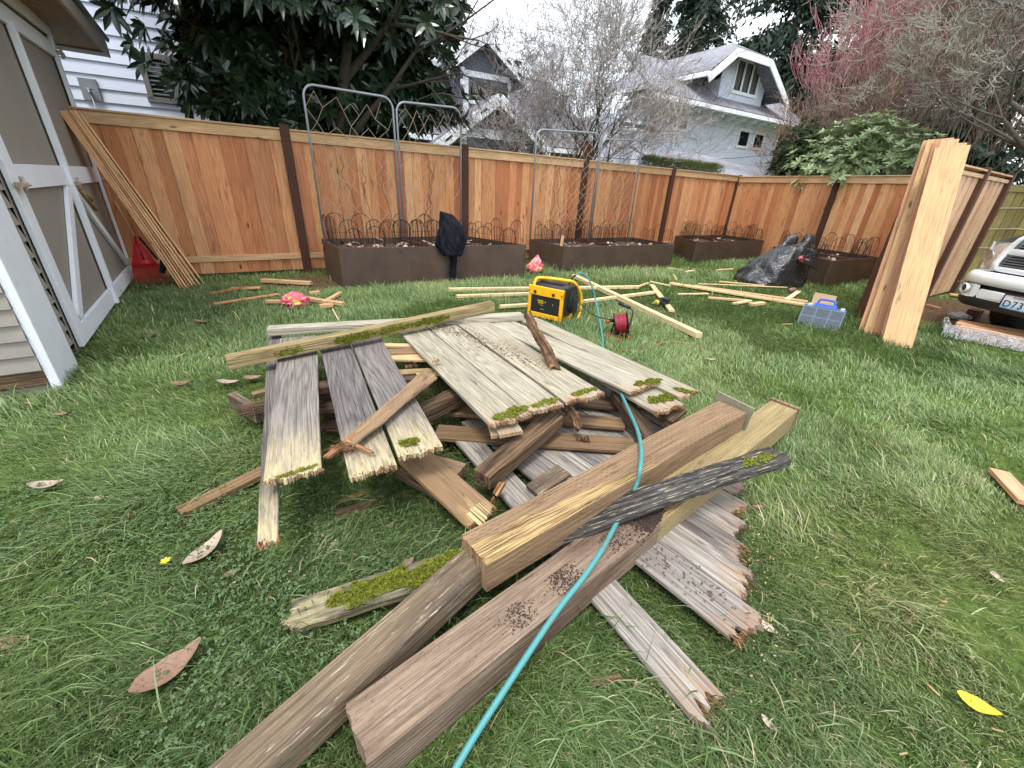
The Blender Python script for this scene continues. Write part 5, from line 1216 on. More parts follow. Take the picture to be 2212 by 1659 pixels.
# --- posts
P1 = thing('fence_post', W(1300, 1040, .2), 'square brown post with raw split top and metal cap at its far end', 'post')
A_ = W(1024, 1186, .28); B_ = W(1582, 878, .345); m = MB(); m.plank(A_, B_, .155, .125, rg=rp, jag=(.012, .003), wob=.004, erode=.002, rn=.3, warp=.0); m.build('timber', M_inc, P1)
d = (B_ - A_).normalized(); s_ = V(0, 0, 1).cross(d).normalized(); s_ = s_ if s_.y < 0 else -s_
def rawfn(a, b):
    L = (B_ - A_).length * .56; half = .155 * (1 - a) ** .7 * .80 + .006
    edge_ = .0775 + .0015; yy = edge_ - half * b - (.010 * mnoise.noise(V(a * 13, 0, 2)) * (b)); 
    return A_ + d * (a * L - .002) + s_ * yy + V(0, 0, .004 + .004 * mnoise.noise(V(a * 7, b * 26, 1)) - (.010 * b ** 4))
m = MB(); nu, nv = 70, 20; ids = [[m.vert(rawfn(i / nu, j / nv)) for j in range(nv + 1)] for i in range(nu + 1)]
for i in range(nu):
    for j in range(nv): m.face([ids[i][j], ids[i][j + 1], ids[i + 1][j + 1], ids[i + 1][j]], [(i / nu, j / nv * .12), (i / nu, (j + 1) / nv * .12), ((i + 1) / nu, (j + 1) / nv * .12), ((i + 1) / nu, j / nv * .12)], .5 + .4 * mnoise.noise(V(j * .8, i * .02, 0)))
m.build('split_face', M_raw, P1)
m = MB(); m.plank(B_ + d * .012 + V(0, 0, .035), B_ + d * .024 + V(0, 0, .035), .20, .19, up=(0, 0, 1), rg=rp, rn=.9, roll=4); m.build('cap_plate', plain('dull galvanised cap', srgb(138, 132, 112), .7, .2, .2, 20, dirt=.3), P1)
P2 = thing('fence_post', W(1200, 1300, .1), 'longest square post, muddy reddish-brown in front and pale green incised at the far end', 'post')
A_ = W(770, 1580, .155); B_ = W(1693, 876, .25); d2_ = (B_ - A_).normalized(); Lp = (B_ - A_).length; Md = A_.lerp(B_, .46)
m = MB(); m.plank(A_, Md, .150, .14, rg=rp, jag=(.008, .0), wob=.0, erode=.0015, rn=.5); m.build('muddy_end', M_clay, P2)
m = MB(); m.plank(Md, B_, .149, .139, rg=rp, jag=(.02, .004), wob=.0, erode=.0015, rn=.5); m.build('timber', M_incg, P2)
m = MB(); s_ = V(0, 0, 1).cross(d2_).normalized(); s_ = s_ if s_.y < 0 else -s_
for k in range(1500):
    u = rp.gauss(.0, .045); v = rp.uniform(-.07, .07) - u * .2; p = Md + d2_ * (u - .03) + s_ * v; r_ = rp.uniform(.0012, .0045)
    m.box(p + V(0, 0, r_ * .4), (r_ * 2, r_ * 1.5, r_), rp.random() * 3)
for k in range(900):
    u = rp.gauss(0, .028); p = A_.lerp(B_, rp.choice((.19, .265, .275, .37))) + d2_ * u + s_ * rp.uniform(-.02, .06); r_ = rp.uniform(.0008, .0026); m.box(p + V(0, 0, r_ * .4), (r_ * 2, r_ * 1.5, r_), rp.random() * 3)
m.build('soil_crumbs', plain('dark soil crumbs', srgb(52, 38, 30), .95, 0, .4, 60), P2)['kind'] = 'stuff'
m = MB(); m.plank(B_ + d2_ * .004 + V(0, 0, .012), B_ + d2_ * .028 + V(0, 0, .012), .16, .15, rg=rp, jag=(.003, .006), roll=2); m.build('cap_board', M_inc, P2)
m = MB(); q_ = W(1240, 1282, .13); m.tube([q_ - s_ * .01, q_ + s_ * .012], [.016, .013], 9); m.build('plug', M_raw, P2); m = MB(); m.tube([q_ + V(.01, 0, -.01), q_ + V(.02, -.02, -.04), q_ + V(.03, -.02, -.07)], .0025, 4); m.build('rootlet', M_rot, P2)
footplank(A_, Md, .15, .0)
# dark streaked board: mossy near end on the grass, over the long post
P3 = thing('loose_board', W(1100, 1190, .1), 'blackened streaky board with bright moss on its grass end, crossing the longest post', 'board')
A_ = W(625, 1332, .04); B_ = W(1686, 978, .37); Lq = (B_ - A_).length
m = MB(); m.plank(A_, B_, .115, .028, rg=rp, jag=(.05, .03), wob=.012, erode=.007, rn=.4, nl=30, warp=-.08); m.build('plank', M_blk, P3)
mosspatch('moss', P3, A_.lerp(B_, .06) + V(0, 0, .004), A_.lerp(B_, .31) + V(0, 0, .004), .115, 9000, seed=12, h=.016); mosspatch('moss', P3, A_.lerp(B_, .90) + V(0, 0, .004), A_.lerp(B_, .98) + V(0, 0, .004), .06, 260, seed=13, h=.012)
footplank(A_, A_.lerp(B_, .3), .1, .006)
P4 = thing('fence_post', W(760, 1430, .05), 'square beam with white flakes and dark stains, running to the bottom edge', 'post')
d = (W(1022, 1209, .215) - W(536, 1655, .11)); A_ = W(536, 1655, .11) - d.normalized() * .35; B_ = W(1022, 1209, .215) + d.normalized() * .22
A_.z = max(.09, A_.z); m = MB(); m.plank(A_, B_, .108, .09, rg=rp, jag=(0, .01), wob=.002, erode=.002, rn=.4); m.build('timber', M_blot, P4)
m = MB(); c_ = W(700, 1490, .145)
m.box(W(692, 1492, .146), (.012, .009, .006)); m.box(W(652, 1520, .14), (.007, .007, .004)); m.build('nail_head', M_dark, P4)
footplank(A_, A_.lerp(B_, .7), .1, .0)
# dirt crumbs and bits scattered on the pickets
def crumbs(name, label, zones, n, mat, smax, seed):
    rg = random.Random(seed); m = MB()
    for i in range(n):
        (a, b, sp) = rg.choice(zones); p = W(*a).lerp(W(*b), rg.random()) + V(rg.gauss(0, sp), rg.gauss(0, sp), 0); r_ = rg.uniform(.002, smax)
        m.box(p + V(0, 0, r_ * .3), (r_ * rg.uniform(1, 3), r_ * 1.4, r_ * .8), rg.random() * 3)
    o = one(name, m, mat, label, 'debris'); o['kind'] = 'stuff'
M_crm = plain('dark crumbs', srgb(92, 74, 60), .95, 0, .5, 60); M_crl = plain('pale crumbs', srgb(176, 150, 118), .9, 0, .3, 60)
crumbs('soil_crumbs', 'dark soil and bark crumbs scattered over the pale pickets', [((960, 705, .325), (1120, 770, .33), .045), ((1000, 710, .33), (1180, 800, .335), .03), ((930, 700, .322), (990, 720, .322), .05)], 420, M_crm, .0045, 1)
crumbs('wood_chips', 'pale wood chips scattered over the pickets', [((930, 705, .325), (1150, 790, .335), .06), ((1080, 735, .33), (1200, 800, .34), .02)], 170, M_crl, .006, 2)
crumbs('sawdust', 'fine pale sawdust and splinters on the grass around the jagged board ends', [((1600, 1100, .035), (1640, 1420, .035), .07), ((600, 1190, .03), (960, 1120, .03), .09), ((1400, 1560, .03), (1560, 1520, .03), .08)], 260, M_crl, .004, 9)
crumbs('soil_crumbs', 'small dark specks on the wide grey picket of the bottom panel', [(gp(-.5, 1.17, .087), gp(-.2, 1.2, .087), 0)] if False else [((1400, 1195, .089), (1560, 1300, .089), .04)], 90, M_crm, .004, 3)
for a, r_, l, mt_ in (((945, 900, .128), .03, 'round dirt clod on the brown crossing board', M_crm), ((888, 792, .345), .028, 'curled dark bark clump lying on the tan boards', M_rotb), ((942, 782, .348), .022, 'small reddish bark chunk on the pale pickets', M_rotl), ((1265, 950, .13), .03, 'bark chips on the brown crossing board under the hose', M_rotb)):
    m = MB(); rg = random.Random(int(a[0]))
    for k in range(14):
        p = W(*a) + V(rg.gauss(0, r_ * .45), rg.gauss(0, r_ * .45), abs(rg.gauss(0, r_ * .3))); m.box(p, (rg.uniform(.2, 1) * r_, rg.uniform(.2, .8) * r_, rg.uniform(.1, .4) * r_), M=Matrix.Rotation(rg.random() * 6, 3, V(rg.random(), rg.random(), rg.random()).normalized()))
    one('bark_clump', m, mt_, l, 'debris')
# ------------------------------------------------------------------ teal air hose
def spline(pts, n=8):
    out_ = []; P = [pts[0]] + pts + [pts[-1]]
    for i in range(1, len(P) - 2):
        for k in range(n):
            t = k / n; a, b, c, d = P[i - 1], P[i], P[i + 1], P[i + 2]
            out_.append(.5 * ((2 * b) + (c - a) * t + (2 * a - 5 * b + 4 * c - d) * t * t + (3 * b - 3 * c + d - a) * t ** 3))
    out_.append(pts[-1]); return out_
def mhose():
    m, nt = newmat('teal braided hose'); uv = uvc(nt)
    ck = nd(nt, 'ShaderNodeTexChecker', {'Vector': vmap(nt, uv, (260, 260, 1)), 'Scale': 1.0}).outputs['Fac']
    c = mix(nt, ck, srgb(46, 116, 120), srgb(78, 148, 148)); c = mix(nt, step(nt, noi(nt, objc(nt), 26, 5, .7), .52, .7), c, srgb(92, 112, 104)); out(nt, pbsdf(nt, c, .5, 0, ck, .2, .001)); return m
M_hose = mhose()
hz = [W(985, 1659, .05) + V(-.12, -.22, -.03), W(985, 1659, .07), W(1090, 1490, .12), W(1200, 1325, .175), W(1262, 1245, .212), W(1305, 1180, .228), W(1342, 1110, .214), W(1362, 1075, .232), W(1376, 1042, .285), W(1383, 1010, .341), W(1385, 970, .347), W(1377, 930, .347), W(1360, 890, .31), W(1335, 835, .25), W(1318, 790, .2), W(1300, 745, .12), W(1300, 722, .03)]
tr_ = [V(1.02, 3.9, .012), W(1306, 745, .02), W(1296, 700, .1), W(1288, 660, .22), W(1281, 625, .36), W(1270, 600, .45), W(1257, 589, .47), W(1246, 592, .46)]
pth = spline(hz[:-1] + [W(1303, 748, .04), W(1298, 705, .12), WD(1288, 655, 4.55), WD(1280, 622, 4.6), WD(1268, 598, 4.62), WD(1254, 590, 4.6), WD(1243, 594, 4.57)], 8)
hose = thing('air_hose', pth[0], 'teal braided air hose running from the compressor over the posts to the bottom edge', 'hose')
m = MB(); m.tube(pth, .0092, 10); m.build('hose', M_hose, hose)
# ------------------------------------------------------------------ compressor
M_yel2 = plain('yellow powder coat', srgb(240, 178, 26), .4, 0, .04, 5, spec=.5); M_blkp = plain('black plastic', (.018, .018, .02), .45, 0, .2, 10, .1, 120); M_rub = plain('black rubber', (.015, .015, .016), .7)
M_red = plain('red plastic', srgb(190, 34, 40), .45, 0, .1, 8)
M_sil = plain('bright metal', srgb(180, 180, 182), .3, .8)
cA = V(.145, 4.50, 0); cB = V(.475, 4.27, 0)              # front face feet
cx = (cB - cA).normalized(); cy = V(-cx.y, cx.x, 0); CW = (cB - cA).length
cmp_ = thing('air_compressor', cA, 'yellow and black air compressor with roll-cage frame standing on the grass behind the pile', 'compressor')
def cp(a, b, z): return cA + cx * a + cy * b + V(0, 0, z)
Hc = .375; Dc = .42
m = MB(); tw = .036
m.plank(cp(0, 0, 0), cp(0, 0, Hc), tw, .03, up=-cy, rg=rp); m.plank(cp(CW, 0, 0), cp(CW, 0, Hc - .01), tw, .03, up=-cy, rg=rp)
m.plank(cp(-.018, -.002, Hc - .035), cp(CW + .018, -.002, Hc - .035), .095, .034, up=-cy, rg=rp); m.plank(cp(0, 0, .075), cp(CW, 0, .075), .05, .028, up=-cy, rg=rp)
m.build('front_frame', M_yel2, cmp_)
for sx in (.0, CW):
    pass
m = MB()
hp = [cp(.01, .03, Hc - .02), cp(.01, .06, Hc + .06), cp(.02, .1, Hc + .085), cp(.07, .13, Hc + .085)]
m.tube(spline([cp(.03, .03, Hc - .02), cp(.03, .05, Hc + .055), cp(.06, .1, Hc + .085), cp(CW - .1, .2, Hc + .082), cp(CW - .02, .3, Hc + .05), cp(CW + .02, .40, Hc - .08), cp(CW + .03, .42, Hc - .2), cp(CW + .03, .41, .06), cp(CW + .02, .36, .012), cp(CW - .01, .25, .01)], 6), .0165, 10)
m.tube(spline([cp(-.0, .40, .01), cp(-.01, .42, .1), cp(-.0, .42, Hc - .1), cp(.02, .36, Hc + .02), cp(.04, .1, Hc + .075)], 5), .015, 8); m.build('handle_frame', M_yel2, cmp_)
m = MB(); m.box(cp(CW / 2, .016, .205), (CW - .04, .02, .22), math.atan2(cx.y, cx.x), bev=.01)
m.build('front_panel', M_blkp, cmp_)
m = MB(); R0 = math.atan2(cx.y, cx.x)
for a, z, w, h in ((.14, .235, .07, .016), (.145, .212, .06, .012), (.175, .222, .012, .03), (.205, .228, .008, .022), (.16, .19, .04, .004), (.17, .145, .05, .004), (.30, .215, .005, .02)):
    m.box(cp(a, .0035, z), (w, .003, h), R0, bev=.0005)
m.build('label_plate', plain('yellow warning print', srgb(186, 158, 40), .5), cmp_)
for a in (.075, CW - .095):
    m = MB(); m.lathe(cp(a, -.003, Hc - .045), -cy, [(0, .014), (.016, .017), (.02, .012)], 14); m.build('knob', M_blkp, cmp_)
for a in (-.005, CW + .003):
    m = MB(); m.lathe(cp(a, -.003, Hc - .045), -cy, [(0, .008), (.004, .008)], 10); m.build('bolt', M_rub, cmp_)
# shroud with rounded hood
m = MB(); prof = [(0.02, .10), (.02, .30), (.03, .36), (.075, .405), (.2, .42), (.27, .41), (.30, .37), (.31, .3), (.34, .27), (.35, .12), (.30, .085)]
ra = []; nn_ = len(prof)
for a in (-.0, .02, CW - .02, CW + .03):
    k = .97 if a in (-.0, CW + .03) else 1.0
    ra.append([m.vert(cp(a, .18 + (y - .18) * k, .22 + (z - .22) * k)) for (y, z) in prof])
for i in range(3):
    for j in range(nn_ - 1): m.face([ra[i][j], ra[i + 1][j], ra[i + 1][j + 1], ra[i][j + 1]], None, .5, 0, j in (2, 3, 4, 5))
m.face(list(reversed(ra[0]))); m.face(ra[-1])
m.box(cp(CW / 2, .13, Hc + .045), (CW * .7, .02, .012), R0); m.lathe(cp(CW + .03, .2, .22), cx, [(0, .1), (.012, .1), (.016, .09)], 24)
m.build('motor_shroud', M_blkp, cmp_)
m = MB(); m.lathe(cp(-.03, .2, .095), cx, [(0, .02), (.01, .06), (.04, .088), (.08, .095), (CW - .02, .095), (CW + .02, .085), (CW + .055, .05), (CW + .065, .015)], 26); m.build('tank', M_yel2, cmp_)
m = MB(); m.box(cp(CW + .03, .38, .008), (.06, .06, .02), R0); m.box(cp(0, .38, .008), (.06, .06, .02), R0); m.lathe(cp(CW - .05, .36, .09), cx, [(0, .05), (.03, .05)], 18); m.build('rubber_foot', M_rub, cmp_)
m = MB(); m.box(cp(CW / 2, .37, .05), (CW, .02, .012), R0); m.tube([cp(CW, .3, .16), cp(CW + .04, .4, .13)], .006, 6); m.build('strut', M_sil, cmp_)
m = MB()
m.tube(spline([cp(CW + .045, .13, .36), cp(CW + .06, .11, .3), cp(CW + .055, .13, .2), cp(CW + .05, .18, .15), cp(CW + .06, .16, .22), cp(CW + .05, .15, .34), cp(CW + .05, .1, .3), cp(CW + .05, .12, .18), cp(CW + .06, .2, .12), cp(CW + .05, .3, .11), cp(CW + .07, .38, .12)], 6), .005, 6); m.build('coiled_cable', M_rub, cmp_)
m = MB(); m.tube(spline([WD(1243, 594, 4.57), WD(1236, 602, 4.56), WD(1228, 616, 4.55)], 5), .010, 8); m.build('hose_sleeve', M_rub, hose)
# ------------------------------------------------------------------ cord reel
rA = V(.98, 3.99, 0); rx = (V(1.10, 3.86, 0) - rA).normalized(); ry = V(-rx.y, rx.x, 0)
reel = thing('cord_reel', rA, 'black hand cord reel wound with red cord, on a red base on the grass', 'cord reel')
def rpnt(a, b, z): return rA + rx * a + ry * b + V(0, 0, z)
ax_ = (az(97) * .95 + V(0, 0, .22)).normalized(); rc_ = rpnt(.065, .05, .155)
M_redc = plain('red cord', srgb(140, 34, 50), .45, 0, .5, 60)
m = MB()
for s_ in (-.06, .065): m.lathe(rc_ + ax_ * s_, ax_, [(0, .055), (.0, .115), (.006, .118), (.006, .05)], 30)
m.lathe(rc_ - ax_ * .06, ax_, [(0, .05), (.12, .05)], 16); m.build('drum', M_blkp, reel)
m = MB(); aa = ax_.orthogonal().normalized(); ab = ax_.cross(aa); pts = []
for k in range(13 * 20 + 1):
    t = k / 20 * 2 * math.pi; s_ = -.05 + .105 * k / (13 * 20); r_ = .094 + .004 * math.sin(k * .37); pts.append(rc_ + ax_ * s_ + aa * math.cos(t) * r_ + ab * math.sin(t) * r_)
m.tube(pts, .0048, 6, cap=False); m.lathe(rc_ - ax_ * .055, ax_, [(0, .088), (.115, .088)], 20); m.build('wound_cord', M_redc, reel)
m = MB(); 
for s_ in (-.09, .13): m.tube([rpnt(.065 + s_ * .8, -.0, .02), rpnt(.065 + s_ * .8, .05, .16)] + ([rpnt(.17, .07, .26), rpnt(.165, .07, .315), rpnt(.13, .06, .335)] if s_ > 0 else [rpnt(-.01, .06, .21)]), .008, 8)
m.tube([rpnt(.14, .06, .335), rpnt(.02, .03, .36)], .0165, 10); m.build('frame', M_blkp, reel)
m = MB(); m.box(rpnt(.06, -.03, .02), (.2, .03, .022), math.atan2(rx.y, rx.x), bev=.005); m.box(rpnt(.06, .12, .02), (.2, .03, .022), math.atan2(rx.y, rx.x), bev=.005); m.box(rpnt(-.02, .05, .02), (.03, .15, .02), math.atan2(rx.y, rx.x), bev=.005); m.lathe(rpnt(-.06, .03, .14), -rx, [(0, .013), (.035, .014)], 12); m.build('base', M_red, reel)
m = MB(); m.tube(spline([rpnt(.03, -.04, .03), W(1318, 742, .01), W(1330, 752, .006), W(1350, 757, .012), W(1390, 758, .02), W(1412, 748, .02), W(1440, 738, .02), W(1475, 740, .02), W(1520, 750, .015)], 6), .0045, 6)
one('extension_cord', m, plain('orange-red cord', srgb(190, 96, 76), .5), 'thin orange-red cord trailing from the reel base across the grass', 'cord')
m = MB(); m.tube(spline([cp(CW + .05, .14, .37), WD(1235, 638, 4.45), WD(1258, 660, 4.35), WD(1285, 682, 4.25), rpnt(-.03, .05, .17)], 8), .0055, 7)
m.box(rpnt(-.03, .05, .165), (.05, .035, .03), .3, bev=.004); one('power_cable', m, M_rub, 'black cable sagging between the compressor and the cord reel', 'cable')
# ------------------------------------------------------------------ cloth things
def crumple(name, c, ax, R, H, mats, label, cat, seed, amp=.35, sc=9, flat=1.0, nx=44, nz=26, colorfn=None, squash=None):
    """crumpled sack: radial sheet with creases"""
    m = MB(); rg = random.Random(seed); ids = []
    for j in range(nz + 1):
        v = j / nz; row = []
        for i in range(nx):
            a = 2 * math.pi * i / nx; prof = R * (math.sin(math.pi * (.06 + .9 * v ** .9)) ** .7)
            if squash: prof *= squash(v)
            d = V(math.cos(a), math.sin(a) * flat, 0)
            q = V(d.x * 2 + seed, d.y * 2, v * 2.5)
            n1 = 1 - abs(mnoise.noise(q * sc * .25)) * 2.2; n2 = 1 - abs(mnoise.noise(q * sc * .6 + V(5, 5, 5))) * 2
            k = 1 + amp * (n1 - .5) * .6 + amp * .45 * (n2 - .5)
            row.append(m.vert(Vector(c) + d * prof * k + V(ax[0] * v, ax[1] * v, H * v + .02 * (n2 - .5))))
        ids.append(row)
    for j in range(nz):
        for i in range(nx):
            i2 = (i + 1) % nx; rr = colorfn(i / nx, j / nz) if colorfn else .5
            m.face([ids[j][i], ids[j][i2], ids[j + 1][i2], ids[j + 1][i]], [(i / nx, j / nz)] * 4, rr, 0, True)
    m.face(list(reversed(ids[0]))); m.face(ids[-1]); return m
def bagmat():
    m, nt = newmat('red printed sack'); o = objc(nt); n = noi(nt, o, 9, 3, .6); n2 = noi(nt, vmap(nt, o, (1, 1, 1), (4, 2, 1)), 13, 4, .6)
    c = mix(nt, step(nt, n, .5, .53), srgb(214, 92, 106), srgb(232, 150, 158)); c = mix(nt, step(nt, n2, .6, .62), c, srgb(226, 190, 70)); c = mix(nt, step(nt, noi(nt, o, 21, 3), .64, .66), c, srgb(236, 226, 222))
    out(nt, pbsdf(nt, c, .4, 0, noi(nt, o, 30, 4, .7), .8, .02, .5)); return m
M_bag = bagmat()
c_ = W(642, 668, 0); m = crumple('', c_, (0, 0), .13, .19, None, '', '', 3, amp=.5, sc=7)
m2 = MB(); 
one('crumpled_sack', m, M_bag, 'crumpled red and yellow printed sack on the lawn by the small cut blocks', 'sack')
c_ = W(1153, 590, 0); m = crumple('', c_, (.05, .06), .16, .30, None, '', '', 5, amp=.4, sc=9, squash=lambda v: 1.15 - .85 * v); one('crumpled_sack', m, M_bag, 'red printed sack leaning between the first and second raised beds', 'sack')
# black rubbish bag
M_bin, nt = newmat('black bag film'); o = objc(nt); w_ = noi(nt, vmap(nt, o, (1, 1, 1)), 5, 4, .65, 1.5)
out(nt, pbsdf(nt, (.018, .019, .021), .22, 0, mth(nt, 'ADD', w_, mth(nt, 'MULTIPLY', noi(nt, o, 17, 3, .6, 1.0), .25)), .8, .035, .6))
m = MB(); bc = W(1655, 612, 0); bR = (W(1690, 612, 0) - W(1592, 608, 0)); nx, nz = 60, 34; tp = WD(1690, 530, math.hypot(bc.x, bc.y) + .1) - bc
bx = bR.normalized(); by = V(-bx.y, bx.x, 0); ids = []
for j in range(nz + 1):
    v = j / nz; row = []
    cen = bc + bx * (-.0 + .42 * v ** 1.1) + V(0, 0, .76 * v)
    half = (.50 * (1 - v) ** .55 * (1 if v > .08 else .88 + v * 1.5) + .10); dep = .36 * (1 - v) ** .5 + .08
    if v > .8: half *= 1 + (v - .8) * 1.5
    for i in range(nx):
        a = 2 * math.pi * i / nx; q = V(math.cos(a) * 1.2, math.sin(a) * 1.2, v * 1.2)
        n1 = mnoise.noise(q + V(3, 0, 0)); n2 = .35 - abs(mnoise.noise(V(math.cos(a) * 2.2 + v * 2.2, math.sin(a) * 2.2, v * 2))) * 1.6; n3 = .35 - abs(mnoise.noise(V(math.cos(a) * 3.6 - v * 4, math.sin(a) * 3.6 + v, 4 + v * 2.2))) * 1.6
        k = 1 + .22 * n1 + .13 * n2 + .05 * n3
        row.append(m.vert(cen + bx * math.cos(a) * half * k + by * math.sin(a) * dep * k + V(0, 0, .02 * n2 + (.09 * math.sin(3 * a) + .04 * math.sin(7 * a) if v > .9 else 0))))
    ids.append(row)
for j in range(nz):
    for i in range(nx): i2 = (i + 1) % nx; m.face([ids[j][i], ids[j][i2], ids[j + 1][i2], ids[j + 1][i]], None, .5, 0, True)
tb_ = thing('rubbish_bag', bc, 'full black plastic rubbish bag with a red sack in its open mouth', 'bag')
m.build('bag', M_bin, tb_)
m = MB(); q0 = W(1722, 548, .52); q0 = WD(1738, 556, math.hypot(bc.x, bc.y) - .12)
m2 = crumple('', q0 - V(0, 0, .08), (0, 0), .085, .11, None, '', '', 9, .8, 12, nx=20, nz=10)
m2.build('red_sack', M_bag, tb_)
m = MB()
def flap(a, b):
    return WD(1735 + 30 * a, 530 + 40 * b + 14 * a, math.hypot(bc.x, bc.y) - .22 + .1 * a) + V(.02 * mnoise.noise(V(a * 4, b * 4, 0)), 0, .03 * mnoise.noise(V(a * 5, b * 5, 3)))
m.grid(flap, 12, 10); m.build('flap', M_bin, tb_, solid=.002)
foot([bc + bx * math.cos(a) * .5 + by * math.sin(a) * .4 for a in (0, .8, 1.6, 2.4, 3.14, 3.9, 4.7, 5.5)], 0)
# black jacket draped over the rim of the first bed
M_jac = plain('black fleece', srgb(24, 25, 34), .95, 0, .3, 14, .4, 90, .2)
fr_ = (V(.11, 6.78, 0) - V(-2.33, 5.42, 0)).normalized(); fn_ = V(fr_.y, -fr_.x, 0)
s_j = (W(962, 527, .53) - V(-2.33, 5.42, 0)).dot(fr_); jc = V(-2.33, 5.42, 0) + fr_ * s_j
jk = thing('jacket', jc + V(0, 0, .5), 'black jacket hung on the rim of the first raised bed, sleeve hanging down', 'jacket')
m = MB()
def jf(a, b):
    t = 2 * math.pi * a; v = b; z = .98 - .55 * v ** 1.0
    half = .075 + .115 * math.sin(min(1, v * 1.25) * math.pi / 2) ** .9 * (1 if v < .8 else 1 - (v - .8) * 1.2)
    dep = .025 + .10 * math.sin(min(1, v * 1.4) * math.pi / 2)
    fold = .5 - abs(mnoise.noise(V(math.cos(t) * 2.2 + v * 1.2, math.sin(t) * 2.2, v * 1.6))) * 2
    fold2 = .5 - abs(mnoise.noise(V(a * 16 + v * 5, 3, v * 2.5))) * 2
    k = 1 + .42 * fold + .20 * fold2
    off = -.075 + .10 * v + .03 * math.sin(v * 5)
    return jc + fr_ * (off + math.cos(t) * half * k) + fn_ * (.05 + math.sin(t) * dep * k) + V(0, 0, z - .02 * math.cos(t) * (1 - v) + .03 * fold2 * v)
m.grid(jf, 64, 34); m.build('body', M_jac, jk)
m = MB(); m.tube(spline([jc + fr_ * .02 + fn_ * .09 + V(0, 0, .56), jc + fr_ * .015 + fn_ * .085 + V(0, 0, .42), jc + fr_ * .02 + fn_ * .06 + V(0, 0, .3), jc + fr_ * .005 + fn_ * .055 + V(0, 0, .15), jc + fr_ * .01 + fn_ * .05 + V(0, 0, .02)], 4), [.07, .065, .062, .06, .055, .05, .05, .052, .048, .044, .043, .046, .048, .046, .045, .046, .047], 12); m.build('sleeve', M_jac, jk)
m = MB(); m.tube(spline([jc + fr_ * -.02 + V(0, 0, .92), jc + fr_ * .07 + fn_ * .1 + V(0, 0, .8), jc + fr_ * .12 + fn_ * .11 + V(0, 0, .62), jc + fr_ * .1 + fn_ * .1 + V(0, 0, .43)], 4), [.03, .045, .05, .06, .06, .055, .062, .058, .05, .052, .05, .045, .04], 12); m.build('sleeve', M_jac, jk)
# the stake holding it up inside the bed
m = MB(); m.tube([jc - fn_ * .05 + V(0, 0, .4), jc + fr_ * -.03 + fn_ * .03 + V(0, 0, .95)], .012, 6); m.build('hanger_stake', M_wire, jk)
# ------------------------------------------------------------------ red leaf rake and dark tool at the shed corner
rk = thing('leaf_rake', W(330, 618, 0), 'red plastic leaf rake standing tines-down by the shed corner', 'rake')
a0 = W(283, 618, .0) + V(0, 0, .0); a1 = W(372, 612, .0); tpk = WD(290, 508, math.hypot(a0.x, a0.y) + .08); 
m = MB(); nt_ = 24
M_rk = plain('red rake plastic', srgb(196, 22, 34), .4, 0, .08, 8)
dirw = (a1 - a0)
def fan(a, b, o=0.0):
    bt = a0.lerp(a1, a) + V(0, 0, .02 + .05 * (a - .5) ** 2 * 0); w = (.18 + .82 * b); cen = tpk.lerp(a0.lerp(a1, .5), b)
    return tpk.lerp(bt, b) + V(.8, -.55, 0) * (.05 * math.sin(math.pi * a) * b + o)
m.grid(lambda a, b: fan(a, b * .62), 24, 10); m.build('fan', M_rk, rk, solid=.006)
m = MB()
for i in range(nt_):
    a = (i + .5) / nt_; m.tube([fan(a, .6), fan(a, .8), fan(a, .97), fan(a, 1.0) + V(.03, -.02, .01)], [.0036, .0034, .003, .003], 4)
m.tube([fan(i / 20, .84, .004) for i in range(21)], .004, 5); m.tube([fan(i / 20, .64, .004) for i in range(21)], .006, 5); m.tube([fan(.5, 0.02, .008), fan(.5, .5, .01)], .014, 7); m.build('tines', M_rk, rk)
m = MB(); m.tube([fan(.5, .05, .008), WD(213, 375, math.hypot(tpk.x, tpk.y) + .42)], .012, 8); m.build('handle', M_cedr, rk)
m = MB(); q_ = fan(.42, .32, .008); m.plank(fan(.4, .26, .01), fan(.42, .36, .01), .03, .004, up=(.8, -.55, 0), rg=rp); m.build('sticker', plain('grey sticker', srgb(150, 120, 122), .6), rk)
m = MB(); q_ = WD(350, 590, 6.75); m.tube([q_, WD(358, 545, 6.8), WD(364, 528, 6.85)], [.03, .045, .01], 6); m.tube([WD(300, 512, 6.9), WD(340, 560, 6.8)], .012, 6)
one('garden_tool', m, M_rub, 'black garden tool head half hidden behind the red rake and the leaning boards', 'tool')
# ------------------------------------------------------------------ boards leaning on the shed corner
bt = [(394, 628), (400, 628), (407, 627), (414, 626), (421, 625), (428, 624), (436, 622), (446, 620)]
tpx = [(128, 239), (134, 239), (140, 239), (146, 238), (152, 238), (158, 238), (163, 239), (170, 240)]
for i, (a, b) in enumerate(zip(bt, tpx)):
    A = W(*a, 0.0) + V(0, 0, .0); D = math.hypot(A.x, A.y)
    Bp = WD(b[0], b[1], 6.75 + .01 * i); m = MB(); dirb = (Bp - A).normalized()
    m.plank(A, Bp, .018, .135, up=V(.5, -.8, .35), rg=rp, rn=(.4, .7, .2, .9, .5, .1, .8, .6)[i], bow=-.05, roll=(i - 3) * 2.0)
    lab = ['lowest and leftmost cedar board', 'second cedar board', 'third cedar board', 'fourth cedar board', 'fifth cedar board', 'sixth cedar board', 'seventh cedar board', 'outermost right cedar board'][i]
    one('leaning_board', m, M_cedf if i % 3 else M_ced, lab + ' of the row leaning against the shed corner', 'board', 'thin cedar boards leaning on the shed corner')
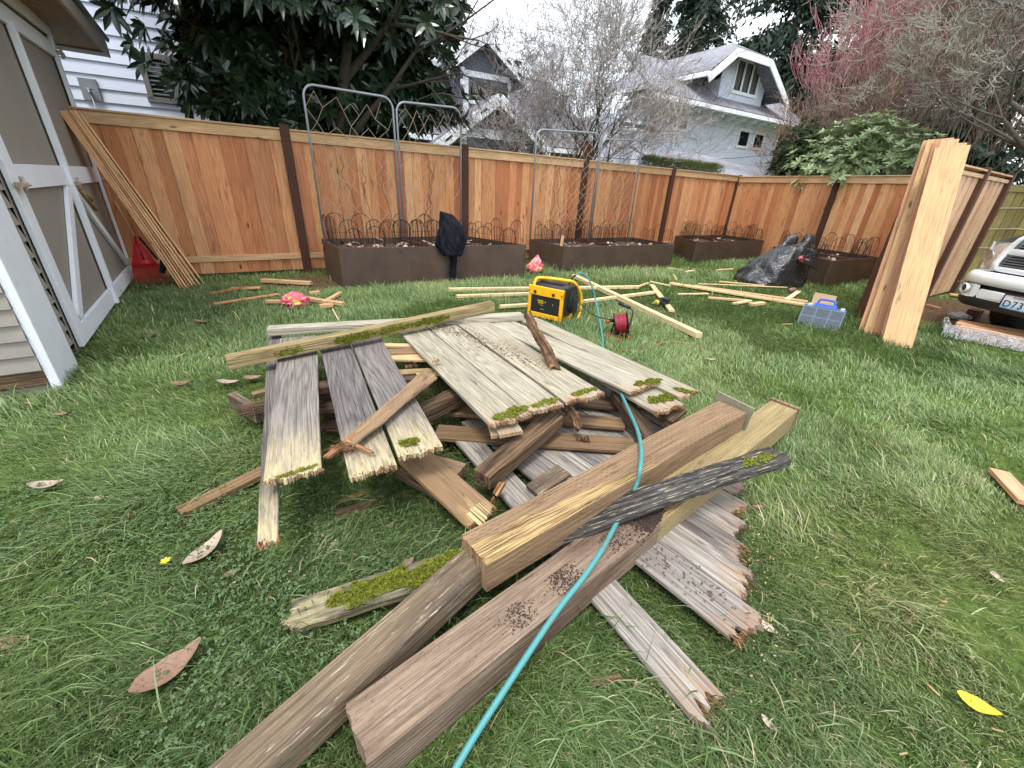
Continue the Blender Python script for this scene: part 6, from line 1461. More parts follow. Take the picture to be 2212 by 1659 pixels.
# ------------------------------------------------------------------ wide boards leaning on the right fence
wide = [  # bottom centre px, top centre px, z0, width, mat, rn, label
    ((1868, 722), (2014, 302), .14, 'reddish cedar board at the far left edge of the leaning stack', M_cedp, .2),
    ((1880, 726), (2024, 301), .14, 'second board from the left in the leaning stack, pale with dark grain', M_cedf, .3),
    ((1900, 732), (2040, 299), .14, 'reddish brown board in the middle of the leaning stack', M_cedp, .9),
    ((1916, 738), (2052, 301), .14, 'board partly covered by the front board of the leaning stack', M_cedp, .5),
    ((1950, 742), (2068, 309), .15, 'knotty board directly behind the front board of the leaning stack', M_cedf, .8),
    ((1936, 749), (2058, 316), .25, 'widest foremost pale knotty board of the leaning stack', M_cedf, .4)]
for i, (a, b, w, l, mt_, rn) in enumerate(wide):
    A = W(a[0], a[1], 0) ; 
    A.z = 0; D = math.hypot(A.x, A.y); B = WD(b[0], b[1], 7.05 - .05 * i + (0.0)) if False else WD(b[0], b[1], D + .42)
    m = MB(); up = EYE - A; up.z = .4
    upv = V(-.55, -.8, .2); m.plank(A, B, w, .022, up=upv, rg=rp, rn=rn, warp=.05, nl=8, roll=(-12, 4, -9, 3, 10, 0)[i])
    one('leaning_board', m, mt_, l, 'board', 'wide cedar boards leaning on the right fence')
    footplank(A, A + (B - A).normalized() * .05, .14, 0)
m = MB(); m.box(W(1866, 704, .05), (.1, .09, .1), .8); one('wood_block', m, M_post, 'brown cut block at the foot of the leaning stack, left side', 'block')
# ------------------------------------------------------------------ fresh cut scraps on the lawn
scr = [ # (u,v) a, (u,v) b, width, thick, label, mat
    ((968, 622), (1380, 617), .055, .035, 'long pale batten lying on the lawn behind the compressor, nearest the beds', M_pine),
    ((985, 637), (1160, 631), .05, .03, 'pale batten on the lawn left of the compressor, second row', M_pine),
    ((1080, 659), (1150, 655), .05, .03, 'short visible pale batten end just left of the compressor', M_pine),
    ((1262, 648), (1420, 628), .05, .03, 'pale batten running right of the compressor toward the long diagonal one', M_pine),
    ((1240, 592), (1512, 719), .075, .045, 'longest thick pale batten lying diagonally right of the compressor', M_pine),
    ((1408, 614), (1452, 670), .075, .02, 'short pale board under the cordless drill', M_pine),
    ((1448, 610), (1790, 664), .12, .022, 'long wide pale board reaching to the toolbox', M_pine),
    ((1500, 616), (1745, 650), .1, .02, 'orange-edged cedar board beside the long wide pale board', M_cedp),
    ((1700, 646), (1726, 628), .07, .02, 'short offcut crossing the far end of the wide boards', M_pine),
    ((1530, 641), (1620, 648), .06, .02, 'short orange offcut in the grass left of the toolbox', M_cedf),
    ((1465, 634), (1530, 633), .04, .015, 'thin pale offcut in the grass right of the drill', M_pine),
    ((1376, 619), (1400, 610), .04, .02, 'small pale offcut at the end of the rear batten', M_pine),
    ((1405, 607), (1448, 616), .03, .015, 'narrow pale strip by the tip of the long wide board', M_pine),
    ((1443, 577), (1475, 583), .03, .015, 'thin pale strip in the grass by the second raised bed', M_pine),
    ((1478, 586), (1500, 583), .05, .02, 'small pale block in the grass by the third raised bed', M_pine),
    ((1548, 582), (1583, 580), .05, .02, 'pale block lying just left of the black rubbish bag', M_pine),
    ((1555, 607), (1650, 616), .05, .015, 'orange splinter board in front of the black rubbish bag', M_cedf),
    ((1560, 614), (1700, 620), .03, .012, 'thin yellow stick in front of the black rubbish bag', M_pine),
    ((1508, 612), (1560, 614), .03, .012, 'thin pale sliver behind the long wide board', M_pine),
    ((1585, 654), (1622, 648), .05, .02, 'small pale offcut in the middle lawn', M_pine),
    ((1622, 655), (1650, 652), .07, .03, 'small square offcut in the middle lawn', M_pine),
    ((1455, 592), (1462, 604), .02, .01, 'tiny pale sliver near the second raised bed', M_pine),
    ((565, 602), (672, 608), .07, .035, 'brown-edged batten on the bare soil in front of the fence post', M_cedr),
    ((575, 648), (650, 650), .07, .025, 'wide pale offcut under the crumpled red sack', M_cedr),
    ((650, 640), (742, 653), .07, .03, 'batten offcut running right from under the red sack', M_cedr),
    ((700, 650), (735, 630), .05, .03, 'short offcut crossing the batten by the red sack', M_cedr),
    ((690, 658), (718, 655), .07, .03, 'small square block nearest the weathered panel', M_cedr),
    ((668, 630), (690, 628), .05, .03, 'tiny block behind the red sack', M_cedr),
    ((718, 666), (732, 692), .012, .006, 'thin striped marking stick in the grass behind the weathered panel', M_pine),
    ((462, 655), (600, 634), .07, .012, 'orange cedar splinter lying in the grass left of the red sack', M_ced),
    ((455, 632), (540, 618), .09, .012, 'broad orange cedar bark piece near the leaning boards', M_ced),
    ((500, 622), (560, 620), .1, .012, 'reddish cedar flake behind the broad bark piece', M_cedp),
    ((1868, 688), (1900, 690), .1, .012, 'scrap lying behind the leaning stack', M_cedf) ,
    ((1690, 700), (1712, 699), .012, .004, 'small chip by the toolbox', M_pine),
    ((2160, 1015), (2226, 1085), .085, .02, 'pinkish board end entering the frame at the right edge', M_cedp),
    ((2003, 657), (2030, 664), .04, .015, 'thin splinter on the grass between the leaning stack and the truck', M_cedp),
    ((2052, 634), (2100, 640), .12, .02, 'loose cedar boards on the ground beneath the truck bumper', M_cedf)]
for i, (a, b, w, tk, l, mt_) in enumerate(scr):
    A = W(a[0], a[1], tk + .03); B = W(b[0], b[1], tk + .03); m = MB(); jg = (.03, .03) if 'splinter' in l or 'flake' in l or 'bark' in l else (0, 0)
    m.plank(A, B, w, tk * 1.25, rg=rp, jag=jg); one('wood_offcut', m, mt_, l, 'wood offcut', 'fresh cut wood pieces on the lawn'); footplank(A + (B - A).normalized() * -.05, B + (B - A).normalized() * .05, w + .16, .022)
# ------------------------------------------------------------------ cordless drill
dr = thing('cordless_drill', W(1445, 655, 0), 'yellow and black cordless drill lying on a short board', 'drill')
M_dy = plain('dull yellow plastic', srgb(206, 176, 60), .5, 0, .15, 20)
da = W(1408, 656, .07); db = W(1440, 648, .075); dx = (db - da).normalized(); dyv = V(-dx.y, dx.x, 0)
m = MB(); m.lathe(da, dx, [(0, .006), (.03, .012), (.04, .02), (.08, .022), (.085, .026)], 12); m.build('chuck', plain('drill chuck', srgb(120, 118, 60), .5, .3), dr)
m = MB(); m.lathe(da + dx * .085, dx, [(0, .03), (.02, .034), (.11, .034), (.125, .026)], 14); m.build('body', M_dy, dr)
m = MB(); m.lathe(da + dx * .12, dx, [(0, .035), (.02, .036), (.07, .036), (.09, .03)], 14); m.box(da + dx * .17 - dyv * .03 + V(0, 0, -.01), (.05, .12, .04), math.atan2(dx.y, dx.x), bev=.01); m.build('grip', M_blkp, dr)
m = MB(); m.box(da + dx * .24 - dyv * .03 + V(0, 0, .01), (.075, .12, .075), math.atan2(dx.y, dx.x), bev=.008); m.build('battery', M_blkp, dr)
# ------------------------------------------------------------------ parts organiser with blue handle
ob0 = V(3.42, 4.86, 0); ob1 = V(3.80, 4.52, 0)
obx = (ob1 - ob0).normalized(); oby = V(-obx.y, obx.x, 0); OW = .42; upo = (V(0, 0, 1) * .93 + oby * .36).normalized(); no = obx.cross(upo).normalized()
if no.dot(EYE - ob0) < 0: no = -no
org = thing('parts_organiser', ob0, 'clear lidded parts organiser with blue handle, six compartments of dark screws, standing in the grass', 'tool box')
def op(a, z, o=0.0): return ob0 + obx * a + upo * z + no * o + V(0, 0, .0)
OH = .27
M_clr, nt = newmat('clear plastic'); out(nt, nd(nt, 'ShaderNodeMixShader', {0: .07, 1: nd(nt, 'ShaderNodeBsdfTransparent', {'Color': (.8, .86, .92, 1)}).outputs[0], 2: nd(nt, 'ShaderNodeBsdfGlossy', {'Color': (.8, .85, .9, 1), 'Roughness': .12}).outputs[0]}).outputs[0])
M_org = plain('smoky blue plastic', srgb(44, 52, 66), .4, 0, .1); M_blue = plain('blue plastic', srgb(36, 88, 190), .4)
m = MB(); m.plank(op(0, OH / 2, -.03), op(OW, OH / 2, -.03), OH, .05, up=no, rg=rp, bev=.01); m.build('case', M_org, org)
m = MB()
for z in (.012, OH / 2 - .005, OH - .03): m.plank(op(.01, z, .0), op(OW - .01, z, .0), .014, .03, up=no, rg=rp)
for a in (.008, OW * .34, OW * .67, OW - .008): m.plank(op(a, .01, .001), op(a, OH - .03, .001), .014, .03, up=no, rg=rp)
m.build('divider_grid', plain('pale clear rib', srgb(98, 108, 122), .45), org)
m = MB(); rg = random.Random(4)
for k in range(520):
    ci = rg.randrange(3); rj = rg.randrange(2); a = OW * (ci + .5) / 3 + rg.uniform(-.05, .05); z = (.06 if rj == 0 else .185) + rg.uniform(-.042, .04)
    d = (obx * rg.gauss(0, 1) + upo * rg.gauss(0, 1)).normalized() * .016; m.tube([op(a, z, -.022 + rg.random() * .008) - d, op(a, z, -.02 + rg.random() * .01) + d], .0018, 3, cap=False)
m.build('screws', plain('dark screws', srgb(64, 58, 58), .4, .5, .3, 60), org)
m = MB(); m.plank(op(0, OH / 2, .007), op(OW, OH / 2, .007), OH, .003, up=no, rg=rp); m.build('lid', M_clr, org)
m = MB(); m.plank(op(.10, OH + .005, .0), op(.32, OH + .005, .0), .045, .035, up=no, rg=rp, bev=.006); m.tube(spline([op(.13, OH + .02, -.015), op(.13, OH + .06, -.015), op(.16, OH + .078, -.015), op(.26, OH + .078, -.015), op(.29, OH + .06, -.015), op(.29, OH + .02, -.015)], 4), .012, 8); m.build('handle', M_blue, org)
for a in (.04, .36):
    m = MB(); m.plank(op(a, OH - .005, .004), op(a + .04, OH - .005, .004), .035, .03, up=no, rg=rp, bev=.004); m.build('latch', plain('pale latch', srgb(196, 206, 220), .3) if 'pale latch' not in bpy.data.materials else bpy.data.materials['pale latch'], org)
foot([op(0, 0, .02), op(OW, 0, .02), op(OW, 0, -.12), op(0, 0, -.12)], 0)
m = MB(); cb = V(3.7, 5.45, 0); qa = W(1742, 672, .1); qb = W(1792, 672, .1); s_ = (qb - qa); hh = .19
qa = WD(1741, 675, 6.3); qb = WD(1790, 682, 6.25); qa.z = qb.z = .03
bk = az(40) * .2
def cq(a, b, z): return qa.lerp(qb, a) + bk * b + V(0, 0, z)
ht = WD(1745, 638, 6.4).z
for p in ([cq(0, 1, 0), cq(1, 1, 0), cq(1, 1.15, ht), cq(0, 1.15, ht)], [cq(0, 0, 0), cq(1, 0, 0), cq(1, 0, .09), cq(0, 0, .09)], [cq(0, 0, 0), cq(0, 1, 0), cq(0, 1, .09), cq(0, 0, .09)], [cq(1, 0, 0), cq(1, 1, 0), cq(1, 1, .09), cq(1, 0, .09)], [cq(0, 0, .01), cq(1, 0, .01), cq(1, 1, .01), cq(0, 1, .01)]): m.poly(p)
one('cardboard_box', m, plain('cardboard', srgb(196, 168, 138), .8, 0, .06, 5), 'small opened cardboard box with raised flap behind the parts organiser', 'box', solid=.004)
m = MB(); q_ = W(1703, 628, .04); m.lathe(q_, (1, 0, .2), [(0, .03), (.03, .04), (.1, .04), (.12, .02)], 12); one('tool_grip', m, plain('grey red tool', srgb(120, 90, 92), .5, 0, .4, 40), 'small grey and red tool lying by the offcut beside the last raised bed', 'tool')
# ------------------------------------------------------------------ wrapped lumber bundle
bn = thing('lumber_bundle', V(5.3, 4.6, 0), 'bundle of cedar boards partly wrapped in clear plastic film on the grass before the truck', 'lumber')
e0 = V(5.12, 4.72, 0); e1 = V(5.60, 4.97, 0); ln = V(.42, -.905, 0).normalized()
e0 = W(2058, 706, .12); e1 = W(2100, 694, .12); e0.z = e1.z = 0; ln = (W(2212, 733, .12) - W(2058, 706, .12)); ln.z = 0; ln.normalize(); wd_ = (e1 - e0); wd_ = wd_ - ln * wd_.dot(ln); wl = max(.42, wd_.length); wd_.normalize()
for k in range(6):
    m = MB(); c_ = e0 + wd_ * (wl * (k + .5) / 6); off = -.02 * k
    m.plank(c_ + V(0, 0, .115 + .004 * (k % 2)) + ln * (.05 + .02 * (k % 3)), c_ + ln * 2.2 + V(0, 0, .115 + .004 * (k % 2)), wl / 6 - .006, .1, rg=rp, rn=rp.random()); m.build('board', M_cedf if k % 2 else M_cedp, bn)
M_film, nt = newmat('wrinkled clear film'); o = objc(nt); bp = noi(nt, vmap(nt, o, (1, 1, 1)), 26, 5, .7, 2.0)
bmp = nd(nt, 'ShaderNodeBump', {'Height': bp, 'Strength': 1.0, 'Distance': .03}).outputs[0]
gl = nd(nt, 'ShaderNodeBsdfGlossy', {'Color': (.9, .92, .95, 1), 'Roughness': .18, 'Normal': bmp}).outputs[0]; df = nd(nt, 'ShaderNodeBsdfDiffuse', {'Color': (.62, .64, .68, 1), 'Normal': bmp}).outputs[0]
g2 = nd(nt, 'ShaderNodeMixShader', {0: .45, 1: df, 2: gl}).outputs[0]
fac = mth(nt, 'MULTIPLY_ADD', step(nt, noi(nt, vmap(nt, o, (1, 1, 3)), 14, 5, .7, 1.5), .38, .62), .6, .25)
out(nt, nd(nt, 'ShaderNodeMixShader', {0: fac, 1: nd(nt, 'ShaderNodeBsdfTransparent').outputs[0], 2: g2}).outputs[0])
m = MB()
def film(a, b):
    # a along, b from grass up the near side and over a strip of the top
    p = e0 + ln * (-.07 + 2.2 * a); w = -.05 + (b - .55) / .45 * .09 * (1 + .8 * math.sin(a * 14)) if b > .55 else -.05 - .06 * (1 - b / .55); z = .128 if b > .55 else .01 + .118 * (b / .55)
    n = mnoise.noise(V(a * 16, b * 4, 0)) * .010 + mnoise.noise(V(a * 50, b * 9, 5)) * .005
    return p + wd_ * (w + n) + V(0, 0, z + abs(n) * .8)
m.grid(film, 120, 14); m.build('film_wrap', M_film, bn)
m = MB()
def film2(a, b):
    p = e0 - ln * (.02 + .03 * math.sin(math.pi * b)) + wd_ * (wl * 1.1 * a - .05); n = mnoise.noise(V(a * 9, b * 6, 7)) * .03
    return p + V(0, 0, .13 * b + .01) + ln * n
m.grid(film2, 40, 12); m.build('film_wrap', M_film, bn)
m = crumple('', W(2070, 690, 0), (0, 0), .12, .09, None, '', '', 14, .5, 10, nx=28, nz=12); m.build('film_clump', M_film, bn)
foot([e0, e0 + ln * 2, e0 + ln * 2 + wd_ * wl, e0 + wd_ * wl], 0)
# ------------------------------------------------------------------ truck
M_tp = plain('champagne silver paint', srgb(232, 233, 235), .3, .1, .03, 3, .0, 40, .5, .4); M_bk = plain('truck black plastic', srgb(38, 38, 42), .55, 0, .15, 8)
M_lens, nt = newmat('hazy headlamp lens'); out(nt, nd(nt, 'ShaderNodeMixShader', {0: .5, 1: pbsdf(nt, ramp(nt, noi(nt, objc(nt), 9, 3), [(.35, srgb(130, 124, 122)), (.7, srgb(206, 204, 204))]), .12), 2: nd(nt, 'ShaderNodeBsdfGlossy', {'Color': (.8, .8, .8, 1), 'Roughness': .1}).outputs[0]}).outputs[0])
tx = az(168); to = V(-tx.y, tx.x, 0) * 1.0
if to.dot(EYE - V(5.43, 5.07, 0)) < 0: to = -to
T0 = V(5.43, 5.07, 0) + to * -.02
def T(s, z, o=0.0): return T0 + tx * s + to * o + V(0, 0, z)
def TP(u, v, o=0.0):
    p = WL(u, v, T0 + to * o, tx); return ((p - T0).dot(tx), p.z)
trk = thing('pickup_truck', T(.8, 0, -1), 'silver truck with twin-slot grille, cut off by the right edge', 'truck')
half = [(-.17, -.75), (-.17, -.35), (-.155, -.2), (-.10, -.09), (-.02, -.03), (.12, .01), (.4, .04), (.8, .05)]
path = half + [(1.6 - a, b) for a, b in reversed(half[:-1])]
def sweep(m, prof, path=path, ends=True, sm=True):
    n = len(path); rows = []
    for i, (s, o) in enumerate(path):
        a = path[max(i - 1, 0)]; b = path[min(i + 1, n - 1)]; d = V(b[0] - a[0], b[1] - a[1], 0).normalized(); nn = (-d.y, d.x)
        if nn[1] < 0 and i not in (0, 1, n - 1, n - 2): nn = (-nn[0], -nn[1])
        if i in (0, 1): nn = (-1, 0)
        if i in (n - 1, n - 2): nn = (1, 0)
        rows.append([m.vert(T(s + nn[0] * e, z, o + nn[1] * e)) for z, e in prof])
    for i in range(n - 1):
        for j in range(len(prof) - 1): m.face([rows[i][j], rows[i + 1][j], rows[i + 1][j + 1], rows[i][j + 1]], None, .5, 0, sm)
    m.face(list(reversed(rows[0]))); m.face(rows[-1])
m = MB(); sweep(m, [(.71, -.16), (.715, -.05), (.70, -.01), (.66, .01), (.61, .012), (.575, .0), (.565, -.06)]); m.build('bumper_cover', M_tp, trk)
m = MB(); sweep(m, [(.57, -.07), (.40, -.07)]); m.build('bumper_recess', M_bk, trk)
m = MB(); sweep(m, [(.43, -.06), (.435, -.01), (.40, .0), (.34, -.02), (.31, -.06), (.30, -.2)]); m.build('valance', M_bk, trk)
pc = [p for p in path if p[0] <= .13]
for side in (0, 1):
    pp = pc if side == 0 else [(1.6 - a, b) for a, b in reversed(pc)]
    m = MB(); sweep(m, [(.57, -.05), (.565, .002), (.5, .012), (.45, .01), (.425, -.01), (.42, -.06)], pp); co = m.build('bumper_corner', M_tp, trk)
    s_ = .0 if side == 0 else 1.6
    c_ = T(s_ - (.02 if side == 0 else -.02), .505, -.02); ax = (to + tx * (-.45 if side == 0 else .45)).normalized()
    m = MB(); m.lathe(c_ - ax * .02, ax, [(0, .052), (.045, .052), (.05, .046), (.03, .04)], 22); m.build('fog_light_ring', M_tp, co)
    m = MB(); m.lathe(c_ - ax * .02, ax, [(0, .04), (.034, .04), (.04, .02)], 18); m.build('fog_light', M_glass, co)
pm = [(.155, .02), (.4, .045), (.8, .055), (1.2, .045), (1.445, .02)]
m = MB(); sweep(m, [(.525, -.05), (.53, .0), (.515, .015), (.45, .018), (.425, .01), (.42, -.05)], pm); m.build('bumper_bar', M_tp, trk)
# grille shell, two slots each with dark bars
gs = [(.13, -.07), (.4, -.04), (.8, -.03), (1.2, -.04), (1.47, -.07)]
def frame(u): return None
m = MB(); sweep(m, [(1.17, -.12), (1.15, .0), (1.11, .015), (1.09, .0)], [(.26, -.08), (.5, -.05), (.8, -.04), (1.1, -.05), (1.34, -.08)])
sweep(m, [(.985, -.02), (.975, .015), (.945, .02), (.925, .01), (.92, -.03)], [(.16, -.075), (.4, -.045), (.8, -.035), (1.2, -.045), (1.44, -.075)])
sweep(m, [(.785, -.02), (.78, .02), (.755, .025), (.735, .01), (.73, -.05)], [(.13, -.075), (.4, -.045), (.8, -.035), (1.2, -.045), (1.47, -.075)])
for sg in (0, 1):
    f = (lambda s: s) if sg == 0 else (lambda s: 1.6 - s)
    m.tube([T(f(.12), .745, -.06), T(f(.105), .82, -.065), T(f(.135), .95, -.08), T(f(.19), 1.08, -.1), T(f(.27), 1.15, -.1)], [.03, .032, .032, .03, .028], 8)
m.build('grille_shell', M_tp, trk)
m = MB(); m.poly([T(.13, .76, -.11), T(1.47, .76, -.11), T(1.3, 1.13, -.13), T(.25, 1.13, -.13)]); gi = m.build('grille_insert', M_dark, trk)
for z in (.80, .828, .856, .884, .912, 1.01, 1.035, 1.06, 1.085):
    m = MB(); k = .125 + max(0, z - .8) * .35; m.plank(T(k, z, -.075), T(.8, z, -.05), .014, .012, up=to, rg=rp); m.plank(T(.8, z, -.05), T(1.6 - k, z, -.075), .014, .012, up=to, rg=rp); m.build('grille_bar', plain('grey bar', srgb(96, 96, 102), .4) if 'grey bar' not in bpy.data.materials else bpy.data.materials['grey bar'], gi)
for sg in (0, 1):
    f = (lambda s: s) if sg == 0 else (lambda s: 1.6 - s)
    m = MB(); rows = []
    for i in range(9):
        a = i / 8; s = -.16 + .26 * a + .0; o = -.33 + .24 * math.sin(a * math.pi / 2); zt = 1.0 + .04 * a; zb = .77 - .02 * a
        rows.append([m.vert(T(f(s + (.05 * (1 - (2 * q - 1) ** 2)) * 0), zb + (zt - zb) * q, o + .035 * math.sin(math.pi * q) - .06 * q)) for q in [k / 6 for k in range(7)]])
    for i in range(8):
        for k in range(6): m.face([rows[i][k], rows[i + 1][k], rows[i + 1][k + 1], rows[i][k + 1]] if sg == 0 else [rows[i][k], rows[i][k + 1], rows[i + 1][k + 1], rows[i + 1][k]], None, .5, 0, True)
    hl_ = m.build('headlight', M_lens, trk)
    m = MB(); m.lathe(T(f(-.03), .88, -.17), (to + tx * (-.5 if sg == 0 else .5)), [(0, .03), (.02, .06), (.035, .07), (.036, .062), (.02, .05)], 20); m.build('reflector', M_sil, hl_)
# fenders, hood, wheel, underbody
m = MB(); m.grid(lambda a, b: T(-.17 + .5 * b, 1.03 + .14 * math.sin(b * math.pi / 2), -.36 - 1.5 * a + .14 * b), 10, 8); m.grid(lambda a, b: T(1.77 - .5 * b, 1.03 + .14 * math.sin(b * math.pi / 2), -.36 - 1.5 * a + .14 * b), 10, 8)
m.grid(lambda a, b: T(-.17, .72 + .31 * b, -.33 - .45 * a), 4, 4); m.grid(lambda a, b: T(1.77, .72 + .31 * b, -.33 - .45 * a), 4, 4)
m.grid(lambda a, b: T(-.175, .85 + .2 * b, -.75 - 1.0 * a), 4, 4); m.build('fender', M_tp, trk)
m = MB(); m.grid(lambda a, b: T(.2 + 1.2 * b, 1.16 + .05 * math.sin(math.pi * b) + .06 * min(1, a * 3), -.10 - 1.5 * a), 12, 12); m.build('hood', M_tp, trk)
m = MB(); m.box(T(.8, .62, -1.5), (1.5, 2.2, .5), math.atan2(tx.y, tx.x)); m.build('underbody', M_dark, trk)
m = MB(); m.box(T(.8, 1.45, -3.1), (1.5, 1.7, .7), math.atan2(tx.y, tx.x), bev=.12); m.build('cab', M_tp, trk)
for s_ in (.02, 1.36):
    m = MB(); m.lathe(T(s_, .36, -.85), tx, [(0, .2), (0, .33), (.02, .36), (.22, .36), (.24, .33), (.24, .2)], 30); wh = m.build('wheel', M_rub, trk)
    m = MB(); m.lathe(T(s_ - .003, .36, -.85), tx, [(0, .2), (.02, .18), (.03, .05)], 20); m.build('rim', M_sil, wh)
# licence plate
pl = MB(); pc_ = T(.565, .455, .075); M_pl, nt = newmat('licence plate'); z_ = nd(nt, 'ShaderNodeSeparateXYZ', {0: uvc(nt)}).outputs[1]
out(nt, pbsdf(nt, ramp(nt, z_, [(0, srgb(120, 170, 205)), (.3, srgb(190, 212, 226)), (.5, srgb(226, 226, 230)), (1, srgb(224, 216, 224))]), .4))
PW, PH = .305, .155
a_ = [T(.565 - PW / 2, .455 - PH / 2, .075), T(.565 + PW / 2, .455 - PH / 2, .075), T(.565 + PW / 2, .455 + PH / 2, .07), T(.565 - PW / 2, .455 + PH / 2, .07)]
pl.face([pl.vert(p) for p in a_], [(0, 0), (1, 0), (1, 1), (0, 1)]); po_ = pl.build('licence_plate', M_pl, trk, solid=.003)
m = MB()
for p, q in ((0, 1), (1, 2), (2, 3), (3, 0)): m.tube([a_[p] + to * .002, a_[q] + to * .002], .008, 6)
m.build('plate_frame', M_bk, po_)
def text(s, size, s0, z0, o, mat, nm):
    c = bpy.data.curves.new(nm, 'FONT'); c.body = s; c.size = size; c.extrude = .0015; c.space_character = 1.1
    ob = bpy.data.objects.new(nm, c); COL.objects.link(ob); dg = bpy.context.evaluated_depsgraph_get(); me = bpy.data.meshes.new_from_object(ob.evaluated_get(dg)); bpy.data.objects.remove(ob); bpy.data.curves.remove(c)
    o2 = bpy.data.objects.new(nm, me); me.materials.clear(); me.materials.append(mat); COL.objects.link(o2); o2.parent = po_
    zz = V(0, 0, 1); Mx = Matrix((tx, zz, to)).transposed().to_4x4(); Mx.translation = T(s0, z0, o) - Vector(po_['_o']); o2.matrix_basis = Mx
    if tx.cross(zz).dot(to) < 0: o2.matrix_basis = Mx @ Matrix.Scale(1, 4)
    return o2
M_ink = plain('plate blue ink', srgb(34, 52, 92), .5); M_inr = plain('plate red ink', srgb(150, 60, 70), .5)
tt = text('D73', .098, .565 - PW / 2 + .018, .455 - .05, .079, M_ink, 'plate_number'); text('WASHINGTON', .026, .565 - .07, .455 + .045, .077, M_inr, 'plate_state')
foot([T(-.1, 0, -.1), T(1.6, 0, -.1), T(1.6, 0, -3), T(-.1, 0, -3)], .01)
# white twiggy clump between fence foot and bumper
m = MB(); rg = random.Random(8); c_ = W(2075, 625, .05)
for k in range(160):
    p = c_ + V(rg.gauss(0, .12), rg.gauss(0, .12), abs(rg.gauss(.12, .12))); m.tube([p, p + V(rg.gauss(0, .06), rg.gauss(0, .06), rg.gauss(0, .06))], .004, 3, cap=False)
one('twig_heap', m, M_twg, 'heap of pale bare twigs between the fence foot and the truck bumper', 'twigs')['kind'] = 'stuff'
m = MB(); m.box(W(2103, 680, .08), (.16, .12, .14), .5); one('wood_block', m, M_post, 'brown square block on the ground before the truck wheel', 'block')
# ------------------------------------------------------------------ leaves, chips and flower on the lawn
leaves = [((372, 1448), .19, .10, 56, 'largest curled brown leaf, at the lower left of the lawn', M_dead, .1, .022), ((447, 1190), .17, .075, 70, 'folded pale brown leaf standing in the grass left of the pile', M_dead, .9, .03), ((500, 1238), .05, .03, 40, 'small brown leaf beside the folded pale leaf', M_dead, .3, .015),
    ((30, 1387), .10, .04, 10, 'brown leaf at the left edge, below the middle', M_dead, .2, .02), ((2110, 1520), .10, .042, -38, 'bright yellow oval leaf at the lower right', M_yel, .5, .03), ((1662, 1563), .05, .022, -60, 'small white papery leaf near the lower right corner', M_dead, 1., .03),
    ((497, 828), .17, .08, 10, 'curled grey-brown leaf behind the grey end block', M_dead, .9, .03), ((545, 818), .12, .08, 30, 'brown leaf touching the curled grey-brown one', M_dead, .2, .02), ((395, 828), .15, .05, 15, 'black and white curled leaf in the left lawn', M_dead, 0, .02),
    ((330, 728), .16, .05, -35, 'long tan leaf in the left lawn near the shed', M_dead, .6, .03), ((440, 696), .16, .08, 20, 'broad brown leaf left of the red sack', M_dead, .4, .02), ((490, 700), .14, .06, 12, 'orange tan leaf beside the broad brown leaf', M_dead, .8, .02), ((385, 768), .12, .02, 55, 'curved white straw-like leaf in the left lawn', M_dead, 1, .03),
    ((1465, 842), .1, .05, 0, 'pale leaf scrap', M_dead, .95, .02) if False else ((1535, 777), .10, .05, -10, 'crumpled white-pink leaf right of the compressor', M_dead, 1.0, .03), ((140, 895), .12, .04, 5, 'reddish brown leaf in the far left lawn', M_dead, .1, .02), ((100, 1048), .13, .06, 25, 'pale dried leaf in the left lawn', M_dead, .9, .02), ((215, 1075), .05, .03, 0, 'small cream leaf in the left lawn', M_dead, 1, .02),
    ((2150, 1245), .055, .045, 60, 'pinkish torn leaf in the right lawn', M_dead, .95, .03), ((1640, 1095), .07, .03, 5, 'brown bark flake in the right lawn', M_dead, .15, .02), ((1805, 1160), .06, .02, -40, 'thin brown bark sliver in the right lawn', M_dead, 0.1, .02), ((1660, 1355), .06, .03, -50, 'shredded pale wood scrap by the jagged board ends', M_dead, 1, .03), ((880, 1215), .06, .03, 60, 'curled bark strip on the grass in the middle foreground', M_dead, .6, .04), ((840, 1135), .05, .025, 45, 'reddish leaf scrap below the grey pickets', M_dead, .4, .02),
    ((725, 1175), .045, .02, -10, 'small tan bark chip below the grey pickets', M_dead, .8, .02), ((618, 900), .0, .0, 0, '', M_dead, .5, .02) if False else ((905, 1178), .035, .02, -30, 'small orange chip in the middle foreground', M_dead, .6, .02), ((285, 1050 - 800), 0, 0, 0, '', M_dead, 0, 0) if False else ((1310, 1450), .0, 0, 0, '', M_dead, 0, 0)]
rl = random.Random(99)
for (uv_, L, w, yaw, l, mt_, r_, z) in leaves:
    if L == 0: continue
    m = MB(); c_ = W(*uv_, z + .012); leafmesh(m, c_ - V(0, 0, .006), L * .92, w, R_(yaw), rl.uniform(-.2, .1), .42, .42, r_, rl.uniform(-.3, .3), 8)
    one('fallen_leaf', m, mt_, l, 'leaf', 'fallen leaves on the lawn')
m = MB(); A_ = W(1275, 1475, .03); B_ = W(1340, 1462, .03); m.plank(A_, B_, .022, .014, rg=rl, jag=(.006, .006), erode=.004, nl=12); one('bark_stick', m, M_rotb, 'short barky stick on the grass near the bottom centre right', 'stick')
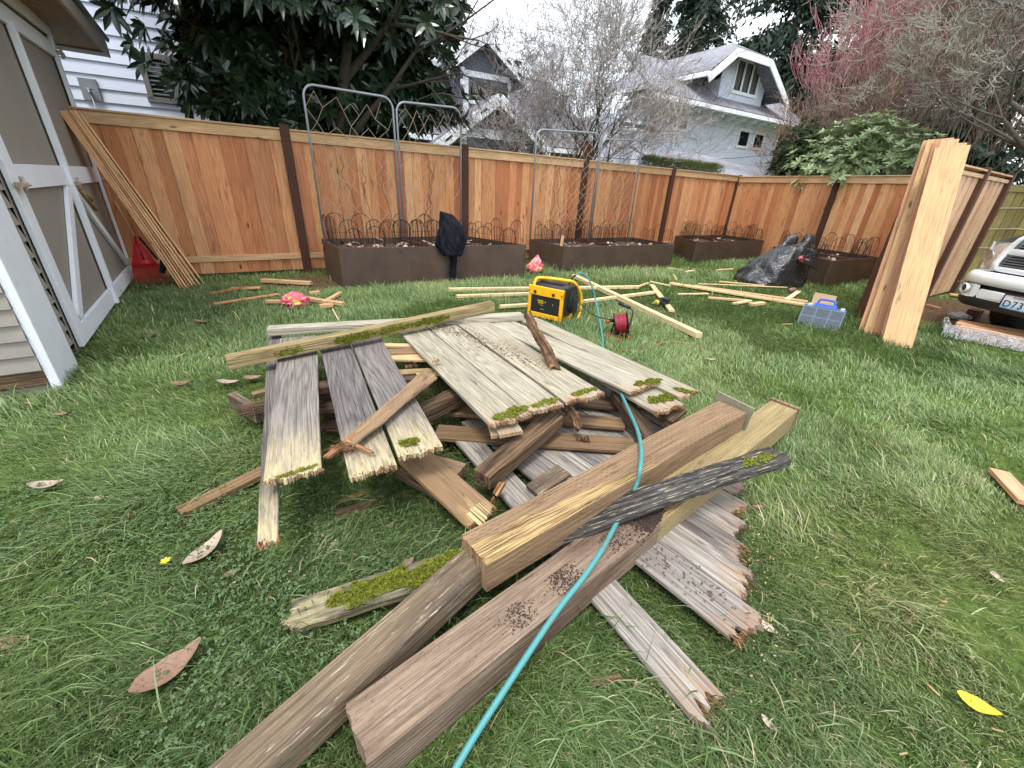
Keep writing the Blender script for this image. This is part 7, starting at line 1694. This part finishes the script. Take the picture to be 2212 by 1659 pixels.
for i in range(34):
    if i < 18: u, v = rl.uniform(1500, 2180), rl.uniform(1000, 1640)
    elif i < 28: u, v = rl.uniform(560, 1000), rl.uniform(1060, 1350)
    else: u, v = rl.uniform(100, 560), rl.uniform(760, 1500)
    m = MB(); c_ = W(u, v, .028); a = rl.random() * 6.3; d = V(math.cos(a), math.sin(a), rl.uniform(-.1, .1)) * rl.uniform(.006, .018); m.plank(c_ - d, c_ + d, rl.uniform(.004, .009), .003, rg=rl, jag=(.003, .003), nw=3)
    one('wood_chip', m, M_rotl if i % 3 == 0 else M_raw, 'small pale splinter of wood lying in the grass around the pile', 'wood chip', 'wood splinters scattered around the pile')
bc_ = W(358, 1212, .05); bf = thing('buttercup', V(bc_.x, bc_.y, 0), 'small yellow flower in the grass at the left', 'flower'); m = MB()
for k in range(6):
    a = k * 1.05; d = V(math.cos(a), math.sin(a), .3); s = V(-math.sin(a), math.cos(a), 0); m.face([m.vert(bc_), m.vert(bc_ + d * .01 + s * .006), m.vert(bc_ + d * .017), m.vert(bc_ + d * .01 - s * .006)])
m.build('petals', plain('flower yellow', srgb(244, 214, 20), .4), bf); m = MB(); m.tube([V(bc_.x, bc_.y, 0), bc_], .0012, 4); m.build('stem', M_hed, bf)
for a_, b_, w_, l_ in (((1213, 524, .40), (1210, 500, .60), .055, 'short cedar offcut standing up in the second raised bed'), ((1145, 512, .42), (1158, 488, .66), .012, 'thin split stick leaning over the rim of the second raised bed')):
    A_ = W(a_[0], a_[1], .45); m = MB(); m.plank(A_ + V(0, 0, -.06), A_ + V(.01, .0, .12), w_, .015, up=(-.3, -.9, 0), rg=rl, jag=(0, .01)); one('wood_offcut', m, M_cedf, l_, 'wood offcut')
c_ = WD(814, 512, 6.75); m = MB(); leafmesh(m, V(c_.x, c_.y, .56), .2, .09, .5, .6, .3, .25, .6, .4, 8); one('fallen_leaf', m, M_dead, 'large curled tan leaf resting in the first raised bed', 'leaf')
# ------------------------------------------------------------------ lawn
GX0, GX1, GY0, GY1, GR_ = -7.0, 12.0, -1.6, 14.0, .02
nxg = int((GX1 - GX0) / GR_); nyg = int((GY1 - GY0) / GR_)
cap = np.full((nxg, nyg), 9.0, dtype=np.float32)
xs_ = GX0 + (np.arange(nxg) + .5) * GR_; ys_ = GY0 + (np.arange(nyg) + .5) * GR_
def rast(poly, h):
    P = np.array(poly); x0, y0 = P.min(0); x1, y1 = P.max(0)
    i0 = max(0, int((x0 - GX0) / GR_) - 1); i1 = min(nxg, int((x1 - GX0) / GR_) + 2); j0 = max(0, int((y0 - GY0) / GR_) - 1); j1 = min(nyg, int((y1 - GY0) / GR_) + 2)
    if i1 <= i0 or j1 <= j0: return
    X, Y = np.meshgrid(xs_[i0:i1], ys_[j0:j1], indexing='ij'); ins = np.zeros(X.shape, bool); n = len(P)
    for k in range(n):
        ax, ay = P[k]; bx, by = P[(k + 1) % n]; c = ((ay > Y) != (by > Y)) & (X < (bx - ax) * (Y - ay) / ((by - ay) if by != ay else 1e-9) + ax); ins ^= c
    sub_ = cap[i0:i1, j0:j1]; sub_[ins] = np.minimum(sub_[ins], h)
for p, h in FOOT: rast(p, h)
def vnoise(x, y, f, seed):
    r = np.random.default_rng(seed).random((256, 256)); X = x * f + 1000.3; Y = y * f + 1000.7; xi = np.floor(X).astype(int); yi = np.floor(Y).astype(int); fx = X - xi; fy = Y - yi
    fx = fx * fx * (3 - 2 * fx); fy = fy * fy * (3 - 2 * fy); g = lambda a, b: r[a & 255, b & 255]
    return (g(xi, yi) * (1 - fx) + g(xi + 1, yi) * fx) * (1 - fy) + (g(xi, yi + 1) * (1 - fx) + g(xi + 1, yi + 1) * fx) * fy
fenceN = np.array([N1.x, N1.y]); f0 = np.array([P0.x, P0.y])
def inyard(x, y):
    a = (x - f0[0]) * N1.x + (y - f0[1]) * N1.y < .12
    b = (x - FC.x) * N2.x + (y - FC.y) * N2.y > -.1
    return a & (b | (x < 5))
def blades(R0, R1, n, hs, wid, seed, amin=-78, amax=74):
    if R0 < 3: amin, amax = -112, 112; n = int(n * 1.25)
    g = np.random.default_rng(seed); t = np.radians(g.uniform(amin, amax, n)); r = np.sqrt(g.uniform(R0 * R0, R1 * R1, n)); x = r * np.sin(t); y = r * np.cos(t) - .0
    k = inyard(x, y) & (x > GX0) & (x < GX1) & (y > GY0) & (y < GY1); x = x[k]; y = y[k]
    c = cap[((x - GX0) / GR_).astype(int).clip(0, nxg - 1), ((y - GY0) / GR_).astype(int).clip(0, nyg - 1)]
    # lush on the left and behind, thin on the lower right
    lush = np.clip(.55 + 1.3 * (vnoise(x, y, .9, 1) - .5) + .9 * (vnoise(x, y, 2.6, 2) - .5), 0, 1.2)
    right = np.clip((x - .25 * y - .1) / .9, 0, 1) * np.clip((2.9 - y) / 1.6, 0, 1)
    lush = lush * (1 - .34 * right) + .15 * (1 - right) + .25 * np.clip((y - 2.5) / 2, 0, 1)
    clump = vnoise(x, y, 7.0, 3)
    keep = g.random(len(x)) < np.clip(.35 + lush * .7 + (clump - .5) * .6, .12, 1)
    for (dx, dy, dr) in DIRT: keep &= ~((np.hypot(x - dx, y - dy) + vnoise(x, y, 6, 9) * .5 < dr + .2) & (g.random(len(x)) < .93))
    keep &= c >= 0; x = x[keep]; y = y[keep]; c = c[keep]; lush = lush[keep]; clump = clump[keep]; right = right[keep]; N = len(x)
    h = hs * (.45 + .75 * lush + .55 * (clump - .4)) * g.uniform(.55, 1.35, N); h = np.clip(h, .008, .17)
    ang = np.radians(200 + 150 * (vnoise(x, y, .55, 4) - .5) * 2 + 75 * (vnoise(x, y, 3, 5) - .5) * 2) + g.normal(0, .75, N)
    lean = np.clip(.45 + .9 * (vnoise(x, y, 1.3, 6)) + g.normal(0, .3, N), .05, 1.7)
    hh = np.minimum(h * (1.05 - .42 * np.clip(lean, 0, 1.6)), np.maximum(c, .002)); run = h * lean * .85
    run = np.where(c < .1, np.minimum(run, .03), run)
    dx = np.cos(ang); dy = np.sin(ang); sx = -dy; sy = dx; w = wid * g.uniform(.55, 1.25, N)
    tw = g.uniform(-1, 1, N) * .6; sx2 = sx * np.cos(tw) + dx * np.sin(tw); sy2 = sy * np.cos(tw) + dy * np.sin(tw)
    Z = np.zeros(N)
    def P(f, zf, ws): 
        cx_ = x + dx * run * f; cy_ = y + dy * run * f; cz = hh * zf
        return np.stack([cx_ - sx2 * w * ws, cy_ - sy2 * w * ws, cz], 1), np.stack([cx_ + sx2 * w * ws, cy_ + sy2 * w * ws, cz], 1)
    a0, b0 = P(0, 0, .5); a1, b1 = P(.22, .5, .5); a2, b2 = P(.6, .88, .38); t_, _ = P(1.0, .97, 0)
    Vt = np.stack([a0, b0, a1, b1, a2, b2, t_], 1).reshape(-1, 3)
    base = np.arange(N)[:, None] * 7
    F = np.concatenate([base + np.array([0, 1, 3, 2]), base + np.array([2, 3, 5, 4]), base + np.array([4, 5, 6, 6])], 0)
    tone = np.clip(vnoise(x, y, 1.6, 7) * .6 + vnoise(x, y, .5, 8) * .5 - .05, 0, 1); q = g.random(N)
    dark = np.array([.080, .140, .044]); mid = np.array([.172, .252, .072]); yel = np.array([.33, .33, .13]); blu = np.array([.27, .35, .18]); straw = np.array([.46, .40, .24])
    col = dark + (mid - dark) * tone[:, None] * 1.2; yk = np.clip(right * .72 + (vnoise(x, y, 1.1, 10) - .62) * 2.2, 0, .9)[:, None]
    col = col * (1 - yk * .65) + yel * yk * .65; bk = (q > .72)[:, None]; col = np.where(bk, col * .4 + blu * .6, col)
    sk = ((g.random(N) < .035 + .10 * right))[:, None]; col = np.where(sk, straw, col); col *= g.uniform(.6, 1.45, N)[:, None]
    cc = np.repeat(np.concatenate([col, np.ones((N, 1))], 1), 7, axis=0)
    return Vt, F, cc, N
M_gr, nt = newmat('grass blades'); ca = attr(nt, 'tint').outputs['Color']
hsl = pbsdf(nt, ca, .5, 0, None, spec=.35); tl = nd(nt, 'ShaderNodeBsdfTranslucent', {'Color': ca}).outputs[0]; out(nt, nd(nt, 'ShaderNodeMixShader', {0: .25, 1: hsl, 2: tl}).outputs[0])
VV = []; FF = []; CC = []; off_ = 0
for (R0, R1, n, hs, wd, sd) in ((.2, 1.7, 200000, .050, .0024, 1), (1.7, 3.4, 190000, .052, .0031, 2), (3.4, 6.5, 190000, .062, .0052, 3), (6.5, 12.5, 150000, .065, .0085, 4)):
    Vt, F, cc, N = blades(R0, R1, n, hs, wd, sd); VV.append(Vt); FF.append(F + off_); CC.append(cc); off_ += len(Vt); print('grass', R0, N)
# long loose blades near the camera
for (R0, R1, n, hs, wd, sd) in ((.3, 2.6, 9000, .14, .0042, 11), (2.6, 9, 12000, .15, .006, 12)):
    Vt, F, cc, N = blades(R0, R1, n, hs, wd, sd); VV.append(Vt); FF.append(F + off_); CC.append(cc); off_ += len(Vt)
VV = np.concatenate(VV); FF = np.concatenate(FF); CC = np.concatenate(CC)
tri = FF[:, 3] == FF[:, 2]
me_q = FF[~tri]; me_t = FF[tri][:, :3]
def poly_mesh(name, Vt, Q, Tt, col, mat):
    me = bpy.data.meshes.new(name); me.vertices.add(len(Vt)); me.vertices.foreach_set('co', Vt.astype(np.float32).ravel())
    nl = len(Q) * 4 + len(Tt) * 3; me.loops.add(nl); me.loops.foreach_set('vertex_index', np.concatenate([Q.ravel(), Tt.ravel()]).astype(np.int32))
    me.polygons.add(len(Q) + len(Tt)); me.polygons.foreach_set('loop_start', np.concatenate([np.arange(len(Q)) * 4, len(Q) * 4 + np.arange(len(Tt)) * 3]).astype(np.int32))
    me.update(calc_edges=True); a = me.attributes.new('tint', 'FLOAT_COLOR', 'POINT'); a.data.foreach_set('color', col.astype(np.float32).ravel())
    me.polygons.foreach_set('use_smooth', np.ones(len(me.polygons), bool)); me.materials.append(mat); o = bpy.data.objects.new(name, me); COL.objects.link(o); return o
go = poly_mesh('grass', VV, me_q, me_t, CC, M_gr); go['kind'] = 'stuff'; tag(go, 'long green lawn grass with yellowed patches at the right', 'grass')
# clover and buttercup leaves low in the left foreground
g = np.random.default_rng(77); VV = []; CC = []; n = 9000; t = np.radians(g.uniform(-62, 10, n)); r = np.sqrt(g.uniform(.3 ** 2, 2.6 ** 2, n)); x = r * np.sin(t); y = r * np.cos(t)
k = (vnoise(x, y, 2.0, 21) > .45) & (x < -.15) ; x = x[k]; y = y[k]; c = cap[((x - GX0) / GR_).astype(int), ((y - GY0) / GR_).astype(int)]; k = c > .05; x = x[k]; y = y[k]; N = len(x)
z = g.uniform(.015, .05, N); Q = []
for j in range(3):
    a = g.uniform(0, 6.28, N) * 0 + j * 2.094 + g.uniform(0, 6.28, N)[0:1] + x * 57 + y * 31; L = g.uniform(.006, .012, N); dx = np.cos(a); dy = np.sin(a); sx = -dy; sy = dx; tz = g.uniform(-.25, .25, N) * L
    p0 = np.stack([x, y, z], 1); p1 = np.stack([x + dx * L * .6 + sx * L * .45, y + dy * L * .6 + sy * L * .45, z + .002 + tz], 1); p2 = np.stack([x + dx * L, y + dy * L, z - .001 + tz], 1); p3 = np.stack([x + dx * L * .6 - sx * L * .45, y + dy * L * .6 - sy * L * .45, z + .002 + tz], 1)
    VV.append(np.stack([p0, p1, p2, p3], 1).reshape(-1, 3)); cl = np.array([.12, .19, .085]) * g.uniform(.75, 1.2, (N, 1)); CC.append(np.repeat(np.concatenate([cl, np.ones((N, 1))], 1), 4, 0))
VV = np.concatenate(VV); CC = np.concatenate(CC); Q = np.arange(len(VV)).reshape(-1, 4)
co_ = poly_mesh('clover', VV, Q, np.zeros((0, 3), int), CC, M_gr); co_['kind'] = 'stuff'; tag(co_, 'low clover leaves among the grass in the left foreground', 'clover')
for o in bpy.data.objects:
    if 'label' in o and len(o['label'].split()) > 16: print('LONG', o.name, o['label'])
    if '_o' in o: del o['_o']
print('objects', len(bpy.data.objects), 'tris', sum(len(o.data.polygons) for o in bpy.data.objects if o.type == 'MESH'))
